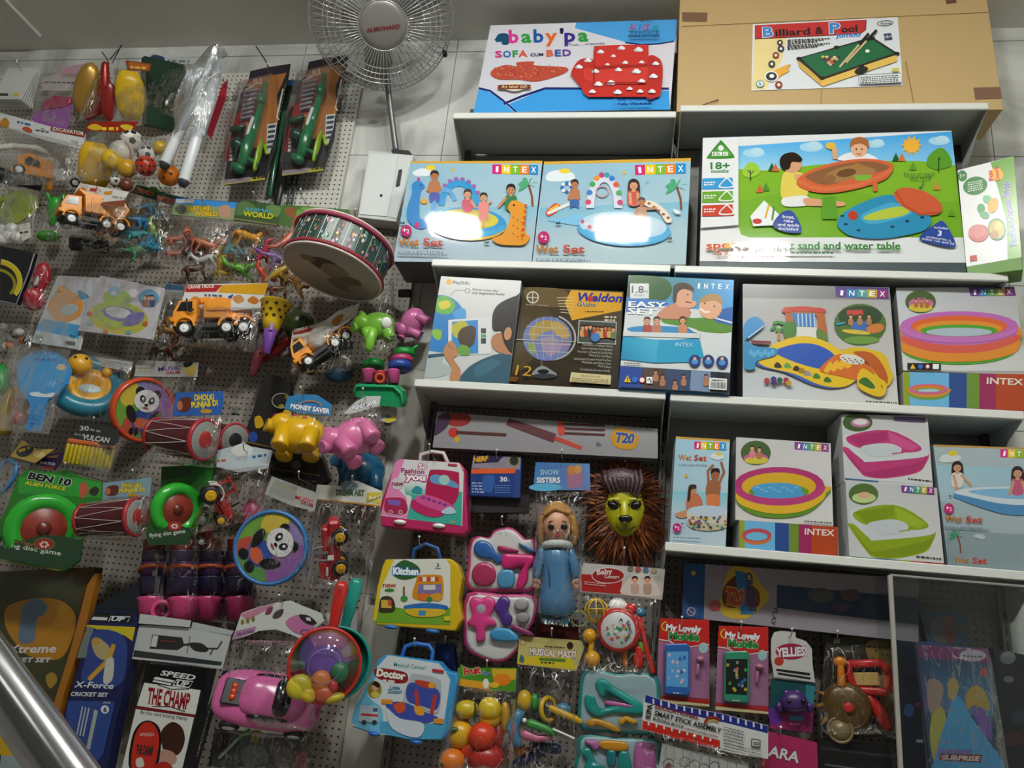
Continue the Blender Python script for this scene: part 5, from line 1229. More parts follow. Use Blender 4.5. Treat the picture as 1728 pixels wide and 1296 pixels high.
def truck_bag(name,label,hq,hart,tx,ty,Y,rot,kind,bq,view,tilt=-16,yaw=12,s=1.0,seed=1,hcol='d8d8d6',body=ORG,hlean=0,bulge=22):
 w=view;r=hang(name,label,'toy pack',tx,ty,Y)
 card(r,hq,Y,hart,lean=hlean,view=view,col=hcol)
 truck(r,IF(tx,ty,Y+0.03,rot=rot,tilt=tilt,yaw=yaw,s=s),kind,body)
 bag(r,bq,Y-0.0,bulge,seed,view=view)
 return r
truck_bag('truck_bag','yellow toy dump truck in a bag between the green figure and the dinosaurs',[(540,75),(870,135),(830,210),(860,240),(480,180)],lambda A:(A.poly([(490,180),(545,78),(600,90),(560,190)],'c8c2b4'),A.blob([(520,140),(560,105),(590,140),(560,165)],'c87a1c'),A.poly([(610,110),(660,112),(650,135),(605,130)],'b03a28'),A.poly([(700,135),(765,130),(750,155),(705,155)],'c89030'),A.tiny(540,178,700,196,26*.7,'4a7a50',4),A.poly([(640,210),(850,190),(840,235),(650,225)],'8a4a34'),A.tiny(760,175,850,190,14,'9a9488',5)),155,367,-0.33,-8,'dump',[(470,185),(865,240),(770,470),(380,430)],V,s=1.02,seed=21)
r=hang('dark_engine_bag','dark grey toy engine in a crinkled bag under the dump truck','toy pack',150,412,-0.14);pt('engine',mat('22222a',.35),r,lambda m:(m.box(IF(150,412,-0.14,rot=-6),0,0,0,58,26,24,4),m.box(IF(165,402,-0.14,rot=-6),0,0,0,20,14,18,3)));bag(r,[(470,450),(760,440),(720,540),(480,540)],-0.15,16,22,view=V,crump=1.5)
# dinosaurs and animals in header bags
def animal_bag(name,label,hq,hart,bq,Y,toys,view,seed,hcol='2c4a6a',bulge=20,crump=1.7):
 c=[sum(p[i]for p in bq)/4 for i in(0,1)];r=hang(name,label,'toy pack',view[0]+c[0]/view[2],view[1]+c[1]/view[2],Y)
 card(r,hq,Y,hart,view=view,col=hcol)
 for fn,px,py,rot,yaw,s,col in toys:
  M=IF(px,py,Y+0.02,rot=rot,yaw=yaw,s=s)
  if fn=='d':dino(r,M,col)
  elif fn=='l':dino(r,M,col,long=True)
  else:beast(r,M,col,'toy_'+fn)
 bag(r,bq,Y,bulge,seed,view=view,crump=crump)
 return r
animal_bag('dinosaur_bag','bag of blue and green plastic dinosaurs with a dark red lettered header',[(925,85),(1180,160),(1330,190),(1300,250),(1170,230),(890,140)],lambda A:(A.poly([(900,130),(950,92),(1180,162),(1170,225),(960,160)],'2a4a3c'),A.text('DINO',915,135,1035,165,28,'c0302c',b=.04,ol='e8d8c8'),A.text('WORLD',1060,190,1180,215,28,'c0302c',b=.04,ol='e8d8c8'),A.blob([(1000,110),(1040,100),(1080,130),(1040,140)],'4a8a3c')),[(890,150),(1180,220),(1060,600),(780,480)],-0.15,[('l',240,375,-20,20,.9,'2c7aa8'),('d',225,400,-35,-20,.9,'4a9aa0'),('l',255,412,150,30,1.0,'2f86a8'),('d',232,425,-12,0,.9,'4a8a5c'),('d',262,390,60,0,.8,'8aa04a'),('d',210,378,70,0,.8,'6a8ab0'),('l',255,350,0,30,.8,'5aa0b8')],V,31)
animal_bag('horse_bag','bag of brown plastic horses under a bright blue sky header',[(1185,175),(1605,205),(1575,330),(1155,290)],lambda A:(A.poly([(1190,178),(1600,208),(1590,245),(1175,215)],'3a8ad0'),A.poly([(1175,215),(1590,245),(1575,328),(1158,288)],'8a9a6a'),A.blob([(1180,250),(1230,220),(1260,260),(1220,290)],'5a5a54'),A.text('NATURE',1268,262,1420,262,30,'e0b82c',b=.05,ol='3a2a10'),A.text('WORLD',1310,296,1470,300,30,'e0b82c',b=.05,ol='3a2a10'),A.blob([(1480,240),(1540,225),(1560,290),(1510,315),(1480,290)],'b89078'),A.rect(1190,186,1310,212,'c8ccd0')),[(1160,295),(1580,330),(1440,690),(1050,600)],-0.24,[('horse',300,405,10,20,.9,'9a4a34'),('horse',335,410,-10,-150,.95,'a05038'),('horse',296,430,0,10,.8,'8e3e2a'),('horse',320,420,50,30,.8,'3a2a26'),('horse',350,415,-20,0,.9,'b06a4c'),('zebra',345,440,20,160,.85,'b8b8b4'),('horse',330,455,10,10,.9,'4a2a1c'),('zebra',290,415,80,0,.7,'d8d4cc')],V,32)
V=(330,300,4)
animal_bag('animal_bag','bag of yellow, orange and green plastic animals with a jungle header',[(340,145),(580,190),(560,330),(240,290),(225,230)],lambda A:(A.poly([(230,230),(340,150),(575,195),(556,326),(245,286)],'3f5a34'),A.blob([(250,200),(330,160),(400,190),(380,240),(270,250)],'5a7a4a'),A.blob([(480,190),(570,195),(560,260),(500,250)],'6a8a50'),A.text('ANIMAL',330,222,520,240,24,'5aa0b8',b=.04,ol='18301c'),A.text('WORLD',320,258,524,278,34,'c8c82c',b=.04,ol='18301c'),A.line([(250,275),(550,318)],10,'8a7a5a')),[(240,300),(560,330),(470,700),(130,690)],-0.15,[('leopard',420,402,-20,20,1.1,'d89420'),('d',378,445,60,20,1.0,'c8a424'),('d',410,450,120,0,1.15,'5a9a2c'),('l',395,418,30,0,.9,'5a9aa0'),('d',445,430,-40,0,.8,'6a3a8c'),('beast',380,462,0,0,.7,'c09a24')],V,33,hcol='3f5a34')
animal_bag('dinosaur_bag','bag of orange and purple plastic dinosaurs beside the large round drum',[(585,180),(1040,215),(1035,245),(760,260),(640,330),(560,320)],lambda A:(A.poly([(590,183),(1036,218),(1032,243),(700,250),(570,300)],'4a6a34'),A.blob([(600,215),(650,200),(690,240),(640,270)],'8a5a34'),A.blob([(720,200),(850,205),(840,225),(740,225)],'7aa04a')),[(590,320),(760,350),(700,790),(400,760)],-0.24,[('d',485,412,8,20,1.1,'c85a40'),('l',470,440,-30,0,1.1,'7a5a9c'),('l',480,460,20,10,1.2,'b8962c'),('d',450,465,80,0,.9,'c04a34'),('d',450,428,30,0,.9,'a83a4c'),('l',505,480,100,0,.9,'a8742c'),('beast',470,490,0,0,.8,'6a3a1c')],V,34,hcol='4a6a34')
for x,y,Y,w in((163,316,-.33,'yellow dump truck bag'),(270,318,-.15,'blue dinosaur bag'),(342,340,-.24,'horse bag'),(428,335,-.15,'jungle animal bag'),(12,318,-.26,'lime table bat')):hook(x,y,Y,w)
# large round drum
r=hang('round_drum','large flat round drum with patterned rim and red trim','drum',575,430,-0.33)
ctr=P(560,462,-0.38);k=pxm(ctr)
ax=(P(600,402,-0.30)-P(560,462,-0.38));
# face normal points down towards the viewer
view_d=(CAM-ctr).normalized()
n=(view_d*0.42+CR*(-0.36)-CU*0.86).normalized()
ex=(CR*0.94-CU*0.30);ex=(ex-n*ex.dot(n)).normalized();ey=n.cross(ex)
Md=Matrix((ex,ey,n)).transposed().to_4x4();Md=Md@Matrix.Scale(k,4);Md.translation=ctr
R=84
def shell(m):
 for i in range(40):
  a0,a1=2*math.pi*i/40,2*math.pi*(i+1)/40
  def rr(a,h):return(R*math.cos(a),R*math.sin(a),h)
  m.add([rr(a0,-6),rr(a1,-6),rr(a1,-64),rr(a0,-64)],[(0,1,2,3)],Md,True,'27423c')
pt('shell',print_mat(.35),r,shell)
def pattern(m):
 rd=random.Random(12)
 for i in range(26):
  a=2*math.pi*i/26
  M2=Md@RT('Z',math.degrees(a))@TR(R+.4,0,-35)@RT('Y',90)
  for kx in range(9):
   x,y=rd.uniform(-22,22),rd.uniform(-8,8);s=rd.uniform(2,5)
   m.add([(x-s,y,0),(x,y-s*.6,.05*kx),(x+s,y,0),(x,y+s*.6,.05*kx)],[(0,1,2,3)],M2,False,rd.choice(['c8b070','a04040','d8d4c8','4a7a9a','5a8a5c','b86a9c','8a5a30']))
  m.add([(-27,9,.3),(27,9,.3),(27,10,.3),(-27,10,.3)],[(0,1,2,3)],M2,False,'c0c4c0')
pt('rim_pattern',print_mat(.3),r,pattern)
for h,nm,c in((-7,'front_trim','8a2430'),(-62,'back_trim','9a3a50')):
 o=pt(nm,mat(c,.5,bump=.4,bscale=150),r,lambda m:m.torus(Md,0,0,h,R+1,4.2,44,8))
 pt('white_cord',mat('cfc4c0',.6),r,lambda m:m.torus(Md,0,0,h+(5 if h>-30 else-5),R+1,2.4,44,6),o)
pt('drum_skin',mat('a8a094',.5),r,lambda m:m.lathe(Md,[(R,-4),(R-1,-1),(0.01,-.5)],44))
def skinart(m):
 def e(cx,cy,rx,ry,c,z,n=18):m.add([(cx+rx*math.cos(2*math.pi*i/n),cy+ry*math.sin(2*math.pi*i/n),z)for i in range(n)],[tuple(range(n))],Md,False,c)
 e(-10,24,26,20,'4a423a',-.2);e(6,10,24,24,'8a7c6a',-.15);e(34,-6,18,12,'6a5c4c',-.1);e(-38,30,14,9,'7a6c5e',-.12);e(20,-28,30,22,'74685a',-.14);e(44,-34,20,16,'948878',-.1)
pt('skin_print',print_mat(.5),r,skinart)
r=hang('toy_tag','small multicoloured toy price tag hanging left of the round drum','tag',508,390,-0.35)
card(r,[(690,210),(760,265),(765,330),(710,440),(650,390),(660,300)],-0.36,lambda A:(A.blob([(680,230),(720,220),(720,300),(690,300)],'5a9a3c'),A.ell(735,300,26,40,'3a7ac0'),A.ell(700,350,30,50,'3a6a3c'),A.text('TOY',690,390,714,320,24,'e8dc9c',b=.03),A.poly([(655,300),(690,250),(690,300),(665,350)],'d04a2c'),A.poly([(650,380),(680,360),(690,420)],'d8b02c')),view=V,col='c85030')
hook(600,365,-0.36,'large round drum')
# fourth row
V=(0,290,4)
r=hang('black_ring_pack','black glossy pack with curved yellow bands at the left edge','toy pack',22,465,-0.27)
card(r,[(0,500),(235,545),(205,650),(115,890),(0,865)],-0.27,lambda A:(A.ring(-20,740,170,150,34,'c0b020',a0=-80,a1=40),A.ring(-30,760,140,110,20,'8a8418',a0=-80,a1=40),A.ring(-20,740,172,152,5,'e8e060',a0=-80,a1=40)),view=V,col='12131c',name='box_card',th=.02,rough=.12)
pt('rim',mat('8a8a90',.25),r,lambda m:m.sweep(None,[P(58,428,-.275),P(50,455,-.275),P(28,513,-.275),P(0,508,-.275)],.003,6))
r=hang('red_tool_bag','crinkled bag with a red toy beside the black pack','toy pack',65,485,-0.24);pt('toy',mat('9c1c2c',.3),r,lambda m:(m.ell(IF(70,470,-.24,rot=-15),0,0,0,14,28,10),m.ell(IF(57,505,-.24),0,0,0,16,20,10)));pt('grey_tool',mat('aab0b4',.3),r,lambda m:m.sweep(None,[P(70,455,-.26),P(60,480,-.26)],.009,8));bag(r,[(260,640),(350,640),(290,960),(160,900)],-.25,16,41,view=V,crump=1.6)
def ringpack(name,label,quad,Y,art,seed,view,col='ced2d4'):
 c=[sum(p[i]for p in quad)/4 for i in(0,1)];r=hang(name,label,'toy pack',view[0]+c[0]/view[2],view[1]+c[1]/view[2],Y)
 card(r,quad,Y,art,view=view,col=col,name='insert_card',th=.012);bag(r,quad,Y-.004,6,seed,view=view,crump=.7,back=.1,m=CLEAR)
 return r
ringpack('swim_ring_pack','flat pack showing an orange duck swim ring on blue',[(390,700),(660,715),(530,1200),(210,1150)],-0.245,lambda A:(A.grad([(390,700),(660,715),(600,980),(310,940)],['bcb8c0','c4c0c8','a8b8c8','a0b4c4']),A.poly([(285,990),(560,1040),(530,1130),(240,1070)],'3a9ad0'),A.poly([(250,1070),(520,1125),(530,1200),(210,1150)],'c4d0d8'),A.ell(445,910,120,105,'d8923c',rot=-10),A.ell(425,815,50,45,'dc9a44'),A.ell(470,930,60,36,'a8c0cc',rot=-15),A.blob([(530,800),(590,830),(600,850),(540,860)],'3a8ab0'),A.ell(402,808,7,8,'30200c',n=8),A.poly([(440,1140),(510,1150),(508,1175),(438,1166)],'202428'),A.text('90',470,1122,508,1128,24,'202830'),[A.line([(245+k*9,1100+k*1.5),(240+k*9,1135+k*1.5)],5,['3a8a5a','204a6a'][k%2])for k in range(6)]),42,V)
ringpack('baby_float_pack','flat pack showing a green and yellow baby float seat',[(680,700),(1105,785),(1025,1130),(525,1070)],-0.265,lambda A:(A.grad([(680,700),(1105,785),(1025,1130),(525,1070)],['c4c0cc','d0ccd4','c8c4cc','b4b0bc']),A.ell(800,985,205,110,'c0b82c',rot=8),A.ell(800,965,165,85,'9ab43c',rot=8),A.ell(810,960,120,50,'6a64a8',rot=10),A.ell(800,950,90,36,'c4c4cc',rot=10),A.ell(790,850,95,60,'9ab844',rot=5),A.ell(770,810,42,34,'7ab0c8'),A.blob([(700,830),(740,820),(750,860),(710,870)],'a8b83c'),A.ell(770,820,18,14,'d8d4dc'),A.blob([(825,1030),(880,960),(970,950),(965,1000),(900,1040)],'6a64a8'),A.ell(1005,855,68,62,'5a9ac0'),[kid(A,x,850,14,c)for x,c in((980,'8a3a30'),(1010,'b07a5c'),(1030,'3a4a7a'))],[A.ell(800+200*math.cos(t),985+105*math.sin(t),18,14,c)for t,c in((.4,'c0642c'),(1.2,'5aa0b0'),(2.0,'c0642c'),(2.8,'7ab0b8'),(3.4,'b84a3c'))],A.tiny(940,755,1060,775,8,'30304a',4)),43,V)
r=hang('leopard_bag','crinkled bag of tan spotted plastic leopards left of the crane truck','toy pack',292,550,-0.12)
for x,y,ro,s,c in((295,540,20,.9,'b07c30'),(285,560,-10,.9,'a87028'),(300,585,30,1.0,'5a2a14'),(310,575,-30,.9,'6a3018'),(275,590,0,.7,'4a2412')):beast(r,IF(x,y,-.11,rot=ro,s=s),c,'toy_leopard')
bag(r,[(1110,800),(1280,830),(1300,1220),(1040,1200)],-.13,18,44,view=V,crump=2.0);card(r,[(1115,750),(1240,765),(1230,860),(1090,850)],-.125,lambda A:(A.poly([(1120,755),(1240,768),(1235,800),(1110,795)],'3a5a7a'),A.tiny(1110,845,1200,850,18,'8a8c88',3)),view=V,col='a8aaa6')
V=(330,300,4)
truck_bag('crane_truck_bag','orange toy crane truck in a bag with a red and yellow header',[(-60,720),(490,710),(440,880),(200,900),(-100,860)],lambda A:(A.poly([(-60,722),(180,724),(140,770),(-70,772)],'b02a2c'),A.poly([(180,724),(488,712),(470,790),(150,775)],'d8a020'),A.text('CRANE TRUCK',-52,748,130,742,22,'e8e4e0',sh=.2,b=.03),A.poly([(-72,776),(466,792),(442,872),(200,892),(-92,852)],'d8dada'),A.blob([(-40,830),(0,800),(40,830),(0,856)],'c88034'),A.blob([(250,810),(300,790),(330,830),(280,850)],'c88a50'),A.poly([(220,800),(260,785),(240,820),(225,825)],'2a4a9a'),A.blob([(350,830),(390,800),(430,830),(400,855)],'c8782c'),A.tiny(60,800,180,806,14,'4a5a7a',4)),362,545,-0.27,-2,'crane',[(-90,860),(440,880),(400,1180),(-120,1130)],V,s=1.28,seed=45,yaw=-10,tilt=-18,bulge=26)
def cone(px,py,rot,c1,c2,label,Y):
 r=hang('ball_popper',label,'toy',px,py,Y);M=IF(px,py,Y,rot=rot,tilt=-22)
 cup=pt('cup',mat(c1,.3),r,lambda m:m.lathe(M,[(11,-8),(16,8),(24,42),(27,44),(25,46),(22,42),(14,8),(9,-6)],26,ax='y'))
 def holes(m):
  for j,(h,rr)in enumerate(((16,18.2),(26,20.6),(36,23))):
   for i in range(9):
    a=2*math.pi*(i+.5*(j%2))/9
    m.lathe(M@RT('Y',math.degrees(a))@TR(0,h,rr)@RT('X',-12),[(3,-.6),(2.8,.5),(.01,.55)],8)
 pt('hole',mat('1c1408',.7),r,holes,cup);r.children[-1]['kind']='stuff'
 for ch in cup.children:ch['kind']='stuff'
 pt('handle',mat(c2,.3),r,lambda m:(m.lathe(M,[(.1,-50),(6,-48),(9,-20),(12,-4),(11,-2)],18,ax='y'),m.box(M,0,-4,12,6,14,4)))
cone(458,552,-12,'d8b41c','7a4aa8','yellow perforated cone ball popper with purple handle',-0.29)
cone(440,590,-18,'7a7880','8a3a44','grey perforated cone ball popper behind the yellow one',-0.13)
r=hang('green_ball','dark olive green ball hanging behind the yellow cone popper','ball',508,552,-.1);ball(r,IF(505,550,-.1),0,0,0,26,'3a4a1c',name='sphere')
r=hang('red_handle_toy','red handled bat toy tucked under the cone poppers','toy',475,588,-.09);pt('handle',mat('b0302c',.3),r,lambda m:(m.sweep(None,[P(490,572,-.09),P(462,595,-.09)],[.016,.02],12),m.ell(IF(440,605,-.09),0,0,0,16,8,8)))
truck_bag('mixer_bag','orange and white toy cement mixer hanging tilted in a bag',[(655,1030),(840,990),(960,900),(1110,845),(1085,930),(900,1060),(760,1120),(640,1140)],lambda A:(A.poly([(658,1030),(840,990),(850,1020),(720,1050),(660,1062)],'9a2a1c'),A.text('CEMENT MIXER',668,1042,838,1000,18,'e8e0d8',sh=.2,b=.03),A.poly([(660,1066),(850,1022),(970,905),(1105,850),(1082,926),(900,1056),(760,1116),(644,1138)],'d4d0c8'),A.blob([(920,970),(960,930),(1000,925),(970,990),(930,1000)],'b87a30'),A.poly([(655,1080),(720,1070),(720,1120),(652,1130)],'b8a070'),A.ell(685,1100,24,14,'6a4a28')),543,587,-0.25,38,'mixer',[(650,1110),(1070,920),(1050,1300),(640,1330)],V,s=1.05,seed=46,yaw=10,tilt=-20)
# LEFT WALL, LOWER ROWS
# green and pink animal banks, stacking cups by the shelf edge
def piggy(root,M,col,ears='round',spots=None):
 """hollow plastic animal bank, about 90 units long, snout down to the viewer"""
 b=pt('body',mat(col,.28),root,lambda m:(m.ell(M,0,2,0,43,33,30,n=24),m.ell(M,-30,14,8,23,21,21,n=18)))
 pt('leg',mat(col,.28),root,lambda m:None)if False else None
 for x,z in((-22,16),(22,16),(-22,-14),(22,-14)):pt('leg',mat(col,.28),root,lambda m:m.lathe(M,[(8,-30),(11,-30),(11.5,-27),(10,-16),(12,-4)],14,ax='y')if False else m.lathe(M@TR(x,0,z),[(6,-36),(13,-36),(14.5,-33),(13,-20),(15,-2)],14,ax='y'),b)
 pt('snout',mat(col,.28),root,lambda m:m.lathe(M@TR(-44,6,12)@RT('Y',-55),[(11,-10),(10,6),(12,10),(11,12),(7,11)],14),b)
 for z in(-8,14):pt('ear',mat(col,.28),root,lambda m:m.ell(M@TR(-26,32,z)@RT('Z',20),0,0,0,8,12,3.5,n=12),b)
 if spots:[pt('spot',mat(spots,.4),root,lambda m:m.ell(M,x,y,z,5.5,5.5,3,n=10),b)for x,y,z in((-40,22,22),(8,16,24),(-12,28,14))]
r=hang('animal_bank','lime green elephant shaped toy in a bag above the green tray','toy',637,550,-.25);M=IF(636,552,-.25,rot=12,s=.72,tilt=-15);piggy(r,M,'7ab83c')
pt('white_eye',WHT,r,lambda m:m.ell(IF(652,545,-.29),0,0,0,9,10,4));pt('trunk',mat('7ab83c',.28),r,lambda m:m.sweep(IF(625,570,-.28),[(4,10,0),(0,-6,8),(-2,-18,10)],[9,8,7],12));bag(r,[(1310,690),(1340,700),(1350,1190),(1110,1150)],-.27,16,51,view=(330,300,4))
r=hang('animal_bank','mauve pink faceted elephant toy against the shelf end','toy',697,548,-.14);M=IF(697,545,-.14,rot=60,s=.62,tilt=-10);piggy(r,M,'c0669a');pt('cap',DRK,r,lambda m:m.box(IF(683,495,-.12),0,0,0,22,14,12,2))
V=(330,560,4)
r=hang('stacking_cup_pack','pink, blue and green stacking cups on a green tray beside the shelf','toy pack',655,650,-.2)
for x,y,c in((622,636,'b84a7c'),(642,640,'b03048'),(664,637,'c0508c')):pt('cup',mat(c,.3),r,lambda m:m.lathe(IF(x,y,-.22,tilt=-20),[(6,-12),(9,-12),(11,10),(12,12),(10,12)],16,ax='y'))
pt('orange_ring',mat('c8542c',.3),r,lambda m:m.torus(IF(641,638,-.25),0,0,0,7,2.4,20,8))
pt('blue_ring',mat('2a4a9a',.3),r,lambda m:m.lathe(IF(675,620,-.2,tilt=-25),[(16,-6),(20,-4),(20,6),(16,8)],20,ax='y'));pt('pink_ring',mat('b03a6c',.3),r,lambda m:m.lathe(IF(678,610,-.19,tilt=-25),[(16,-4),(19,-2),(19,6),(15,7)],20,ax='y'))
pt('green_ring',mat('1f8a3a',.3),r,lambda m:(m.lathe(IF(682,598,-.18,tilt=-25),[(15,-6),(19,-4),(18,6),(12,8)],20,ax='y'),m.lathe(IF(630,617,-.17,tilt=-25),[(15,-6),(19,-4),(18,6),(12,8)],20,ax='y'),m.sweep(IF(690,598,-.18),[(0,4,0),(14,14,0)],3,8)))
pl=Plane(640,660,-.24,lean=-20)
pt('tray',mat('1f9a62',.3),r,lambda m:(solid(m,[pl(330+x/4,560+y/4)for x,y in((1075,365),(1095,350),(1350,360),(1395,400),(1405,470),(1390,510),(1250,500),(1075,430))],pl.n,.05)))
pt('tray_rim',mat('23a86c',.3),r,lambda m:m.sweep(None,[pl(330+x/4,560+y/4,.004)for x,y in((1075,400),(1090,365),(1340,370),(1390,420),(1400,480))],.006,8))
r=hang('blue_vehicle','dim blue toy hanging behind the cement mixer bag','toy',575,632,-.12);pt('body',mat('1f4a66',.4),r,lambda m:(m.ell(IF(572,632,-.12),0,0,0,24,14,10),m.box(IF(585,624,-.12),0,0,0,20,14,12,3)))
# paddle, rings and drums
V=(0,540,4)
r=hang('paddle_bat','sky blue toy paddle bat hanging at the left edge','paddle',68,660,-.33)
out=[(110,360),(125,290),(180,230),(270,205),(370,215),(440,260),(475,340),(450,430),(390,500),(320,540),(290,600),(270,740),(250,755),(180,745),(175,715),(200,640),(205,570),(170,510),(125,450)]
def art(A):
 A.blob([(130,350),(190,260),(290,225),(400,250),(455,330),(420,430),(300,505),(180,480)],'4a98d4');A.tiny(232,272,380,280,22*.7,'3a6ab0',4);A.blob([(380,320),(410,296),(450,310),(440,335),(400,338)],'c8b890');A.blob([(200,495),(250,485),(300,500),(365,490),(350,520),(230,515)],'dce4ea')
 for k in range(4):A.line([(212-k*6,610+k*28),(285-k*5,622+k*28)],3,'2a6aa8')
 for x,y in((240,580),(225,660),(215,715)):A.ell(x,y,6,5,'1f5a9a',n=8)
card(r,out,-.33,art,view=V,col='3f8fd0',name='bat',th=.012)
for y in(573,665):ball(r,IF(35,540+(y if y<600 else y)/4.0,-.25),0,0,0,13,'b8505c')
pt('yellow_skittle',mat('a88a1c',.35),r,lambda m:m.sweep(None,[P(18,660,-.2),P(10,690,-.2),P(8,725,-.2)],[.016,.026,.03],14));pt('green_skittle',mat('1f8a34',.35),r,lambda m:m.sweep(None,[P(2,625,-.22),P(2,655,-.22)],.03,12))
bag(r,[(60,170),(480,200),(330,770),(-60,740)],-.34,16,52,view=V)
r=hang('duck_float','teal and yellow duck baby float in a clear bag','toy',150,655,-.19);M=IF(150,652,-.19,rot=-8,tilt=-38)
pt('ring',mat('2a7a94',.3),r,lambda m:m.torus(M,0,0,0,46,15,36,12));pt('seat',mat('d89a24',.35),r,lambda m:m.lathe(M,[(38,-6),(40,4),(30,8),(14,6),(12,0)],30));pt('head',mat('dca02c',.3),r,lambda m:(m.ell(M,-18,30,18,19,19,17),m.ell(M,24,26,12,9,9,8)));pt('eye',mat('3a2410',.3),r,lambda m:(m.ell(M,-26,32,33,2.6),m.ell(M,-10,32,34,2.6)));pt('seat_hole',mat('b8c4c8',.4),r,lambda m:m.ell(M,2,-10,6,18,10,4))
bag(r,[(490,230),(900,300),(800,690),(300,650)],-.205,20,53,view=V);card(r,[(545,190),(900,280),(880,350),(560,290)],-.17,lambda A:(A.poly([(600,215),(880,290),(870,330),(600,270)],'b8bcc0'),A.line([(780,350),(830,325)],8,'a03040')),view=V,col='aeb2b4',name='insert_card')
def frame_drum(name,label,px,py,Y,R,rim,art,yaw,hq,hart,view,bq,seed,rot=0,hcol='b4b6b6'):
 r=hang(name,label,'drum',px,py,Y);M=IF(px,py,Y,rot=rot,yaw=yaw)
 pt('rim',mat(rim,.28),r,lambda m:m.lathe(M,[(R-3,-12),(R,-12),(R+3,-8),(R+3,2),(R,6),(R-3,4),(R-3,-12)],44))
 pt('skin',mat('c8c4c0',.4),r,lambda m:m.lathe(M,[(R-2,0),(R-3,.8),(.01,1)],44))
 mb=MB();lay=[1.2]
 def e(cx,cy,rx,ry,c,ro=0,n=20,clip=None):
  lay[0]+=.12;a=math.radians(ro);co,si=math.cos(a),math.sin(a);vs=[]
  for i in range(n):
   t=2*math.pi*i/n;x,y=rx*math.cos(t),ry*math.sin(t);x,y=cx+x*co-y*si,cy+x*si+y*co
   d=math.hypot(x,y);f=min(1,(R-4)/d)if d else 1
   vs.append((x*f,y*f,lay[0]))
  mb.add(vs,[tuple(range(n))],M,False,c)
 art(e,R);mb.build('skin_print',print_mat(.3),r)
 card(r,hq,Y,hart,view=view,col=hcol);bag(r,bq,Y-.012,8,seed,view=view)
 return r
def panda(tw,sc=1.0):
 def f(e,R):
  c,s=math.cos(math.radians(tw)),math.sin(math.radians(tw));q=R/60
  def g(x,y,rx,ry,col,ro=0):e((x*c-y*s)*q,(x*s+y*c)*q,rx*q,ry*q,col,ro+tw)
  e(0,0,R-4,R-4,'8a7ab0');g(-34,0,26,50,'6a9a3c');g(-36,26,18,26,'c8b040');g(34,10,24,46,'8a5a9c');g(10,-42,50,20,'5a8a4c');g(-20,-34,16,20,'b04a3c')
  g(0,-20,22,22,'2f4a9a');g(0,-26,16,10,'c8603c');g(-24,-12,9,18,'1c1c20',30);g(24,-12,9,18,'1c1c20',-30);g(-12,-44,10,8,'1c1c20');g(12,-44,10,8,'1c1c20')
  g(-17,34,9,9,'1c1c20');g(17,34,9,9,'1c1c20');g(0,18,25,22,'d8d8d8');g(-9,20,6,8,'26262a',25);g(9,20,6,8,'26262a',-25);g(-9,21,2.2,2.6,'f0f0f0');g(9,21,2.2,2.6,'f0f0f0');g(0,10,4,2.6,'1c1c20');g(0,4,6,2,'a04048')
 return f
V=(0,540,4)
def mh(x0,y0,x1,y1,t='MUSIC',t2='DRUM'):
 return lambda A:(A.text(t,x0,y0,x1,y1,24,'6a4a8c',b=.03,ol='e0d8d8'),A.text(t2,x0+(x1-x0)*.3,y0+26,x1,y1+26,20,'b03a40',b=.03))
frame_drum('hand_drum','orange rimmed hand drum with a panda picture',243,692,-.16,52,'d04a24',panda(-8),28,[(930,270),(1340,285),(1330,385),(905,380)],lambda A:(A.rect(915,300,1050,370,'a8aaa8'),A.tiny(925,330,1040,330,9,'8a7a3c',2),A.tiny(925,350,1030,352,7,'8a8a8a',3),A.text('MUSIC',1068,345,1225,335,26,'5a3a7c',b=.03,ol='d8d0d8'),A.text('DRUM',1125,368,1215,362,18,'b03038',b=.03),A.blob([(1240,300),(1300,295),(1330,340),(1290,380),(1250,360)],'c8b05c'),A.blob([(1240,290),(1300,285),(1290,310),(1250,320)],'202020')),V,[(900,385),(1340,390),(1190,800),(745,780)],54,rot=-4)
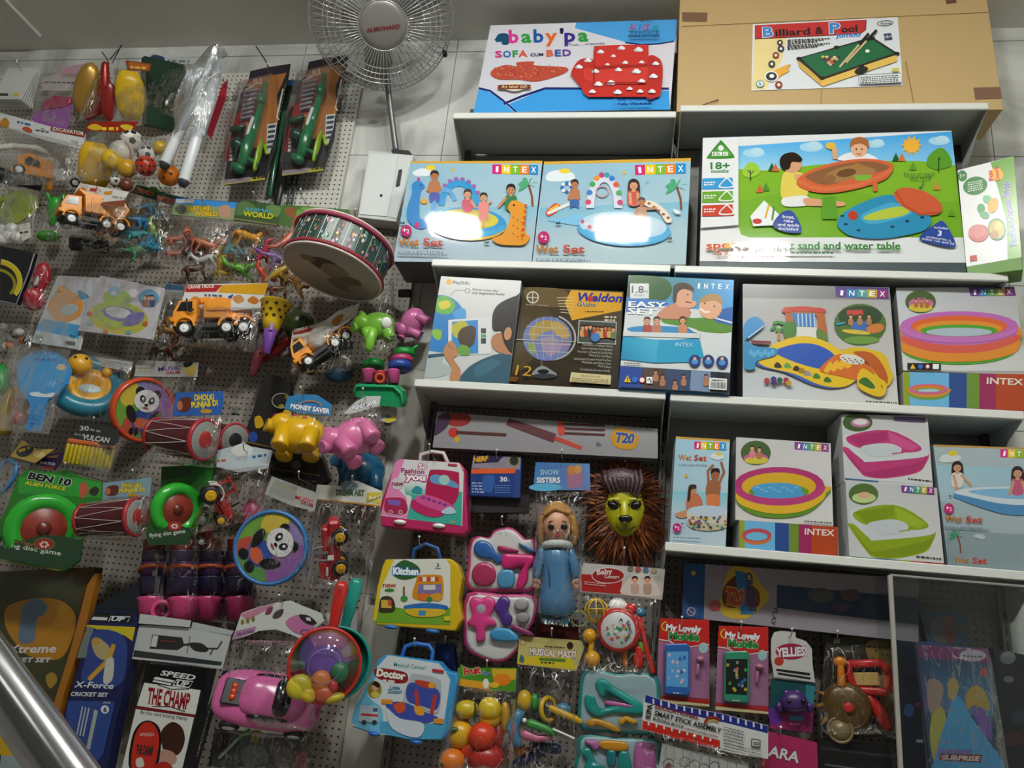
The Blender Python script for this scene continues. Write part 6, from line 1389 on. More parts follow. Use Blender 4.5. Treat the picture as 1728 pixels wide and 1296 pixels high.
def dhol(name,label,px,py,Y,s,rot,yaw,hq,hart,view,seed,face='b0302c',hcol='2a5aa8',bq=None):
 r=hang(name,label,'drum',px,py,Y);M=IF(px,py,Y,rot=rot,yaw=yaw,s=s)
 L=50
 prof=[(26,-L),(28,-L*.8),(30,-L*.3),(31,L*.2),(31,L*.8),(31,L)]
 pt('shell',mat('4e1620',.28),r,lambda m:m.lathe(M,prof,30,ax='x'))
 pt('hoop',mat('b02c38',.35),r,lambda m:m.lathe(M@TR(L,0,0),[(30,-6),(33,-6),(34,0),(31,2),(29,0)],30,ax='x'));pt('hoop',mat('a02830',.35),r,lambda m:m.lathe(M@TR(-L,0,0),[(27,5),(29,4),(29,-1),(26,-2)],30,ax='x'))
 sk=pt('skin',mat('8e908c',.5),r,lambda m:m.lathe(M@TR(L,0,0),[(29.5,1),(29,1.4),(.01,1.6)],30,ax='x'));pt('skin_spot',mat(face,.4),r,lambda m:m.lathe(M@TR(L,0,0),[(14,1.7),(13.5,2),(.01,2.2)],24,ax='x'),sk)
 def cords(m):
  n=9
  for i in range(n):
   a,b=2*math.pi*i/n,2*math.pi*(i+.5)/n;a2=2*math.pi*(i+1)/n
   for u,w in((a,b),(b,a2)):
    p=(-L*.95,28*math.cos(u),28*math.sin(u))if u!=b else(L*.9,32*math.cos(u),32*math.sin(u))
    q=(L*.9,32*math.cos(w),32*math.sin(w))if w==b else(-L*.95,28*math.cos(w),28*math.sin(w))
    mid=tuple((x+y)/2 for x,y in zip(p,q));k=31.2/math.hypot(mid[1],mid[2]);mid=(mid[0],mid[1]*k,mid[2]*k)
    m.sweep(M,[p,mid,q],.55,5)
 o=pt('lacing',mat('d0c4c0',.5),r,cords)
 if hq:card(r,hq,Y-.005,hart,view=view,col=hcol)
 if bq:bag(r,bq,Y-.01,22,seed,view=view)
 return r
def dh_art(x0,y0,x1,y1,k=1.0):
 def f(A):
  w,h=x1-x0,y1-y0
  A.blob([(x0+w*.06,y0+h*.7),(x0+w*.12,y0+h*.3),(x0+w*.34,y0+h*.25),(x0+w*.32,y0+h*.75),(x0+w*.15,y0+h*.85)],'5a2a20');A.ell(x0+w*.12,y0+h*.58,w*.06,h*.2,'b06a4c')
  A.text('DHOLKI',x0+w*.42,y0+h*.36,x0+w*.82,y0+h*.34,h*.24,'e0c840',b=.04,ol='3a2a10');A.text('PUNJAB DI',x0+w*.36,y0+h*.68,x0+w*.9,y0+h*.58,h*.24,'e0c840',b=.04,ol='3a2a10')
  A.ell(x0+w*.66,y0+h*.82,w*.12,h*.1,'b88a2c')
 return f
dhol('dholki_drum','upper maroon laced dholki drum with a grey and red end',304,738,-.33,1.05,-6,-44,[(1190,490),(1505,480),(1510,560),(1490,640),(1160,650)],dh_art(1175,485,1505,645),V,55,bq=[(1150,640),(1500,640),(1460,1000),(940,960)])
dhol('dholki_drum','grey ended drum half hidden behind the upper maroon dholki',372,740,-.13,.85,-6,-58,None,None,V,56,face='26282a')
V=(0,740,4)
dhol('dholki_drum','lower maroon laced dholki drum in front of the green disc pack',186,875,-.33,.98,4,-36,[(700,300),(1025,262),(1010,390),(690,415)],dh_art(690,290,1010,405),V,57,hcol='7a98a8',bq=[(690,400),(1010,380),(980,690),(480,680)])
hook(330,652,-.33,'upper maroon dholki drum');hook(225,805,-.33,'lower maroon dholki drum');hook(275,608,-.16,'orange rimmed hand drum');hook(70,585,-.33,'blue paddle bat')
# dart pack
r=hang('dart_refill_pack','pack of yellow foam darts under a dark lettered header','toy pack',152,758,-.25)
V=(0,540,4)
card(r,[(540,695),(800,735),(800,810),(770,850),(490,815)],-.25,lambda A:(A.text('30',538,745,600,748,30,'c8c8c4',b=.02),A.tiny(610,745,680,760,12,'9a9a98',3),A.tiny(500,775,600,790,12,'8a8a88',4),A.text('VULCAN',560,805,740,830,34,'c8c8c4',sh=.2,b=.03)),view=V,col='2c302e')
M=IF(151,769,-.25,rot=-9)
for k in range(12):pt('foam_dart',mat('b8a41c',.6),r,lambda m:m.sweep(M,[(-34+k*6.1,-16,0),(-34+k*6.1,14,0)],3.1,8))
pt('orange_tips',mat('c05a24',.5),r,lambda m:m.box(M,0,20,0,74,8,8,2));bag(r,[(500,820),(790,850),(740,1030),(440,960)],-.26,8,58,view=V);hook(160,716,-.25,'yellow foam dart pack')
r=hang('sticker_tag','gold cartoon header card at the left edge above the green disc','card',55,762,-.25);V=(0,740,4)
card(r,[(150,10),(250,75),(370,70),(240,165),(70,120)],-.25,lambda A:(A.blob([(110,90),(160,50),(230,60),(200,110),(140,125)],'3a3a44'),A.tiny(130,95,205,70,26*.7,'c8a83c',4),A.ell(265,110,40,22,'d8c87c')),view=V,col='b89a4c')
r=hang('ring_toss_tag','dark purple ring toss header tag under the gold card','card',88,778,-.22);card(r,[(260,120),(450,85),(440,130),(370,215),(230,165)],-.22,lambda A:(A.text('RING TOSS',270,170,372,182,16,'d8d4dc',b=.02),A.poly([(320,120),(400,110),(390,128),(320,136)],'7a5a34'),A.poly([(300,188),(370,190),(365,212),(290,200)],'8a2424')),view=V,col='2c1c44')
r=hang('blue_loop_toy','light blue plastic loop toy in a bag at the left edge','toy pack',15,800,-.24);pt('loop',mat('3f7ab0',.3),r,lambda m:m.sweep(None,[P(x,y,-.24)for x,y in((-4,800),(4,782),(16,776),(28,784),(26,800),(14,820),(-4,835))],.009,10));bag(r,[(0,130),(200,170),(120,390),(-40,420)],-.25,14,59,view=V)
# flying discs
def disc(name,label,px,py,Y,R,yaw,cardpts,art,view,seed):
 r=hang(name,label,'toy pack',px,py,Y);card(r,cardpts,Y+.012,art,view=view,col='2f7a2c',name='backing_card',th=.003,yaw=yaw*.4)
 M=IF(px,py,Y-.04,yaw=yaw*.7,rot=-6)
 pt('flying_disc',mat('2fa834',.2),r,lambda m:m.lathe(M,[(R*.56,2),(R*.6,6),(R*.8,9),(R*.95,5),(R,-4),(R*.96,-5),(R*.6,1),(R*.56,2)],44))
 pt('centre_print',mat('8a3428',.35,var=.5,bscale=25),r,lambda m:m.lathe(M,[(R*.58,3),(R*.57,3.6),(.01,3.8)],30));pt('hub',mat('6a2c24',.3),r,lambda m:m.lathe(M,[(R*.2,3),(R*.18,6),(.01,6.5)],20))
 return r
r=disc('flying_disc_pack','large green flying disc pack with lettered card at the left edge',74,892,-.27,60,14,[(120,260),(180,210),(330,225),(450,215),(560,265),(690,290),(690,420),(560,700),(540,830),(430,895),(0,815),(-60,640),(40,480)],lambda A:(A.poly([(130,265),(330,232),(560,275),(685,300),(680,400),(120,370)],'35983a'),A.text('BEN 10',185,270,478,322,44,'141414',sh=.15,b=.05,ol='d8e8d8',ow=.04),A.text('ALIEN FORCE',165,308,445,352,24,'c8d02c',sh=.15,b=.04,ol='18401c'),A.blob([(540,320),(570,290),(600,340),(570,400),(540,390)],'b85a44'),A.blob([(600,360),(640,325),(670,350),(640,390)],'3a3034'),A.line([(0,825),(400,890),(520,830)],8,'8a8a34')),V,60)
card(r,[(-40,690),(0,660),(140,690),(300,650),(440,665),(560,700),(535,825),(430,888),(0,808)],-.385,lambda A:(A.poly([(0,660),(140,690),(300,650),(440,660),(560,700),(535,825),(430,888),(0,808),(-40,690)],'23402a'),A.text('flying disc game',0,722,410,790,30,'d8dcd4',b=.01),A.text('Max Flight',70,695,220,726,20,'b06a30',sh=.2),A.ell(300,712,72,42,'9a2c24'),A.ring(300,712,74,44,6,'3a7a3c'),[A.ell(300+24*math.cos(t),716+16*math.sin(t),12,6,'e0d4cc',rot=math.degrees(t)+60)for t in(0,1.05,2.1,3.14,4.2,5.2)]),view=V,col='23402a',name='front_flap')
r=disc('flying_disc_pack','narrower green flying disc pack right of the lower dholki drum',299,860,-.25,46,40,[(1090,190),(1290,180),(1470,120),(1450,260),(1380,420),(1290,640),(1270,720),(1000,720),(985,640),(1030,480),(1085,330)],lambda A:(A.poly([(1095,195),(1290,185),(1290,250),(1090,280)],'2a5a24')),V,61)
card(r,[(1000,630),(1100,610),(1180,560),(1250,600),(1290,600),(1268,716),(1004,716)],-.35,lambda A:(A.poly([(1000,620),(1290,600),(1268,716),(1004,716)],'23402a'),A.text('flying disc game',1010,668,1252,636,26,'d4d8d0',b=.01),A.ell(1180,590,50,32,'9a2c24'),[A.ell(1180+18*math.cos(t),592+12*math.sin(t),9,5,'e0d4cc',rot=math.degrees(t)+60)for t in(0,1.05,2.1,3.14,4.2,5.2)]),view=V,col='23402a',name='front_flap')
hook(112,793,-.27,'large green flying disc pack');hook(350,778,-.25,'narrow green flying disc pack')
# dark board, banks
V=(330,560,4)
r=hang('dark_figure_pack','dark box pack with small yellow and blue figures behind the yellow bank','toy pack',440,730,-.14);card(r,[(480,270),(640,330),(640,560),(530,830),(340,800),(330,690)],-.13,lambda A:(A.poly([(345,745),(530,790),(525,825),(335,785)],'1a1814'),A.line([(345,742),(535,785)],6,'8a7030'),A.text('POCKET MONEY',390,790,530,825,16,'9a9488',b=.02),A.blob([(400,580),(440,570),(460,630),(410,650)],'c09a1c'),A.ell(390,710,30,36,'2a4a9a')),view=V,col='1d1b1c',name='backing_card',th=.03)
card(r,[(520,430),(560,408),(640,412),(640,490),(570,525),(530,500)],-.16,lambda A:(A.ring(580,465,66,52,5,'b0aca0'),A.ell(620,440,18,12,'8a8420'),A.ell(580,500,20,10,'8a8420')),view=V,col='181614',name='oval_tag')
r=hang('dark_play_pack','near black toy pack under the yellow bank','toy pack',500,790,-.1);card(r,[(530,790),(850,830),(900,990),(840,1040),(500,960)],-.1,lambda A:(A.line([(520,925),(840,970)],8,'6a5a24'),A.ell(680,900,34,30,'5a5a5c'),A.tiny(560,990,820,1020,14,'4a4a4c',3)),view=V,col='161415',name='box_front',th=.04)
def bank(label,px,py,Y,rot,yaw,tilt,col,spots,hq,hart,s,seed,hcol='2f7ab0',bq=None):
 r=hang('animal_bank',label,'toy',px,py,Y);piggy(r,IF(px,py,Y,rot=rot,yaw=yaw,tilt=tilt,s=s),col,spots=spots)
 if hq:card(r,hq,Y-.01,hart,view=V,col=hcol)
 if bq:bag(r,bq,Y-.02,18,seed,view=V)
 return r
def ms(x0,y0,x1,y1,h):return lambda A:(A.ring((x0+x1)/2,y0-h*.6,(x1-x0)*.3,h*1.1,h*.22,'c8803c',a0=180,a1=370),A.ring((x0+x1)/2,y0-h*.5,(x1-x0)*.24,h*.9,h*.2,'2a3a6a',a0=180,a1=370),A.text('MONEY SAVER',x0,y0,x1,y1,h,'e8ecf0',b=.05,ol='1f3a6a'))
bank('yellow animal money bank with red spots in a bag',506,735,-.22,-14,-20,-35,'d8a814','b03030',[(620,440),(700,420),(820,425),(920,490),(910,570),(860,560),(720,545),(600,520)],ms(640,515,905,552,30),1.02,62,bq=[(600,530),(900,560),(880,860),(490,770)])
bank('pink animal money bank with a scalloped base in a bag',598,740,-.33,40,10,-40,'d070a0',None,[(1080,470),(1150,435),(1250,432),(1240,500),(1130,530),(1030,560),(1000,550)],ms(1060,530,1230,486,26),1.0,63,hcol='b8bcb8',bq=[(1010,550),(1250,520),(1260,790),(880,860)])
r2=bank('dark blue animal bank dim behind the pink one',610,795,-.12,-4,15,-20,'1f5a80',None,None,None,.95,64)
r=hang('money_saver_card','white and yellow saver header card behind the pink bank','card',655,700,-.18);card(r,[(1240,520),(1360,515),(1355,600),(1300,615),(1250,600)],-.18,lambda A:(A.poly([(1258,590),(1352,560),(1350,598),(1300,612)],'c8b830'),A.text('SAVER',1245,590,1318,582,26,'2a4a7a',b=.04,ol='c8d0d0')),view=V,col='b4b4aa')
hook(508,665,-.23,'yellow money bank');hook(613,668,-.34,'pink money bank')
# tractors, drum, stacking cups
V=(330,780,4)
def tractor(root,M,col='a8201c',hub='d8a41c'):
 pt('engine_hood',mat(col,.3),root,lambda m:(m.prism(M,[(-6,0),(-6,18),(26,16),(34,10),(34,0)],-10,10,inset=.08),m.box(M,12,-4,0,60,7,14,2)))
 cab=pt('cab',mat(col,.3),root,lambda m:(m.box(M,-20,6,0,24,12,26,2),m.box(M,-20,36,0,30,4,28,1.5),[m.box(M,x,23,z,3,26,3)for x in(-30,-9)for z in(-11,11)]))
 [pt('mudguard',mat('c8c8c4',.35),root,lambda m:m.lathe(M@TR(-22,0,z),[(19,-5),(19,5),(16.5,5),(16.5,-5)],18,a0=20,a1=170),cab)for z in(-16,16)]
 pt('exhaust',DRK,root,lambda m:m.sweep(M,[(16,16,0),(16,32,0)],1.8,8))
 for z in(-17,17):wheel(root,M,-22,-4,z,16,9,hub);wheel(root,M,26,-9,z,10,7,hub)
r=hang('tractor_bag','red toy tractor in a crinkled bag with a cloud shaped header','toy pack',372,850,-.25);card(r,[(135,950-780+20),(165,160),(230,130)]if False else[(140,30),(150,-80-0),(260,-110),(320,-130),(380,-105),(520,-80),(490,40),(300,70)],-.25,lambda A:(A.poly([(145,20),(150,-60),(510,-70),(490,30),(300,62)],'b8c4cc'),A.blob([(240,-80),(280,-115),(330,-125),(385,-95),(370,-50),(280,-45)],'d4d6d4'),A.tiny(150,0,205,-5,22*.7,'b05a2c',4),A.tiny(385,-25,480,-40,26*.7,'2a6a9a',4)),view=V,col='b4bec4')
tractor(r,IF(368,850,-.25,rot=-60,yaw=10,s=.95));bag(r,[(140,50),(500,20),(420,380),(-60,500)],-.265,22,65,view=V,crump=2.2)
r=hang('tractor_bag','second red toy tractor lower in the crinkled bag row','toy pack',345,890,-.15);tractor(r,IF(345,888,-.15,rot=-80,yaw=20,s=.8),hub='d4d6d6');pt('pink_bottle',mat('a83a68',.3),r,lambda m:m.sweep(IF(425,860,-.12),[(0,-26,0),(0,6,0),(0,14,0)],[16,14,7],14));bag(r,[(40,230),(260,290),(160,620),(-90,560)],-.165,18,66,view=V,crump=2.0)
frame_drum('hand_drum','blue rimmed hand drum with a panda picture',457,924,-.285,60,'3a78b8',panda(-62),-16,[(515,95),(830,210),(800,335),(640,290),(465,215)],lambda A:(A.poly([(540,115),(690,165),(660,260),(490,205)],'8a8c86'),A.tiny(550,150,660,190,8,'9a9048',3),A.text('MUSIC',668,245,790,285,28,'b03a48',b=.03,ol='c0bcb8'),A.text('DRUM',710,280,790,305,20,'8a3a48',b=.03)),V,[(470,210),(800,330),(760,760),(260,700)],67,hcol='9a9c98')
r=hang('jeep_bag','red toy jeep with yellow hubs in a clear bag under a cloud header','toy pack',580,925,-.25);card(r,[(820,150),(980,160),(1010,125),(1090,125),(1150,150),(1260,195),(1250,300),(1150,280),(1000,265),(805,245)],-.25,lambda A:(A.poly([(822,158),(960,165),(950,250),(810,240)],'d0d2ca'),A.ell(1040,160,58,36,'7a94a0'),A.text('DREAM ART',950,222,1140,225,36,'3a7a5c',b=.05,ol='b8543c'),A.poly([(820,246),(1255,290),(1250,300),(1000,272),(810,252)],'c88a2c'),A.poly([(1160,205),(1255,200),(1250,285),(1150,265)],'c8b84c'),A.tiny(1170,245,1240,250,22*.7,'e0dcc0',4),A.line([(1160,270),(1250,235)],6,'5a3a7c')),view=V,col='d4d6d0')
M=IF(566,925,-.24,rot=94,yaw=-20)
pt('body',mat('a8242a',.28),r,lambda m:(m.box(M,0,2,0,104,20,34,4),m.prism(M,[(-50,10),(-46,26),(-20,28),(-16,10)],-15,15,inset=.06),m.box(M,20,16,0,40,12,30,3)));[pt('roll_bar',mat('8a8c90',.3),r,lambda m:m.sweep(M,[(-16,10,z),(-14,34,z),(6,36,z),(10,12,z)],1.8,6))for z in(-13,13)];pt('stripe',WHT,r,lambda m:(m.box(M,-10,8,17.5,8,10,1.5),m.box(M,-34,14,16,14,3,1.5)))
for x in(-28,26):
 for z in(-17,19):wheel(r,M,x,-8,z,14,9,'d8a424')
bag(r,[(820,250),(1240,300),(1180,830),(720,860)],-.265,24,68,view=V,crump=1.8);hook(595,815,-.25,'red jeep bag');hook(412,760,-.25,'red tractor bags');hook(505,808,-.285,'blue rimmed hand drum')
r=hang('stacking_cup_pack','left of two dark stacking cup sets with pink cup bases','toy pack',285,985,-.2)
def cups(r,x0,Y):
 for k,(y,c,rr)in enumerate(((925,'8a3a2c',17),(945,'3a3448',19),(965,'4a2c5c',21),(990,'2a2444',24))):
  for dx in(-22,24):pt('cup',mat(c,.35),r,lambda m:m.lathe(IF(x0+dx,y,Y,tilt=-8),[(rr-4,-14),(rr-1,-14),(rr+1,12),(rr+2,14),(rr-1,14)],18,ax='y'))
 [pt('ring',mat('a04a2c',.35),r,lambda m:m.torus(IF(x0+dx,962,Y,tilt=70),0,0,0,22,4,22,8))for dx in(-22,24)]
 for dx in(-28,26):pt('pink_cup',mat('c03e74',.3),r,lambda m:m.lathe(IF(x0+dx,1024,Y-.01,tilt=-8),[(16,-22),(19,-22),(22,8),(25,14),(22,15),(19,8)],20,ax='y'))
cups(r,282,-.2)
pt('pink_cup_ring',mat('c84a80',.3),r,lambda m:(m.torus(IF(272,1030,-.235),0,0,0,14,4,24,8),))
bag(r,[(1040-330*4+1320-1040+250,0),(1,0),(0,1),(1,1)]if False else[(-320+30,520),(20,520),(10,1070),(-360,1040)],-.22,18,69,view=V)
r=hang('stacking_cup_pack','right of two dark stacking cup sets with pink cup bases','toy pack',385,985,-.09);cups(r,378,-.09);bag(r,[(60,520),(400,540),(420,1100),(20,1070)],-.11,18,70,view=V)
# BOTTOM LEFT
V=(0,972,4)
r=hang('cricket_set','brown cricket set sleeve with a dark cap figure, bottom left','cricket set',60,1130,-.24)
card(r,[(0,-30),(640,-60),(600,120),(480,560),(330,1100),(280,1310),(-40,1310),(-60,200)],-.22,lambda A:(A.poly([(0,0),(560,10),(470,500),(300,1296),(-30,1296),(-40,0)],'3a3c24'),A.blob([(60,200),(250,150),(420,170),(510,270),(490,420),(400,560),(200,540),(80,420),(30,300)],'a8741c'),A.blob([(150,210),(240,150),(320,200),(300,260),(250,290),(230,440),(130,440),(140,300)],'5a6e84'),A.text('Xtreme',40,520,380,515,54,'c8ccd0',sh=.25,b=.02),A.text('CRICKET SET',-40,580,350,582,30,'c8ccd0',sh=.25,b=.03),A.blob([(0,800),(120,780),(240,900),(250,1100),(200,1220),(0,1200)],'c09a1c'),[A.line([(60-k*30,800+k*10),(-20-k*30,1100)],10,'c8c8b8')for k in range(3)],A.ell(105,1130,22,16,'4a2c30'),A.blob([(310,680),(360,650),(390,700),(340,760)],'9a7a30'),A.poly([(10,1210),(190,1220),(180,1296),(0,1296)],'8a9aa0')),view=V,col='4a3a1c',name='sleeve',th=.05,rough=.2)
card(r,[(590,60),(640,-20),(660,-10),(560,400),(420,830),(310,1310),(255,1310),(350,900),(480,480)],-.25,None,view=V,col='9a621c',name='bat_edge',th=.03)
r=hang('cricket_set','dark blue cricket set sleeve with a batting player picture','cricket set',165,1170,-.26)
card(r,[(640,230),(900,240),(930,300),(880,560),(780,1000),(720,1310),(400,1310),(430,950),(560,500),(590,330)],-.26,lambda A:(A.poly([(645,240),(898,248),(895,318),(615,312)],'14141c'),A.poly([(630,275),(730,280),(720,300),(615,295)],'c8ccd0'),A.text('UP',750,302,845,305,26,'d8dce0',sh=.25,b=.04),A.line([(735,306),(750,272),(880,276),(862,310)],6,'d8dce0'),A.poly([(590,330),(915,345),(895,440),(840,400),(700,370),(580,340)],'c0b020'),A.poly([(540,480),(590,340),(635,350),(590,550),(520,555)],'6a7470'),A.blob([(640,370),(830,400),(860,560),(800,740),(560,720),(580,560)],'2c4084'),A.blob([(620,440),(660,415),(700,440),(740,480),(730,560),(680,560),(640,520)],'a89868'),A.line([(600,700),(740,560),(770,460)],30,'c0942c'),A.blob([(720,570),(770,560),(760,700),(700,720)],'b8bcb0'),A.ell(650,440,28,26,'b08a40'),A.text('X-Force',500,750,768,762,40,'d0d4d8',sh=.25,b=.02),A.text('CRICKET SET',480,808,735,815,26,'d0d4d8',sh=.25,b=.03),A.poly([(460,840),(780,850),(700,1200),(620,1300),(410,1300)],'2a4488'),[A.line([(560+k*22,880+k*5),(520+k*22,1080)],9,'a8b4b4')for k in range(3)],A.poly([(640,900),(665,910),(610,1170),(585,1165)],'9aa8a0'),A.text('SIZE',700,860,748,862,14,'c8ccd4'),A.ell(712,900,28,28,'d0d4dc'),A.text('6',700,916,724,917,32,'202848',b=.03)),view=V,col='141c4c',name='sleeve',th=.05,rough=.18)
card(r,[(650,200),(940,40),(960,250),(930,300),(640,240)],-.25,None,view=V,col='0f1a22',name='dark_top')
r=hang('pump_card','two folded white cards printed with a black ball pump','card',300,1085,-.25)
card(r,[(945,255),(1290,300),(1280,345),(935,320)],-.26,None,view=V,col='b8bcbc',name='upper_flap');card(r,[(1300,310),(1580,370),(1560,400),(1290,355)],-.25,None,view=V,col='aab0b2',name='upper_flap')
card(r,[(940,330),(1275,350),(1560,405),(1500,630),(1300,600),(890,560)],-.25,lambda A:(A.poly([(905,500),(1500,580),(1490,605),(900,545)],'2c3032'),A.poly([(1030,395),(1230,415),(1245,470),(1200,500),(1010,490)],'26282a'),A.poly([(1035,400),(1070,405),(1055,480),(1015,475)],'c0c2c2'),A.blob([(1285,450),(1360,455),(1405,490),(1390,512),(1320,505),(1285,475)],'26282a'),A.line([(1240,465),(1290,460)],14,'26282a'),A.line([(1285,405),(1262,525)],4,'303030'),A.line([(1400,488),(1470,490),(1500,440)],10,'26282a'),A.line([(1440,490),(1420,530)],8,'26282a'),A.tiny(1090,440,1190,446,7,'9a3038',3)),view=V,col='b4b8b8',name='card_front')
V=(0,972,4)
def art(A):
 A.poly([(990,590),(1500,640),(1420,790),(960,720)],'121012');A.text('SPEED',1080,668,1318,704,34,'d0d4d4',sh=.25,b=.03)
 A.poly([(1050,680),(1180,705),(1170,720),(1035,695)],'d0d4d4');A.poly([(1040,702),(1160,726),(1150,738),(1028,712)],'d0d4d4');A.text('UP',1190,738,1275,748,32,'d0d4d4',sh=.25,b=.04);A.line([(1168,738),(1195,700),(1305,712),(1278,752),(1168,738)],7,'d0d4d4')
 A.poly([(975,720),(1355,770),(1320,935),(925,875)],'d4d6d2');A.blob([(1000,735),(1150,770),(1300,775),(1270,910),(1150,880),(985,868)],'d4d6d2');A.text('THE CHAMP',990,858,1275,900,104,'8a1c24',b=.04);A.line([(1070,735),(1160,765),(1280,762)],6,'141414');A.line([(1030,880),(1150,882),(1250,915)],6,'141414')
 A.poly([(920,878),(1318,936),(1314,950),(916,892)],'7a1c24');A.poly([(914,896),(1312,954),(1230,1310),(820,1310)],'d0d2ce');A.text('Be the next boxing champ',950,930,1265,975,26,'202224',b=.01)
 A.blob([(880,1310),(890,1100),(940,1000),(1010,975),(1075,1020),(1090,1130),(1050,1310)],'14100f');A.blob([(895,1310),(905,1110),(950,1010),(1010,985),(1060,1030),(1075,1130),(1030,1310)],'b82c20');A.text('SPEED',945,1080,1042,1080,22,'c8c0b8',sh=.2);A.text('THE CHAMP',920,1200,1035,1210,60,'26242a',b=.05);A.blob([(920,1240),(960,1225),(975,1280),(930,1290)],'c8c4bc')
 A.blob([(1090,1050),(1160,985),(1230,1020),(1250,1110),(1210,1200),(1130,1210),(1095,1140)],'3a2018');A.blob([(1100,1170),(1180,1195),(1190,1260),(1100,1280),(1080,1230)],'b08878');A.blob([(1040,1310),(1060,1265),(1130,1255),(1170,1310)],'a8281c')
r,pl,f=carton('boxing_set_box','black and white boxing set box with a red punch bag',[(248,1118),(352,1131),(306,1310),(203,1310)],-.29,.07,art,yaw=4,view=V,side='151315',rough=.2)
card(r,[(1505,640),(1530,640),(1420,1000),(1330,1310),(1225,1310)],-.285,lambda A:[A.tiny(1440-k*16,800+k*60,1420-k*16,860+k*60,10,'6a6a6a',k)for k in range(7)],view=V,col='121012',name='box_side')
# handrail
a,b=CAM+ray(-20,1120)*1.05,CAM+ray(150,1360)*0.95
d=(b-a).normalized()
r=thing('handrail','shiny stainless steel handrail pipe crossing the bottom left corner','handrail',a-d*1.5)
pt('pipe',mat('c4c6ca',.16,1.0),r,lambda m:m.sweep(None,[a-d*1.6,a,b,b+d*.8],.026,32))
# pink car bag
V=(330,972,4)
r=hang('toy_car_bag','pink toy sports car in a clear bag with a white curved header','toy pack',455,1170,-.27)
card(r,[(245,430),(265,380),(310,250),(420,210),(540,180),(640,165),(720,200),(850,250),(870,300),(720,430),(660,400),(540,360),(430,370),(330,410)],-.27,lambda A:(A.poly([(300,260),(430,212),(540,184),(460,240),(350,300)],'b87a94'),A.poly([(250,425),(275,370),(410,340),(400,372),(330,402)],'a8789a'),A.blob([(470,260),(490,215),(525,210),(505,255)],'7a3a5c'),A.blob([(520,275),(550,235),(595,225),(580,270),(540,290)],'4a4448'),A.blob([(610,310),(650,275),(720,265),(800,330),(780,390),(690,390),(630,350)],'b8709c'),A.blob([(700,260),(770,270),(820,320),(770,330),(720,300)],'2c282c'),A.poly([(745,280),(775,280),(780,305),(750,300)],'c8c8c8'),A.ring(740,380,32,20,8,'6a3a58'),[A.ell(318+k*36,310-k*10,12,18,'7a7430')for k in range(3)],A.tiny(285,405,405,375,26*.7,'7a5a8c',4)),view=V,col='c4c8c4')
M=IF(453,1182,-.25,rot=-8,tilt=74)
pt('body',mat('c8609a',.22),r,lambda m:(m.ell(M,0,0,0,90,26,46,n=28,fn=lambda q:(math.copysign(abs(q[0])**.6,q[0]),q[1]if q[1]<0 else q[1]*.75,math.copysign(abs(q[2])**.6,q[2]))),m.ell(M,6,12,0,58,22,36,n=24,fn=lambda q:(math.copysign(abs(q[0])**.75,q[0]),q[1],math.copysign(abs(q[2])**.7,q[2])))))
pt('windscreen',mat('1c1a1e',.1),r,lambda m:m.ell(M,20,14,0,27,22.5,33.5,n=20,fn=lambda q:(q[0],q[1],math.copysign(abs(q[2])**.6,q[2]))));pt('side_window',mat('1c1a1e',.1),r,lambda m:(m.ell(M,4,17,33,34,8,5),m.ell(M,4,17,-33,34,8,5)))
pt('engine_grille',mat('1e1820',.3),r,lambda m:m.box(M,-58,19.5,0,34,4,42,2));[pt('tail_light',mat('d8401c',.25),r,lambda m:m.ell(M,-58,22.5,z,5,3,5.5))for z in(-9,0,9)]
for x in(-52,54):
 for z in(-44,44):wheel(r,M,x,-14,z,17,8)
bag(r,[(250,430),(720,440),(830,1050),(140,1000)],-.29,30,71,view=V,crump=1.4);hook(472,1016,-.27,'pink car bag')
# toy pans with play food
def pan(px,py,Y,hx,hy,col,label,food,R=62):
 r=hang('toy_pan',label,'toy pack',px,py,Y);M=IF(px,py,Y)
 pt('rim',mat(col,.28),r,lambda m:m.lathe(M,[(R-6,-14),(R-2,-14),(R,-4),(R,2),(R-4,4),(R-6,0),(R-6,-14)],44));pt('pan_base',mat(col,.35),r,lambda m:m.lathe(M,[(R-5,-16),(.01,-17)],36))
 pt('handle',mat(col,.28),r,lambda m:m.sweep(M,[(hx*.46,hy*.46,-2),(hx*.7,hy*.7,0),(hx,hy,0)],[8,10,12],12,flat=.5))
 if food:
  for x,y,rx,ry,c,ro in((-38,-34,22,20,'c8b830',20),(-24,-46,16,12,'d0b42c',-30),(-4,-26,17,18,'d07a3c',0),(2,-46,18,14,'c85a34',0),(16,-34,9,12,'c03a34',0),(20,-52,18,8,'b8a42c',15),(26,-12,15,17,'2a7a50',0)):pt('play_food',mat(c,.35),r,lambda m:m.ell(M@TR(x,y,2)@RT('Z',ro),0,0,0,rx,ry,9,n=14))
  pt('purple_bowl',mat('6a4aa0',.35),r,lambda m:m.lathe(M@TR(0,18,-6),[(46,0),(40,5),(20,8),(.01,8)],30,a0=0,a1=360));pt('bowl_ring',mat('9a88c0',.3),r,lambda m:m.torus(M,0,-2,10,27,.7,30,6))
  pt('clear_lid',CLEAR,r,lambda m:m.lathe(M,[(R-5,3),(R-8,9),(R-22,15),(28,17),(26,19),(.01,19)],44))
 return r
pan(566,1118,-.34,26,130,'1f8a80','teal toy pan mostly hidden behind the red pan',False,60)
pan(548,1122,-.41,18,128,'b8281f','red toy frying pan with clear lid and play food inside',True)
card(bpy.data.objects['toy_pan.001'],[(880,250),(1095,240),(1085,400),(1000,380),(900,340)],-.235,lambda A:[A.tiny(975+k*14,380,980+k*14,270,7,'6a6a6a',k)for k in range(6)],view=V,col='aeb0ae',name='paper_insert');hook(568,993,-.41,'red toy pan')
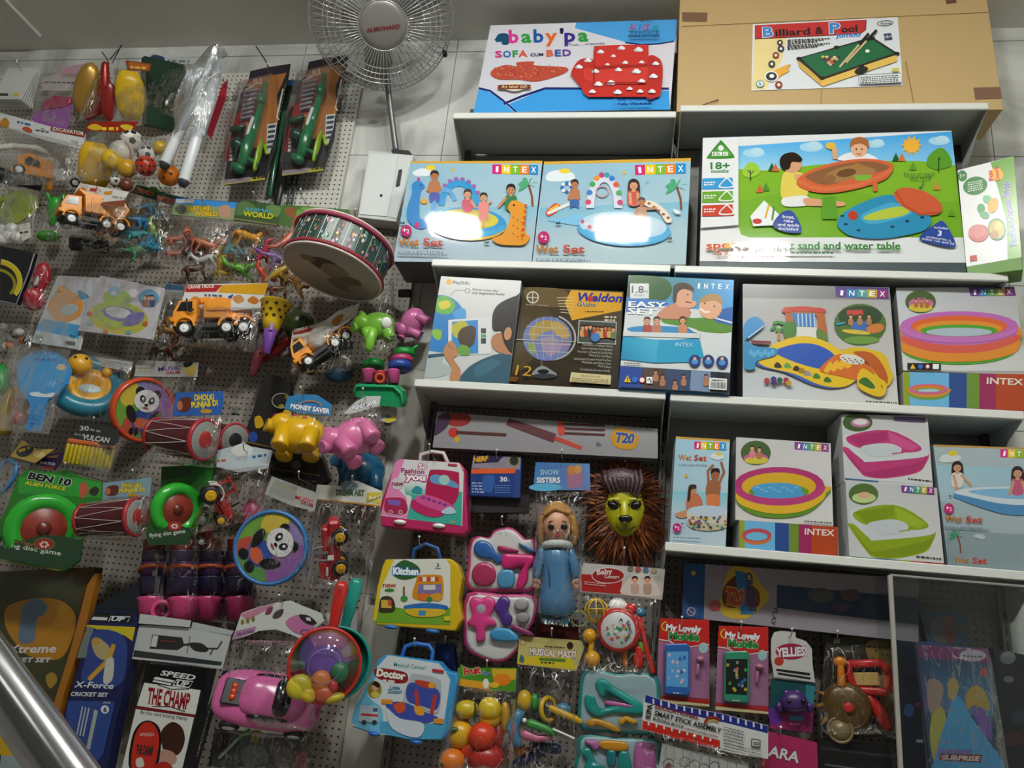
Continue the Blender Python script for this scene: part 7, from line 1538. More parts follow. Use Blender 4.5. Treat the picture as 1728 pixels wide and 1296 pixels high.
r=hang('clear_toy_bag','dim clear bag with a light stick and small toys, bottom below the car','toy pack',440,1270,-.2)
card(r,[(130,1030),(800,1090),(790,1310),(80,1310)],-.19,lambda A:(A.poly([(180,1060),(330,1070),(300,1180),(170,1160)],'33342f'),A.blob([(330,1160),(420,1140),(480,1180),(460,1260),(350,1290),(310,1230)],'6a6e70'),A.blob([(520,1180),(580,1150),(640,1190),(620,1280),(540,1280)],'6a6468'),A.blob([(670,1200),(720,1180),(770,1210),(760,1300),(680,1300)],'7a4048'),A.poly([(380,1040),(440,1042),(430,1130),(376,1120)],'8a7a28')),view=V,col='4a4c46',name='tray_card')
pt('light_stick',mat('9ab0b0',.25),r,lambda m:m.sweep(None,[P(370,1278,-.21),P(402,1246,-.21)],.006,10));pt('stick_end',mat('4a9a2c',.3),r,lambda m:m.sweep(None,[P(402,1246,-.21),P(420,1232,-.21)],.006,10));bag(r,[(130,1040),(800,1090),(790,1310),(80,1310)],-.215,12,72,view=V)
# FAN AND SWITCH BOX
fc=P(645,36,-0.42);k=pxm(fc)
fn_=((CAM-fc).normalized()*0.93-CU*0.30+CR*0.05).normalized()
ex=(CR-fn_*CR.dot(fn_)).normalized();ey=fn_.cross(ex)
F=Matrix((ex,ey,fn_)).transposed().to_4x4()@Matrix.Scale(k,4);F.translation=fc
wp=P(662,252,-0.1)
r=thing('wall_fan','chrome wire cage wall fan on a bent grey stalk','fan',Vector((wp.x,-.06,wp.z)))
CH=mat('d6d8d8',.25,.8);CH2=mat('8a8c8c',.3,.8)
pt('hub_cover',mat('9a9692',.35,.3),r,lambda m:m.lathe(F,[(38,20),(40,24),(38,27),(30,29),(.01,30)],40))
A_=MB();vs,fs=glyphs('ALMONARD',0,.02);xs=[v[0]for v in vs]
A_.add([((v[0]-min(xs))/(max(xs)-min(xs))*56-28,v[1]/CAPH*6.4-6,30.2-abs((v[0]-min(xs))/(max(xs)-min(xs))-.5)*.6+.5)for v in vs],fs,F@RT('Z',4),False,'8a1c22');A_.build('brand_print',print_mat(.4),r)
for rad,z,w in((40,26,1.6),(70,22,.9),(80,20,.9),(90,17,1.0),(98,14,1.2),(121,-16,1.5),(119,-30,1.2)):pt('cage_ring',CH,r,lambda m:m.torus(F,0,0,z,rad,w*.75,56,6))
pt('front_wires',CH,r,lambda m:[m.sweep(F@RT('Z',i*5),[(40,0,26),(70,0,22.5),(98,0,14.5),(113,0,4),(121,0,-16),(119,0,-30)],.85,4)for i in range(72)]);r.children[-1]['kind']='stuff'
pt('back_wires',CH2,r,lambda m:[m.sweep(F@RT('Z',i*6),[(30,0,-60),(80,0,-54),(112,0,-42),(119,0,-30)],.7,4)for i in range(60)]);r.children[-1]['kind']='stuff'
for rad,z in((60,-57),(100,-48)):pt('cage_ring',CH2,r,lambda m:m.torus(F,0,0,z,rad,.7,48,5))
for i in range(3):pt('blade',mat('8a8a88',.4,.3),r,lambda m:m.add([(14,-6,-30),(60,-26,-38),(102,-22,-40),(108,8,-28),(70,26,-20),(16,8,-18),(14,-6,-31.5),(60,-26,-39.5),(102,-22,-41.5),(108,8,-29.5),(70,26,-21.5),(16,8,-19.5)],[(0,1,2,3,4,5),(11,10,9,8,7,6)]+[(j,6+j,6+(j+1)%6,(j+1)%6)for j in range(6)],F@RT('Z',120*i+20),False))
pt('motor',mat('5c5c5c',.4,.4),r,lambda m:m.lathe(F,[(.1,-130),(20,-126),(28,-105),(28,-66),(16,-58),(12,-12),(10,-8)],24))
mo=F@Vector((0,0,-95));pt('stalk',mat('7d7f80',.35,.6),r,lambda m:m.sweep(None,[mo,P(655,150,-.16),P(660,190,-.1),P(668,252,-.08)],[.014,.014,.014,.015],14));pt('clip',DRK,r,lambda m:m.box(F,104,-62,-16,8,10,14,2))
r=thing('switch_box','white metal electrical switch box on the tiled wall below the fan','switch box',P(655,370,-.05))
pl=Plane(655,320,-.11)
pt('enclosure',mat('d4d8d8',.3),r,lambda m:solid(m,[pl(*p)for p in((622,254),(698,262),(668,374),(604,366))],pl.n,.10));pt('door',mat('e4e8e8',.25),r,lambda m:solid(m,[pl(*p,.004)for p in((624,260),(672,263),(654,366),(607,362))],pl.n,.004));pt('side_door',mat('dfe3e3',.25),r,lambda m:solid(m,[pl(*p,.003)for p in((674,263),(695,266),(668,369),(656,366))],pl.n,.003));pt('toggle',mat('1a1c1c',.4),r,lambda m:solid(m,[pl(*p,.012)for p in((674,289),(679,288),(675,314),(669,316))],pl.n,.012));pt('knob',DRK,r,lambda m:m.ell(None,*pl(644,331,.006),.006));pt('top_plate',DRK,r,lambda m:solid(m,[pl(*p,.001)for p in((660,252),(690,254),(697,262),(662,259))],pl.n,.09))
# MIDDLE BAY, HANGING ROW
V=(620,680,4)
CK=MB()
r,pl,f=carton('cricket_kit_box','long white cricket bat and stumps box right under the third left shelf',q4(V,[(470,60),(1960,175),(1960,375),(440,300)]),-.2,.06,lambda A:(A.grad([(470,60),(1960,175),(1960,375),(440,300)],['8a888e','9a989c','8e8c90','86848a']),A.ell(610,110,90,50,'8a2418'),A.blob([(480,90),(560,70),(540,160),(450,220)],'3a2440'),A.ell(580,200,34,34,'b82c24'),A.poly([(600,188),(940,205),(935,228),(600,210)],'4a2018'),A.ell(605,245,20,20,'c0a01c'),A.poly([(955,100),(1275,210),(1255,270),(935,150)],'5a2c34'),A.poly([(1270,222),(1450,295),(1440,318),(1258,250)],'b83c30'),[A.poly([(1320,132+k*32),(1605,145+k*32),(1600,160+k*32),(1320,148+k*32)],'4a1c1c')for k in range(3)],A.blob([(1285,120),(1320,115),(1330,210),(1290,210)],'c0442c'),A.blob([(1640,230),(1690,165),(1760,180),(1830,230),(1800,310),(1680,300)],'c08a1c'),A.text('T20',1672,265,1800,275,64,'2a4a9a',sh=.2,b=.05,ol='d8c060'),A.text('20y',1540,290,1580,292,24,'303036',sh=.2)),view=V,side='6a686c',rough=.35,srough=.5)
def case(name,label,quad,Y,col,art,handle,view,D=.07,hc=None,yaw=0):
 pl=Plane(view[0]+quad[0][0]/view[2],view[1]+quad[0][1]/view[2],Y,yaw)
 px=[(view[0]+x/view[2],view[1]+y/view[2])for x,y in quad];c=[sum(p[i]for p in px)/len(px)for i in(0,1)]
 r=hang(name,label,'toy case',c[0],c[1],Y)
 b=solid(MB(),[pl(*p)for p in px],pl.n,D).build('case_shell',mat(col,.3),r);bv=b.modifiers.new('edge','BEVEL');bv.width=.006;bv.segments=3
 A=Art(pl,view,start=.0008);art(A);A.build(r,'printed_sleeve',.3)
 kk=pxm(pl.o);pt('handle',mat(hc or col,.3),r,lambda m:m.sweep(None,[pl(view[0]+x/view[2],view[1]+y/view[2],-D*.5)for x,y in handle],3.6*kk,10))
 return r,pl
A1=lambda s,o:None
r,pl=case('beauty_case','pink fashion play case with a white handle',[(215,375),(620,400),(655,440),(680,860),(640,890),(90,830),(85,690),(150,500),(180,420)],-.24,'b0245c',lambda A:(A.poly([(225,380),(620,405),(650,470),(640,830),(90,760),(160,500)],'d0d0d2'),A.poly([(220,380),(250,383),(190,560),(265,640),(270,780),(90,755),(160,500),(190,400)],'d880b0'),A.poly([(270,570),(640,600),(635,830),(265,780),(300,640)],'3aa090'),A.grad([(240,540),(420,550),(400,640),(260,620)],['c8d8d4','c8d8d4','3aa090','3aa090']),A.text('So',345,445,400,448,34,'f0e0e8',b=.04,ol='a03070',ow=.08),A.text('Fashion',228,470,385,480,30,'a03070',b=.03),A.text('you',255,515,392,525,44,'f0e0e8',b=.05,ol='a03070',ow=.08),A.ell(205,545,46,40,'c8c0c8'),A.text('new',165,560,245,562,34,'7a1c4c',b=.03),A.blob([(415,480),(450,450),(600,465),(620,500),(610,640),(540,700),(400,640)],'a81c4c'),A.blob([(425,500),(480,485),(600,540),(610,575),(540,560),(440,540)],'5a90b8'),A.ell(520,520,36,34,'9ac0b8'),A.blob([(300,660),(400,640),(520,700),(510,760),(420,770),(310,720)],'b0265c'),A.blob([(320,650),(400,620),(540,670),(600,720),(540,740),(400,700)],'c8508c'),A.blob([(300,600),(330,560),(370,580),(360,610)],'2a8a98'),[A.ell(380+j*36,640+j*12,14,10,'7a3a8c')for j in range(5)],A.blob([(500,735),(560,700),(600,740),(540,752)],'a8c8dc'),A.blob([(120,660),(150,640),(250,650),(265,740),(130,735)],'a02450'),A.poly([(140,652),(225,660),(222,695),(142,685)],'7a5ab0'),[A.ring(x,738,14,14,5,'d8c0a0')for x in(160,225)],A.poly([(545,410),(608,415),(606,428),(545,424)],'a83044'),A.text('3+',560,815,600,818,22,'d8a83c')),[(340,390),(345,335),(420,315),(500,325),(528,390)],V,hc='c8c4c0')
[pt('foot',WHT,r,lambda m:m.ell(None,*pl(620+x/4,680+y/4,.004),.024,.012,.009))for x,y in((222,805),(485,830))]
r=hang('dart_box','small blue and orange foam dart box hanging beside the pink case','toy pack',838,820,-.18)
card(r,[(715,350),(1040,360),(1030,640),(690,625),(700,440)],-.18,lambda A:(A.poly([(720,355),(1035,365),(1030,450),(705,440)],'8a8290'),A.poly([(725,352),(920,358),(880,400),(720,410)],'2a1c44'),A.text('NERF',715,400,820,388,32,'d8a020',sh=.2,b=.05),A.ell(990,390,32,34,'20281c'),A.ring(990,390,34,36,5,'8a8030'),A.poly([(703,445),(1000,440),(998,475),(700,478)],'d85a30'),A.poly([(700,480),(998,476),(980,632),(690,622)],'1f3a7c'),A.text('30',895,530,945,530,30,'d0d4d8',b=.04),A.text('x',950,530,960,530,18,'d0d4d8'),[A.tiny(705,545+j*20,790,548+j*20,10,'9ab0d0',j)for j in range(4)],[A.tiny(860,560+j*16,965,562+j*16,7,'5a7ab0',j+5)for j in range(4)],A.blob([(780,500),(860,495),(840,600),(790,590)],'2f5aa0')),view=V,col='1f3a7c',name='box_front',th=.04)
card(r,[(700,640),(1095,620),(1085,740),(700,740)],-.15,lambda A:A.tiny(720,690,1070,690,10,'3c3a3c',3),view=V,col='262224',name='back_box',th=.03);hook(838,771,-.18,'blue foam dart box',-.03)
V=(760,760,4)
# doll
r=hang('doll_pack','doll in a blue dress in a clear box bag under a blue header','doll',930,930,-.23)
card(r,[(575,80),(940,90),(945,270),(560,265)],-.23,lambda A:(A.grad([(575,80),(940,90),(945,270),(560,265)],['3a6aa8','5a86b8','6a78b0','3a8ac0']),A.ell(640,250,110,26,'5aa8d0'),A.text('SNOW',605,165,735,165,34,'8ab8d8',b=.04,ol='1c2c5c'),A.text('SISTERS',582,218,742,218,34,'d8e0e8',b=.04,ol='1c2c5c'),A.blob([(790,130),(850,100),(890,140),(880,240),(800,250)],'9a6a84'),A.ell(815,135,28,34,'b8783c'),A.ell(862,128,24,30,'c08a50')),view=V,col='4a78b0')
D=IF(928,915,-.23)
pt('face',mat('c89478',.4),r,lambda m:m.ell(D,12,28,6,24,29,22,n=22));pt('hair',mat('a8793c',.45,bump=.5,bscale=300),r,lambda m:(m.ell(D,13,36,-2,29,33,25,n=22),m.sweep(D,[(-12,40,8),(-16,20,6),(-14,0,2)],[6,7,5],8),m.sweep(D,[(38,40,8),(42,18,6),(40,-2,2)],[6,7,5],8),m.sweep(D,[(-8,46,20),(8,56,18),(30,48,18)],[4,6,4],8)))
[pt('eye',mat('20201f',.15),r,lambda m:m.ell(D,x,25,25.5,6.5,5.5,2.5,n=12))for x in(3,23)];pt('lips',mat('a84048',.3),r,lambda m:m.ell(D,12,11,25.5,4.5,2,1.6,n=10));pt('nose',mat('c89478',.4),r,lambda m:m.ell(D,13,18,27.5,2.2,2.8,2.4,n=8));[pt('brow',mat('5a3c20',.6),r,lambda m:m.sweep(D,[(x-5,33,25.5),(x,34.5,26),(x+5,33,25.2)],.9,5))for x in(3,23)]
pt('fur_collar',mat('c4c8c8',.8,bump=1,bscale=200),r,lambda m:m.torus(D@TR(12,-7,0)@RT('X',75),0,0,0,20,7,26,8));DR=mat('4a78a0',.25,bump=.5,bscale=40)
pt('dress',DR,r,lambda m:m.lathe(D@TR(10,0,0),[(14,-8),(22,-14),(22,-36),(24,-60),(29,-88),(32,-114),(28,-116)],26,ax='y'));pt('cape_lining',mat('2a4a80',.35),r,lambda m:m.sweep(D,[(-4,-14,10),(0,-60,20),(-2,-110,24)],3,6))
for s in(-1,1):
 pt('sleeve',DR,r,lambda m:m.sweep(D,[(10+s*22,-14,0),(10+s*30,-36,3),(10+s*32,-54,5)],[9,9,8],12));h=pt('hand',mat('c89478',.4),r,lambda m:(m.ell(D,10+s*33,-62,7,5,7,4,n=12),[m.sweep(D,[(10+s*33+x,-66,7),(10+s*34+x*1.1,-73-(1 if abs(x)<2 else 0),9)],1.1,6)for x in(-3,-1,1,3)],m.sweep(D,[(10+s*29,-61,8),(10+s*27,-67,10)],1.3,6)))
 pt('shoe',mat('3a8ab0',.25),r,lambda m:m.ell(D,8+s*12,-126,8,12,7,10,n=14))
pt('hoop_toy',mat('8aa850',.3),r,lambda m:m.torus(D,46,-122,14,12,.9,20,6));bag(r,[(580,280),(930,280),(860,1200),(560,1160)],-.25,26,73,view=V,crump=.5);hook(948,772,-.23,'doll in the blue dress',-.03)
# lion mask
r=hang('lion_mask','yellow lion face mask with a shaggy brown mane','mask',1055,870,-.12);L=IF(1054,862,-.12,s=1.07)
def sk(q):return(q[0]*(1-.22*max(0,-q[1])),q[1],q[2])
pt('face',mat('b0ac1c',.3),r,lambda m:(m.ell(L,0,0,0,33,44,18,n=26,fn=sk),m.ell(L,0,-16,12,15,18,12,n=16),m.sweep(L,[(0,12,15),(0,-4,20),(0,-14,23)],[7,7,8],12),[m.ell(L,s*14,17,12,13,5,6)for s in(-1,1)]))
pt('nose',mat('141210',.2),r,lambda m:m.ell(L,1,-12,27,11,6,4,n=14));pt('mouth_line',mat('141210',.4),r,lambda m:(m.sweep(L,[(1,-16,27),(1,-26,24)],.8,5),m.sweep(L,[(-14,-24,20),(-6,-29,23),(1,-26,24.5),(8,-29,23),(16,-24,19)],.9,5)))
[pt('eye',mat('101010',.2),r,lambda m:m.ell(L@TR(s*17,8,15)@RT('Z',s*22),0,0,0,10,5.5,4,n=14))for s in(-1,1)];[pt('brow',mat('141210',.4),r,lambda m:m.sweep(L,[(s*5,8,20),(s*14,15,18.5),(s*28,22,10)],[1,2,1],6))for s in(-1,1)]
pt('forehead_hair',mat('4a343a',.25,bump=.8,bscale=120),r,lambda m:(m.ell(L,-4,46,4,34,22,16,n=20),[m.sweep(L,[(-30+i*7,62,8),(-28+i*7,46,18),(-20+i*5,36-abs(i-3)*3,18)],[3,4,2],6)for i in range(9)]))
def mane(m):
 rd=random.Random(2)
 for i in range(3200):
  a=rd.uniform(0,2*math.pi);r0=rd.uniform(.55,1.0);x0,y0=34*math.cos(a)*r0*1.1,10+58*math.sin(a)*r0*1.05
  ln=rd.uniform(12,26)*(1.25 if math.sin(a)<-.3 else 1);dx,dy=math.cos(a)+rd.uniform(-.8,.8),math.sin(a)*.9-.25+rd.uniform(-.7,.7);z=rd.uniform(-14,6)-(4 if r0>.85 else 0)
  w=rd.uniform(.5,1.1);nx,ny=-dy*w,dx*w
  p=[(x0-nx,y0-ny,z),(x0+nx,y0+ny,z+1),(x0+dx*ln*.6+nx*.8,y0+dy*ln*.6+ny*.8,z+4),(x0+dx*ln*.6-nx*.8,y0+dy*ln*.6-ny*.8,z+3),(x0+dx*ln,y0+dy*ln-3,z+rd.uniform(-3,4))]
  m.add(p,[(0,1,2,3),(3,2,4)],L,False,rd.choice(['5a2a14','6e3418','8a4a22','4a2010','9a5628']))
 m.ell(L,0,2,-12,50,66,10,n=24,c='3a1c10')
pt('mane',print_mat(.6),r,mane);r.children[-1]['kind']='stuff';hook(1055,790,-.1,'lion mask',-.03)
V=(620,680,4)
def kit(A,ox,oy):pass
r,pl=case('kitchen_case','yellow kitchen play case with a blue handle',[(120,1055),(560,1050),(610,1090),(640,1180),(615,1330),(640,1460),(590,1540),(60,1500),(30,1440),(70,1250),(100,1100)],-.24,'c8a81c',lambda A:(A.poly([(160,1055),(530,1052),(560,1100),(560,1500),(40,1480),(70,1240)],'d0d2c8'),A.poly([(45,1400),(200,1380),(400,1420),(560,1380),(560,1500),(40,1480)],'6a9a2c'),A.poly([(160,1055),(180,1058),(90,1260),(60,1470),(38,1470),(70,1240),(105,1100)],'d0b420'),A.blob([(170,1120),(250,1060),(350,1110),(340,1170),(250,1195),(180,1170)],'2c5a30'),A.text('Kitchen',172,1155,345,1160,44,'e0ecf4',b=.06,ol='2a62a8',ow=.08),A.ell(150,1230,48,42,'d8d4b8'),A.text('new',105,1245,195,1248,36,'a83044',b=.03),A.ell(150,1265,34,12,'3a7a3c'),A.blob([(330,1200),(350,1165),(480,1160),(510,1190),(512,1300),(470,1330),(310,1320)],'c8841c'),[A.poly([(345+j*28,1175),(372+j*28,1175),(372+j*28,1205),(345+j*28,1205)],['c0442c','d8d4c8'][j%2])for j in range(5)],A.poly([(345,1225),(500,1222),(500,1290),(340,1290)],'7a6a9c'),A.poly([(380,1230),(460,1228),(460,1260),(380,1262)],'c8c8cc'),A.ell(385,1310,45,26,'d06a24'),A.ell(470,1310,40,28,'c8902c'),A.ell(420,1325,20,18,'2a7a3c'),A.blob([(250,1370),(400,1350),(540,1370),(500,1400),(300,1400)],'2a66b0'),A.blob([(265,1390),(520,1395),(480,1440),(310,1440)],'c8a82c'),A.poly([(350,1400),(400,1402),(390,1436),(345,1434)],'3a7ab0'),A.line([(248,1240),(248,1300)],12,'7a4a2c'),A.ell(250,1320,24,20,'3a8a3c'),A.blob([(80,1370),(100,1310),(170,1315),(185,1400),(90,1410)],'3a3424'),A.poly([(95,1330),(165,1332),(165,1385),(95,1383)],'c8a83c'),A.poly([(140,1330),(165,1332),(165,1370),(140,1368)],'b84a3c'),A.rect(458,1075,495,1115,'d8d8d0'),A.text('3',466,1110,486,1110,28,'26262a',b=.02),A.poly([(520,1440),(560,1438),(560,1470),(520,1470)],'c8b820')),[(290,1045),(300,980),(380,945),(460,975),(478,1045)],V,hc='1f4a8c')
[pt('foot',mat('2a6ab8',.3),r,lambda m:m.ell(None,*pl(620+x/4,680+y/4,0),.026,.016,.008))for x,y in((160,1512),(440,1540))]
V=(330,972,4)
r,pl=case('doctor_case','light blue doctor play case with a blue handle',[(1280,530),(1640,580),(1690,640),(1760,660),(1770,700),(1720,1040),(1660,1110),(1440,1105),(1150,1050),(1055,1020),(1080,860),(1180,680),(1230,570)],-.26,'3a90c8',lambda A:(A.poly([(1300,535),(1640,590),(1690,650),(1720,700),(1660,1100),(1250,1070),(1060,1010),(1090,850),(1200,640)],'c8d0d6'),A.blob([(1210,620),(1130,790),(1075,900),(1065,1000),(1240,1050),(1260,900),(1160,800),(1230,660)],'6ab4d8'),A.poly([(1250,980),(1700,1000),(1660,1100),(1440,1100),(1240,1060)],'4a9ac4'),A.text('Medical Center!',1338,610,1555,635,28,'2a8a8c',b=.01),A.blob([(1205,640),(1240,620),(1400,645),(1435,680),(1420,720),(1340,722),(1230,690)],'8a1c20'),A.text('Doctor',1220,672,1415,700,48,'e8e4d8',b=.06,ol='201414',ow=.04),A.tiny(1265,712,1350,722,22*.7,'d8d4cc',4),A.text('Little',1315,765,1380,768,26,'1f6a8c',b=.03),A.text('Doctor!',1300,790,1392,796,26,'1f6a8c',b=.03),A.ell(1210,765,48,58,'8a7a34'),A.ell(1212,750,24,24,'c89a7c'),A.blob([(1185,740),(1215,710),(1245,735),(1235,755),(1200,735)],'1c1410'),A.blob([(1180,800),(1212,775),(1245,800),(1215,822)],'c0b850'),A.blob([(1400,840),(1450,680),(1490,660),(1630,690),(1660,740),(1640,920),(1540,900),(1420,860)],'a8b0b8'),A.blob([(1450,720),(1640,770),(1630,900),(1540,880),(1430,840)],'3a4a9c'),A.blob([(1490,700),(1600,720),(1620,750),(1560,755),(1495,730)],'b83a2c'),A.ell(1595,738,24,20,'d89a28'),A.line([(1490,770),(1500,880)],26,'b03a34'),A.line([(1620,800),(1595,930)],26,'b03a34'),A.blob([(1285,870),(1400,850),(1560,920),(1640,960),(1540,990),(1380,960)],'3a4aa4'),A.blob([(1290,890),(1380,960),(1540,995),(1500,1090),(1330,1030)],'c4ccd8'),A.poly([(1258,830),(1335,835),(1330,865),(1256,860)],'d08a2c'),A.blob([(1340,870),(1400,850),(1420,900),(1370,925)],'c8502c'),A.blob([(1480,880),(1540,890),(1540,940),(1490,930)],'d89a30'),A.poly([(1610,960),(1680,965),(1670,1000),(1605,990)],'d08a2c'),A.poly([(1115,870),(1240,880),(1235,990),(1100,980)],'a8b8c4'),A.poly([(1120,925),(1235,935),(1234,950),(1118,940)],'b03034'),A.rect(1200,890,1232,915,'3a5a8c'),[A.ell(x,985,16,14,'26344a')for x in(1140,1210)],A.poly([(1600,625),(1678,636),(1676,655),(1600,645)],'a82c30')),[(1375,545),(1400,475),(1460,455),(1560,470),(1585,510),(1575,590)],V,hc='2a6ac0')
[pt('foot',mat('1f5ab0',.3),r,lambda m:m.ell(None,*pl(330+x/4,972+y/4,0),.022,.014,.008))for x,y in((1205,1065),(1490,1120))]
for x,y,w in((725,762,'pink fashion case'),(708,918,'yellow kitchen case'),(700,1090,'light blue doctor case')):hook(x,y,-.25,w,-.03)
# blister beauty tray
V=(760,760,4)
def shape(root,name,pl,view,pts,col,d,k=4,parent=None):
 """moulded toy tray piece: smooth outline pushed out of the tray"""
 n=len(pts);out=[]
 for i in range(n):
  p0,p1,p2,p3=pts[i-1],pts[i],pts[(i+1)%n],pts[(i+2)%n]
  for j in range(k):
   t=j/k;out.append(tuple(.5*(2*p1[e]+(-p0[e]+p2[e])*t+(2*p0[e]-5*p1[e]+4*p2[e]-p3[e])*t*t+(-p0[e]+3*p1[e]-3*p2[e]+p3[e])*t**3)for e in(0,1)))
 c=[sum(p[e]for p in out)/len(out)for e in(0,1)];N=len(out);vs=[]
 for s,h in((1,0),(1,.55),(.9,.85),(.7,1)):vs+=[pl(view[0]+(c[0]+(x-c[0])*s)/view[2],view[1]+(c[1]+(y-c[1])*s)/view[2],d*h)for x,y in out]
 mb=MB();mb.add(vs,[(l*N+i,l*N+(i+1)%N,(l+1)*N+(i+1)%N,(l+1)*N+i)for l in range(3)for i in range(N)]+[tuple(3*N+i for i in range(N))],None,True)
 return mb.build(name,mat(col,.28),root,parent)
E_=lambda cx,cy,rx,ry,n=8:[(cx+rx*math.cos(2*math.pi*i/n),cy+ry*math.sin(2*math.pi*i/n))for i in range(n)]
def tray(name,label,panels,Y,rim,toys,view,base='c4c4c4',extra=None):
 px=[(view[0]+x/view[2],view[1]+y/view[2])for p in panels for x,y in p];c=[sum(q[i]for q in px)/len(px)for i in(0,1)]
 r=hang(name,label,'toy pack',c[0],c[1],Y);pl=Plane(c[0],c[1],Y)
 for p in panels:
  cx,cy=sum(q[0]for q in p)/len(p),sum(q[1]for q in p)/len(p)
  o=shape(r,'tray_rim',pl,view,p,rim,.006,3);shape(r,'tray_insert',pl,view,[(cx+(x-cx)*.93,cy+(y-cy)*.93)for x,y in p],base,.008,3,o)
 for i,(nm,pts,col)in enumerate(toys):shape(r,nm,Plane(c[0],c[1],Y-.007-.0008*i),view,pts,col,.014)
 return r,pl
r,pl=tray('beauty_tray','pink two part tray of toy hairdryer, mirror and combs',[[(130,620),(190,580),(260,590),(300,540),(400,520),(470,560),(510,600),(575,610),(578,780),(575,945),(350,955),(120,945),(118,780)],[(115,965),(350,972),(575,985),(560,1160),(470,1280),(460,1340),(360,1430),(240,1420),(110,1340),(90,1200)]],-.19,'b03a70',[('hand_mirror',[(160,660),(180,620),(230,610),(280,640),(310,690),(345,710),(350,750),(320,765),(280,735),(220,730),(170,700)],'2a5a9a'),('compact',E_(228,838,82,82,10),'a03058'),('hairdryer',[(355,705),(450,700),(560,710),(560,760),(530,800),(520,880),(480,940),(445,930),(460,860),(480,800),(360,795)],'c0286c'),('lipstick',[(320,650),(360,645),(450,670),(450,688),(340,682)],'a02c58'),('perfume',[(330,820),(425,812),(425,920),(330,922)],'4a88b0'),('hairclip',[(460,630),(490,635),(570,670),(570,690),(520,680)],'3a6aa0'),('flower_wand',[(130,1030),(160,988),(210,1000),(260,985),(305,1020),(290,1080),(270,1120),(300,1150),(310,1180),(240,1200),(235,1280),(180,1290),(175,1210),(115,1170),(150,1110)],'c83a7c'),('wand_mirror',E_(212,1070,40,38),'9a98a0'),('bow_clip',[(330,1000),(370,985),(405,1020),(390,1080),(420,1130),(400,1180),(350,1170),(330,1110),(300,1070)],'4a2c7c'),('ring',E_(480,1040,50,40),'9a9498'),('ring',E_(490,1130,46,36),'8a8488'),('comb',[(270,1230),(310,1200),(400,1205),(460,1260),(440,1290),(320,1285),(275,1265)],'3a88b8'),('lip_colour',[(410,1180),(440,1180),(555,1230),(540,1255),(415,1205)],'7a2c5c')],V)
hook(847,884,-.2,'pink beauty tray',-.03)
# baby rattle bag
V=(740,972,4)
r=hang('rattle_bag','baby rattle set in a bag under a red and white header','toy pack',1045,1060,-.22)
V5=(760,760,4)
card(r,[(900,760),(1450,800),(1430,1010),(1150,975),(880,955),(870,840)],-.22,lambda A:(A.poly([(905,765),(1448,804),(1440,850),(890,830)],'b4b2b0'),A.poly([(885,835),(1160,850),(1150,970),(885,950)],'a02420'),A.poly([(1160,850),(1440,850),(1428,1005),(1155,972)],'b0a8a4'),A.ell(1065,845,108,50,'8e1c20'),A.ring(1065,845,112,54,5,'d0c8c4'),A.text('Baby',990,840,1095,830,34,'d8d4d0',b=.02),A.text('Concert',1040,862,1140,866,24,'d8d4d0',b=.01),A.blob([(1160,970),(1180,890),(1260,835),(1340,845),(1400,920),(1400,985)],'c8bcb4'),[kid(A,x,875,22,c)for x,c in((1245,'b8988a'),(1330,'a88878'))],[A.ell(1215+j*52,800+j*4,20,18,c)for j,c in enumerate(('7a6a5c','9a4a4c','4a6a8a','9a8a70'))],[A.tiny(905,890+j*14,1050,905+j*14,6,'d0b0ac',j)for j in range(2)]),view=V5,col='b4aeaa')
def R4(x,y,Y=-.21):return IF(740+x/4,972+y/4,Y)
pt('rattle_drum',mat('b02424',.28),r,lambda m:m.lathe(R4(1215,365,-.23)@RT('Y',-8),[(30,-14),(35,-12),(36,0),(34,5),(29,6)],34));pt('drum_face',mat('c4c4c8',.35),r,lambda m:m.lathe(R4(1215,365,-.23)@RT('Y',-8),[(30,5),(29,6),(.01,6.4)],34))
fp=MB();rd=random.Random(6)
for i in range(26):
 a=rd.uniform(0,6.28);q=rd.uniform(2,25);s=rd.uniform(2,4);x,y=q*math.cos(a),q*math.sin(a)
 fp.add([(x-s,y,7+i*.02),(x,y-s,7+i*.02),(x+s,y,7+i*.02),(x,y+s,7+i*.02)],[(0,1,2,3)],R4(1215,365,-.23)@RT('Y',-8),False,rd.choice(['b84a50','4a5a9a','3a8a5c','c89a3c','d8d4d0']))
vs,fs=glyphs('Baby Concert',0,.02);xs=[v[0]for v in vs];w0,w1=min(xs),max(xs)
for v in[0]:
 out=[]
 for p in vs:
  a=math.radians(40-100*(p[0]-w0)/(w1-w0));rr=18+p[1]*9;out.append((rr*math.cos(a),rr*math.sin(a),7.8))
 fp.add(out,fs,R4(1215,365,-.23)@RT('Y',-8),False,'3a3c40')
fp.build('face_print',print_mat(.3),r)
pt('dumbbell',mat('d89a14',.28),r,lambda m:(m.ell(R4(1020,405),0,0,0,12),m.ell(R4(1038,560),0,0,0,13.5),m.sweep(R4(1030,480),[(2,14,0),(-2,-14,0)],5,10)));pt('caged_ball',mat('c8a41c',.3),r,lambda m:(m.torus(R4(1065,235),0,0,0,19,1.8,24,6),[m.torus(R4(1065,235)@RT('Y',a),0,0,0,18,1.4,22,6)for a in(45,90,135)],m.torus(R4(1065,235)@RT('X',80),0,0,0,18,1.4,22,6)))
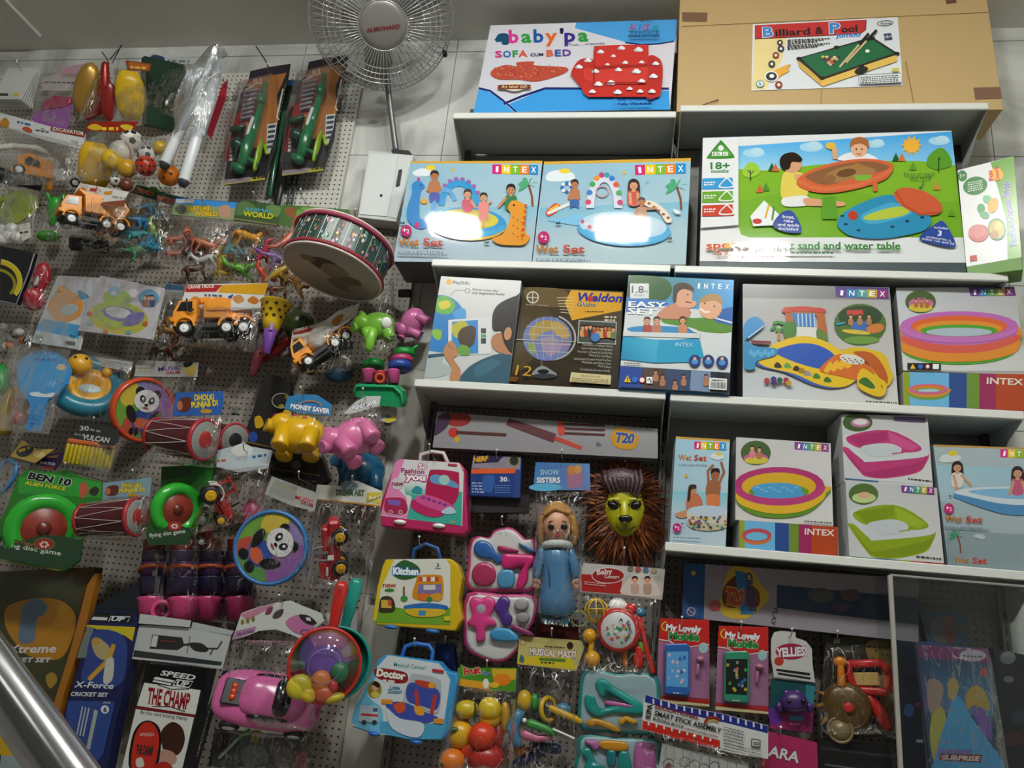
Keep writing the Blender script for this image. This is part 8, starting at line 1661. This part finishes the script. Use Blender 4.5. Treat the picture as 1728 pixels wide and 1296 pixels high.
pt('white_bird',WHT,r,lambda m:m.ell(R4(1210,200),0,0,0,15,13,8));pt('red_rattle',mat('c0241c',.28),r,lambda m:(m.sweep(R4(1360,540),[(-4,-14,0),(-2,12,0)],[9,9],12),m.sweep(R4(1385,430),[(-6,34,0),(2,-10,0),(12,-50,0)],[6,5,5],10),m.ell(R4(1300,225),0,0,0,10)));pt('green_top',mat('5a9a2c',.3),r,lambda m:m.sweep(R4(1362,490),[(0,-4,0),(0,6,0)],7,10));pt('orange_stick',mat('b8661c',.3),r,lambda m:m.sweep(R4(1258,560),[(0,12,0),(0,-10,0)],5,10));pt('blue_knob',mat('2a7aa8',.3),r,lambda m:m.ell(R4(1365,245),0,0,0,8));pt('orange_shoulder',mat('c86a2c',.3),r,lambda m:m.ell(R4(1150,250),0,0,0,14,8,8))
bag(r,[(950,130),(1500,160),(1440,660),(930,640)],-.25,20,74,view=V,crump=.6);hook(1053,937,-.22,'baby rattle set',-.03)
# play fruit bag
r=hang('fruit_bag','clear bag of play fruit with a red tomato and yellow lemons','toy pack',805,1215,-.22)
card(r,[(150,595),(200,620),(530,620),(520,785),(340,770),(110,740)],-.22,lambda A:(A.poly([(130,620),(525,622),(518,780),(115,738)],'4a8a24'),A.text('Fruit',172,668,285,655,44,'b82c24',b=.05,ol='e8e0c8'),A.text('Shop',290,665,352,668,24,'2a5aa0',b=.04,ol='d8d8c0'),A.poly([(120,690),(360,720),(340,768),(115,736)],'d89a28'),A.poly([(360,625),(525,628),(520,700),(370,700)],'c8a42c'),A.ell(430,700,60,40,'d87a1c'),A.ell(320,725,20,34,'dce0d8'),A.ell(380,735,30,20,'d8b030')),view=V,col='5a8a2c')
for x,y,rx,ry,c,dz in((190,900,21,15,'c8b020',0),(345,900,20,20,'d0b41c',0),(345,960,19,18,'d0a81c',-.01),(150,1070,23,24,'d8a41c',-.01),(295,1080,24,22,'d03a20',.02),(90,1250,23,20,'d8741c',.02),(240,1180,26,18,'c03a24',-.01),(320,1230,32,24,'a82420',0),(400,1080,10,22,'9a2420',-.02),(450,950,9,26,'b88a1c',-.03),(130,960,20,12,'c8801c',-.02)):pt('play_fruit',mat(c,.3),r,lambda m:m.ell(R4(x,y,-.22-dz),0,0,0,rx,ry,min(rx,ry),n=18))
pt('fruit_leaf',mat('2a4a1c',.4),r,lambda m:([m.sweep(R4(280,1090,-.275),[(0,0,0),(8*math.cos(a),8*math.sin(a),1)],[1.8,.5],6)for a in(0,1.2,2.4,3.6,4.8)],m.ell(R4(105,1040,-.25),0,0,0,9,5,4),m.ell(R4(245,920,-.23),0,0,0,3,16,5),m.ell(R4(35,1270,-.27),0,0,0,6,4,3)))
bag(r,[(110,740),(520,780),(500,1330),(-20,1330)],-.26,30,75,view=V,crump=1.2);hook(822,1127,-.22,'play fruit bag',-.03)
r=hang('music_toy_bag','clear bag of small instruments under a yellow lettered header','toy pack',918,1200,-.2)
card(r,[(545,405),(960,435),(985,480),(930,640),(530,595)],-.2,lambda A:(A.poly([(548,410),(958,440),(930,632),(534,590)],'b8ac6c'),A.poly([(540,550),(700,540),(900,560),(925,630),(536,588)],'c8b428'),A.text('MUSICAL MASTI',612,530,925,555,44,'d8d0c8',b=.05,ol='6a1c24',ow=.05),A.poly([(680,550),(860,562),(855,582),(680,570)],'4a7a2c'),A.tiny(715,480,850,490,14*.7,'4a4438',4),A.tiny(690,588,780,594,16*.7,'3a3420',4),A.ring(570,445,22,24,6,'8a8468'),A.ell(888,470,22,26,'3a1c18'),A.blob([(545,570),(560,530),(580,560),(570,585)],'3a6a6a')),view=V,col='b8ac6c')
pt('maraca',mat('c8a01c',.3),r,lambda m:(m.ell(R4(580,840,-.2),0,0,0,13,17,12),m.sweep(R4(800,920,-.2),[(-10,6,0),(40,-14,0)],6,10),m.torus(R4(740,900,-.2)@RT('Y',50),0,0,0,18,4,24,8)));pt('tambourine',mat('4a4a44',.4),r,lambda m:m.lathe(R4(705,900,-.19),[(18,-4),(20,0),(18,4),(.01,5)],24));pt('green_piece',mat('3a8a3c',.3),r,lambda m:(m.ell(R4(650,850,-.2),0,0,0,7,14,8),m.sweep(R4(690,1030,-.23),[(-18,8,0),(8,0,0),(24,-8,0)],[8,6,5],10)));pt('blue_piece',mat('3a78a0',.3),r,lambda m:(m.sweep(R4(520,1020,-.22),[(6,20,0),(-6,0,0),(2,-24,0)],[10,11,9],12),m.ell(R4(840,900,-.17),0,0,0,14,10,8)));pt('pink_horn',mat('c06a8c',.3),r,lambda m:m.sweep(R4(650,1080,-.22),[(-16,2,0),(4,-4,0),(26,-2,0)],[9,6,5],10));pt('white_stick',WHT,r,lambda m:(m.sweep(R4(840,1060,-.24),[(-16,6,0),(18,-8,0)],1.8,8),m.ell(R4(580,975,-.24),0,0,0,4)));pt('dark_piece',mat('1f2a4c',.35),r,lambda m:(m.sweep(R4(600,1230,-.18),[(-20,-10,0),(24,10,0)],8,10),m.sweep(R4(720,1150,-.18),[(-20,0,0),(20,-4,0)],9,10)));pt('orange_piece',mat('b86a1c',.3),r,lambda m:m.ell(R4(560,1180,-.18),0,0,0,16,8,8))
bag(r,[(530,600),(930,640),(920,1330),(460,1330)],-.24,24,76,view=V,crump=1.0);hook(931,1073,-.2,'small instruments bag',-.03)
r,pl=tray('doctor_tray','teal two part tray of toy stethoscope and doctor tools',[[(960,700),(990,640),(1060,620),(1200,660),(1330,650),(1480,680),(1500,860),(1490,1060),(1200,1060),(960,1030),(945,860)],[(960,1075),(1200,1090),(1490,1110),(1500,1200),(1490,1330),(1200,1340),(930,1330),(935,1200)]],-.2,'1f7a78',[('stethoscope',[(1060,720),(1110,690),(1180,740),(1260,790),(1370,860),(1380,930),(1280,930),(1170,925),(1070,950),(1000,900),(985,820),(1010,800),(1030,870),(1080,915),(1170,890),(1300,895),(1320,870),(1200,800),(1150,810),(1090,800)],'1f8a84'),('thermometer',[(1120,850),(1150,840),(1320,870),(1320,890),(1150,872)],'a85a94'),('clamp',[(1000,980),(1060,960),(1180,1000),(1230,1040),(1200,1052),(1090,1010),(1010,1010)],'a87c20'),('clamp',[(1220,970),(1270,945),(1340,980),(1320,1000),(1270,980),(1230,1005)],'b88a20'),('syringe',[(985,1110),(1060,1110),(1090,1140),(1060,1175),(1020,1140)],'a85c98'),('tool',[(1100,1110),(1260,1120),(1265,1180),(1100,1165)],'b8801c'),('scissors',[(960,1180),(1010,1155),(1040,1200),(1070,1260),(1120,1280),(1110,1320),(980,1320),(1000,1240)],'1f7a78'),('tool',[(1140,1180),(1190,1175),(1200,1240),(1180,1290),(1140,1270)],'1a6a70'),('tool',[(1220,1190),(1280,1190),(1300,1320),(1220,1320)],'1f7a78'),('tray_dish',[(1330,1140),(1400,1125),(1460,1150),(1450,1320),(1330,1320)],'a85a94')],V,base='8fa6ae')
# RIGHT BAY, HANGING ROW
V=(1060,972,4)
r=hang('stick_block_pack','educational stick block pack with a long white, red and blue header','toy pack',1190,1225,-.27)
pl=card(r,[(118,800),(330,870),(640,930),(945,1010),(945,1235),(720,1200),(440,1130),(92,1035),(105,840)],-.27,lambda A:(A.poly([(118,802),(330,872),(640,932),(943,1012),(943,1062),(640,985),(330,918),(112,850)],'1f2c80'),A.poly([(100,975),(330,1035),(620,1110),(620,1165),(440,1128),(94,1032)],'b8281c'),[A.poly([(165+j*52,862+j*12),(177+j*52,864+j*12),(176+j*52,830+j*12),(164+j*52,828+j*12)],'d0d2d0')for j in range(15)],[A.poly([(132+j*52,1006+j*13.5),(144+j*52,1008+j*13.5),(145+j*52,985+j*13.5),(133+j*52,982+j*13.5)],'d0d2d0')for j in range(9)],A.text('KIPA',150,965,165,866,34,'202224',b=.03),A.text('EDUCATIONAL',180,893,475,968,27,'7a1c20',b=.03),A.text('SMART STICK ASSEMBLY',174,938,624,1060,31,'202224',b=.03),A.text('BUILDING BLOCK',166,968,375,1028,18,'202224',b=.03),A.text('UPGRADE YOUR IMAGINATION',382,1032,602,1090,12,'7a2c28',b=.02),A.ring(570,1000,62,56,14,'8a2c20',a0=190,a1=330),A.ring(570,1004,46,40,10,'b8862c',a0=190,a1=330),[A.tiny(640,1020+j*22,780,1055+j*22,7,'5a5c5c',j)for j in range(6)],[A.tiny(640,1130+j*20,900,1190+j*18,6,'7a7c7c',j+8)for j in range(3)],A.poly([(830,1095),(892,1105),(890,1158),(828,1148)],'26282a'),A.poly([(836,1102),(886,1110),(884,1151),(834,1143)],'c8cac8'),A.text('ISI',842,1138,878,1144,22,'26282a',b=.03)),view=V,col='c8cac8',rough=.25)
card(r,[(230,1130),(440,1180),(720,1240),(815,1260),(810,1330),(200,1330)],-.25,lambda A:([A.line([(350+a,1240+b),(380+a,1220+b),(415+a,1235+b),(415+a,1275+b),(380+a,1290+b),(350+a,1275+b),(350+a,1240+b)],5,'4a4c4c')for a,b in((0,0),(65,20),(130,45),(200,30),(-110,10))],[A.line([(250+j*60,1145+j*14),(250+j*60,1230+j*12)],3,'6a6c6c')for j in range(9)],A.blob([(250,1280),(280,1260),(300,1300),(270,1320)],'6a4a4c')),view=V,col='a8aaa8',name='instruction_sheet');bag(r,[(100,1030),(940,1230),(900,1330),(60,1330)],-.275,8,77,view=V);hook(1170,1255,-.27,'educational stick block pack',-.03)
def phone(label,ox,oy,Y,body,scr,dim):
 r=hang('toy_phone_pack',label,'toy pack',1060+(370+ox)/4,972+(580+oy)/4,Y,'toy phone blister packs');o=lambda pts:[(x+ox,y+oy)for x,y in pts]
 pl=card(r,o([(215,285),(548,295),(550,885),(190,855)]),Y,lambda A:(A.poly(o([(215,288),(546,298),(548,470),(400,480),(330,440),(205,425)]),'b82420'),A.line(o([(207,428),(280,440),(330,470),(400,480),(548,462)]),8,'d0c8cc'),A.poly(o([(205,440),(300,455),(420,485),(548,475),(548,830),(192,805)]),'98688c'),A.text('My Lovely',255+ox,365+oy,492+ox,380+oy,40,'d8e0e8',b=.05,ol='b02c34'),A.text('Mobile',272+ox,425+oy,480+ox,438+oy,48,'2c7a34',b=.06,ol='d8dcd8'),A.ring(265+ox,340+oy,42,36,9,'c8b02c',a0=100,a1=260),A.ell(508+ox,485+oy,32,36,'9ac0c0'),A.poly(o([(195,812),(548,850),(548,865),(193,825)]),'a82420'),A.poly(o([(193,828),(548,866),(548,882),(191,852)]),'c8bc90')),view=V,col='a82c30',name='backing_card')
 q=lambda x,y,d=.0:pl(1060+(x+ox)/4,972+(y+oy)/4,d)
 b=solid(MB(),[q(x,y,.018)for x,y in((262,460),(395,455),(415,475),(412,790),(395,805),(258,795),(242,780),(248,475))],pl.n,.017).build('phone_body',mat(body,.25),r);bv=b.modifiers.new('e','BEVEL');bv.width=.003;bv.segments=2
 A=Art(pl,V,start=.0186);A.poly(o([(258,510),(402,508),(400,750),(254,742)]),scr)
 rd=random.Random(ox+3)
 for j in range(16):A.ell(rd.uniform(268,392)+ox,rd.uniform(530,730)+oy,10,12,rd.choice(dim),n=10)
 A.tiny(300+ox,790+oy,350+ox,792+oy,10*.7,'d0d4d8',4);A.build(r,'screen_print',.15,parent=b)
 pt('charm',mat('b06a8c',.3),r,lambda m:(m.ell(None,*q(485,560,.012),.014,.012,.01),m.sweep(None,[q(470,600,.012),q(465,660,.012)],.006,8)));pt('clear_blister',CLEAR,r,lambda m:(lambda f,g:m.add(f+g,[(0,1,2,3)]+[(i,(i+1)%4,4+(i+1)%4,4+i)for i in range(4)],None,False))([q(x,y,.03)for x,y in((250,475),(535,480),(535,810),(235,795))],[q(x,y,.001)for x,y in((238,462),(545,470),(545,822),(222,805))]))
phone('left toy phone blister pack with a blue phone',0,0,-.2,'2a62b0','5aa0d8',['b8d0e0','3a5ab0','8ab0d8','d0b8c8','4a90c8'])
phone('right toy phone blister pack with a green phone',398,50,-.18,'2f8a6c','1c2420',['4a9a4c','3a6ab0','b8a83c','8a8a90','b85a7c'])
hook(1150,1054,-.2,'left toy phone',-.03);hook(1250,1062,-.18,'right toy phone',-.03)
r=hang('toy_pet_pack','purple toy pet in a cup under a white rounded card','toy pack',1335,1150,-.19)
card(r,[(985,380),(1030,370),(1060,372),(1130,380),(1130,415),(1200,440),(1240,490),(1245,600),(1262,720),(1150,700),(985,680),(965,560),(965,430)],-.19,lambda A:(A.ell(1100,510,105,55,'9a2048'),A.text('YELLIES!',1000,545,1208,535,56,'d8d4d8',b=.05,ol='6a1438'),A.ell(1018,575,32,30,'a8342c'),A.poly([(1000,625),(1228,655),(1226,672),(1000,640)],'1c1a1c'),A.poly([(1010,650),(1232,685),(1228,698),(1010,664)],'1c1a1c')),view=V,col='b8b8b6',name='card_top')
pl=card(r,[(965,690),(1262,720),(1250,900),(1245,1060),(960,1030),(945,880)],-.18,lambda A:(A.poly([(975,690),(1200,715),(1190,900),(960,880)],'16484c'),A.poly([(1200,720),(1260,725),(1250,900),(1195,900)],'2a7a84'),A.poly([(950,900),(1060,930),(1250,920),(1242,1056),(958,1028)],'8a2460'),A.blob([(950,890),(1010,910),(1040,980),(980,1010),(950,960)],'5a2c8c'),A.poly([(1090,940),(1190,945),(1180,980),(1095,975)],'3a7aa8'),A.tiny(1092,1002,1160,1006,14*.7,'c890a8',4)),view=V,col='1c3a44',name='cup')
M=IF(1060+1120/4,972+860/4,-.2);pt('pet',mat('3f2464',.35),r,lambda m:(m.ell(M,0,2,4,22,19,16,n=22),[m.ell(M,s*24,-6,2,6,9,6)for s in(-1,1)],[m.ell(M,x,16,6,6,6,5)for x in(-10,8)]));[pt('eye',mat('0c0a10',.1),r,lambda m:m.ell(M,x,3,18,4,4.5,3))for x in(-7,15)];pt('mouth',mat('1c0f2c',.3),r,lambda m:m.sweep(M,[(-12,-10,16),(2,-11,19),(16,-10,16)],1.2,6));hook(1335,1074,-.19,'purple toy pet',-.03)
r=hang('bubble_gun_pack','red toy blaster with a round gold wheel on a dark blister card','toy pack',1440,1150,-.14)
W7=(1296,920,3.447)
card(r,[(335,540),(560,525),(720,560),(745,1110),(480,1120),(370,1100),(290,920),(320,700)],-.13,lambda A:(A.poly([(340,545),(555,530),(560,600),(335,620)],'2c2c1c'),A.rect(382,542,418,572,'8a8c84'),A.blob([(570,570),(680,550),(720,600),(715,700),(600,680)],'7a6430'),[A.ell(590+(j*37)%120,590+(j*23)%90,8,8,'3a3018',n=8)for j in range(9)],A.poly([(490,1050),(740,1035),(745,1090),(560,1108)],'4a4a3c'),[A.poly([(540+j*24,1045-j*2),(552+j*24,1044-j*2),(548+j*24,1095-j*2),(536+j*24,1096-j*2)],'8a8670')for j in range(8)]),view=W7,col='221d14',name='backing_card')
W=lambda x,y,Y=-.15:IF(1296+x/3.447,920+y/3.447,Y)
pt('gear_wheel',mat('5c4420',.3,.2),r,lambda m:(m.lathe(W(455,940),[(36,-6),(40,-2),(38,4),(26,8),(12,11),(.01,12)],32),m.torus(W(455,940),0,0,5,34,1.6,36,6)));pt('wheel_hub',mat('b82c28',.3),r,lambda m:m.lathe(W(468,945,-.17),[(8,0),(8.5,6),(5,8),(.01,7)],18));[pt('spike',mat('a8761c',.3),r,lambda m:m.sweep(W(455,940),[(-34*math.cos(a)-2,34*math.sin(a),0),(-50*math.cos(a),50*math.sin(a)-4,0)],[5,1.5],6))for a in(-.5,.1,.6)];pt('orange_crank',mat('c8741c',.3),r,lambda m:(m.sweep(W(420,720),[(2,12,0),(-1,-24,0)],[5,8],10),m.ell(W(418,680),0,0,0,11,9,6)))
pt('red_frame',mat('b4201f',.28),r,lambda m:(m.sweep(W(580,780),[(-24,24,0),(26,26,0),(30,0,0),(24,-20,0),(-20,-18,0),(-28,2,0)],7.5,10,closed=True),m.sweep(W(640,950),[(-14,20,0),(2,-8,0),(8,-28,0)],[10,11,9],12)));pt('yellow_window',mat('b89a5c',.35),r,lambda m:m.box(W(565,780,-.14),0,0,0,44,22,6,2));pt('front_wheel',mat('7a6a4a',.3),r,lambda m:(m.torus(W(420,1075,-.16),0,0,0,19,2.6,28,8),m.lathe(W(420,1075,-.16),[(17,-3),(16,2),(.01,4)],22)))
bag(r,[(330,600),(720,560),(745,1100),(300,1100)],-.165,18,78,view=W7,crump=.3);hook(1412,1078,-.13,'red toy blaster card',-.03)
r=hang('pink_book','magenta card lettered in white cut off at the bottom edge','card',1340,1270,-.2);card(r,[(940,1050),(1275,1125),(1282,1330),(900,1330)],-.2,lambda A:(A.text('ARA',940,1210,1150,1260,68,'d0ccd0',b=.03,ol='3a1428'),A.poly([(900,1195),(935,1190),(930,1330),(890,1330)],'9a2028')),view=V,col='a02458',th=.02,name='card_front');hook(1316,1240,-.2,'magenta card',-.03)
# long puzzle box high under the lowest shelf
carton('long_play_box','long white box with a blue end high under the lowest right shelf',q4(V,[(375,-90),(1960,20),(1960,450),(365,280)]),-.16,.06,lambda A:(A.poly([(380,-88),(520,-80),(510,292),(368,278)],'1f4a80'),A.poly([(520,-80),(1960,22),(1960,448),(510,292)],'8c848c'),A.ring(425,240,30,30,6,'b89a90'),A.line([(405,225),(446,256)],6,'b89a90'),A.text('DOOR',510,240,515,60,30,'20385c',b=.03),A.ell(440,-20,16,16,'c8a43c'),A.blob([(640,60),(700,-60),(800,-80),(900,60),(950,140),(880,230),(780,290),(630,250)],'b89a2c'),A.blob([(640,90),(720,0),(780,40),(750,200),(650,200)],'5a2c24'),A.poly([(720,-40),(800,-20),(850,260),(760,260)],'2a6a9a'),A.blob([(800,60),(880,100),(880,200),(800,200)],'6a3424'),A.text('T20',648,180,770,200,100,'a83c2c',b=.06,ol='d0b040'),A.text('CRICKET',790,-20,820,250,44,'2a3a6a',b=.04),A.ell(585,200,40,38,'9a4444'),A.text('PLAY',985,215,960,330,30,'4a3a44',b=.02),A.poly([(1005,60),(1960,150),(1960,330),(1005,215)],'20344c'),A.ell(1300,130,90,50,'4a4c50',rot=6),A.ell(1440,210,60,30,'4a3a50'),A.ell(1500,130,70,40,'54484c')),view=V,side='5c585c',rough=.35)
# GLASS CASE, BOTTOM RIGHT
V=W7
GL=film_mat('f8fcfc',.02,.03,0)
pf=Plane(1296+730/3.447,920+600/3.447,-.38)
g=lambda x,y,o=0:pf(1296+x/3.447,920+y/3.447,o)
r=thing('display_case','glass fronted display case with a pale edge strip, bottom right','display case',g(1100,1340))
tl,bl=g(708,175),g(795,1400);tr,br=tl+Vector((.75,0,0)),bl+Vector((.75,0,0));bl.x=tl.x;br.x=tr.x
solid(MB(),[tl,tr,br,bl],pf.n,.005).build('glass_front',GL,r);wl=Vector((0,.16,0))
mb=MB();mb.add([tl,tl+wl,bl+wl,bl,tl+Vector((.004,0,0)),tl+wl+Vector((.004,0,0)),bl+wl+Vector((.004,0,0)),bl+Vector((.004,0,0))],[(0,1,2,3),(7,6,5,4),(0,4,5,1),(1,5,6,2),(2,6,7,3),(3,7,4,0)],None,False);mb.build('glass_side',GL,r)
pt('edge_strip',mat('a8a49c',.4),r,lambda m:m.box(None,tl.x,tl.y-.002,(tl.z+bl.z)/2,.013,.014,tl.z-bl.z,.002));pt('top_strip',mat('8c8c8a',.4),r,lambda m:m.box(None,(tl.x+tr.x)/2,tl.y-.002,tl.z,.75,.012,.008,.002));solid(MB(),[tl,tr,tr+wl,tl+wl],Vector((0,0,1)),.004).build('glass_top',GL,r)
r=hang('party_bag','glossy party bag with three gown figures inside the glass case','toy pack',1610,1190,-.3)
card(r,[(862,575),(900,560),(1280,600),(1300,690),(1315,900),(1310,1120),(1400,1300),(1440,1400),(960,1400),(900,900)],-.3,lambda A:(A.poly([(865,578),(1280,602),(1295,690),(880,650)],'7a3068'),A.ell(1190,642,78,34,'b8a8b8'),A.tiny(1135,650,1245,655,16*.7,'4a3a5c',4),A.grad([(880,655),(1296,692),(1312,1000),(910,960)],['2a4468','2a5070','4a86b0','6a5a8c']),A.blob([(960,960),(1010,940),(1040,1040),(1010,1200),(980,1300),(940,1130)],'b8ac50'),A.blob([(1040,1000),(1080,880),(1130,900),(1170,980),(1290,1150),(1380,1300),(1300,1400),(960,1400),(980,1200)],'4a9cd0'),A.blob([(1190,930),(1240,920),(1290,1010),(1300,1130),(1250,1090),(1200,1000)],'7a5aa8'),A.blob([(930,790),(980,780),(1020,830),(1000,930),(950,980),(925,900)],'a88a80'),A.blob([(1050,790),(1085,770),(1110,820),(1080,900),(1050,880)],'b89a60'),A.blob([(1150,870),(1200,815),(1260,850),(1290,960),(1200,930),(1160,960)],'b89448'),A.ell(1255,740,26,30,'a84a50'),A.poly([(990,1185),(1190,1190),(1180,1210),(990,1208)],'7a6ab0'),A.poly([(990,1212),(1245,1218),(1240,1262),(992,1250)],'8a1c24'),A.text('SURPRISE',1008,1246,1230,1254,26,'d8c8c8',sh=.1,b=.04)),view=V,col='2c4a6c',th=.02,name='bag_front',rough=.12)
bag(r,[(865,580),(1290,605),(1420,1400),(940,1400)],-.305,16,79,view=V,crump=.8,back=.1)
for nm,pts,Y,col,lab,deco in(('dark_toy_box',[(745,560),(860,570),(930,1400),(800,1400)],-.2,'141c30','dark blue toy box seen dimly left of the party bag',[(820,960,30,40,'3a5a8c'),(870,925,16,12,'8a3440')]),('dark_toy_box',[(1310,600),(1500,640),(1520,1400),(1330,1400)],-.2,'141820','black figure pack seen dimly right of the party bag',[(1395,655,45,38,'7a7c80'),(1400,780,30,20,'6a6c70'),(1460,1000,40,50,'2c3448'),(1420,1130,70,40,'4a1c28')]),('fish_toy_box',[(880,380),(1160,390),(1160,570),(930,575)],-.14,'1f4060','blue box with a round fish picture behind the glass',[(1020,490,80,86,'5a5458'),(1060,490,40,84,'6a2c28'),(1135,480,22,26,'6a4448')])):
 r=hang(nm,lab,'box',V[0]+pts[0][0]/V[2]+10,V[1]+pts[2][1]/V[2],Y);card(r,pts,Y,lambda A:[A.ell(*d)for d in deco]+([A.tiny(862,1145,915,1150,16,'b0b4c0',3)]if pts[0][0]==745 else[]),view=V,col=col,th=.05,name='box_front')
# SMALL EXTRAS
r=hang('marble_bag','crinkled clear bag of grey and orange marbles at the left edge','toy pack',22,566,-.2)
rd=random.Random(4)
for i in range(9):ball(r,IF(6+(i*17)%46,552+(i*11)%34,-.2),0,0,0,7,['8a8a88','2a2a2c','b05a2c','c4c4c0'][i%4],name='marble')
bag(r,[(-10,545),(58,548),(50,596),(-14,592)],-.21,14,81,crump=1.4)
r=hang('crimson_pack','dark crimson pack half hidden between the doll and the yellow header','toy pack',940,1062,-.1)
card(r,[(905,1040),(975,1046),(978,1080),(905,1074)],-.1,lambda A:A.tiny(912,1066,965,1070,5,'8a3038',3),col='5a1418',name='box_front',th=.03)
r=hang('black_zip_bag','black glossy zip bag cut off at the bottom edge right of the magenta card','bag',1440,1285,-.15)
card(r,[(1382,1248),(1500,1262),(1512,1320),(1376,1320)],-.15,lambda A:(A.line([(1384,1262),(1502,1276)],4,'34363a'),A.line([(1392,1290),(1450,1298)],3,'5a5c60')),col='121214',name='bag_front',th=.03,rough=.15)
r=hang('blue_case_back','dim dark blue play case hanging behind the doctor case','toy case',745,1110,-.13)
card(r,[(735,1085),(765,1088),(770,1135),(735,1135)],-.13,lambda A:A.ell(752,1106,6,6,'2a4a9a'),col='14245c',name='case_shell',th=.04);hook(752,1086,-.13,'dim dark blue case',-.03)
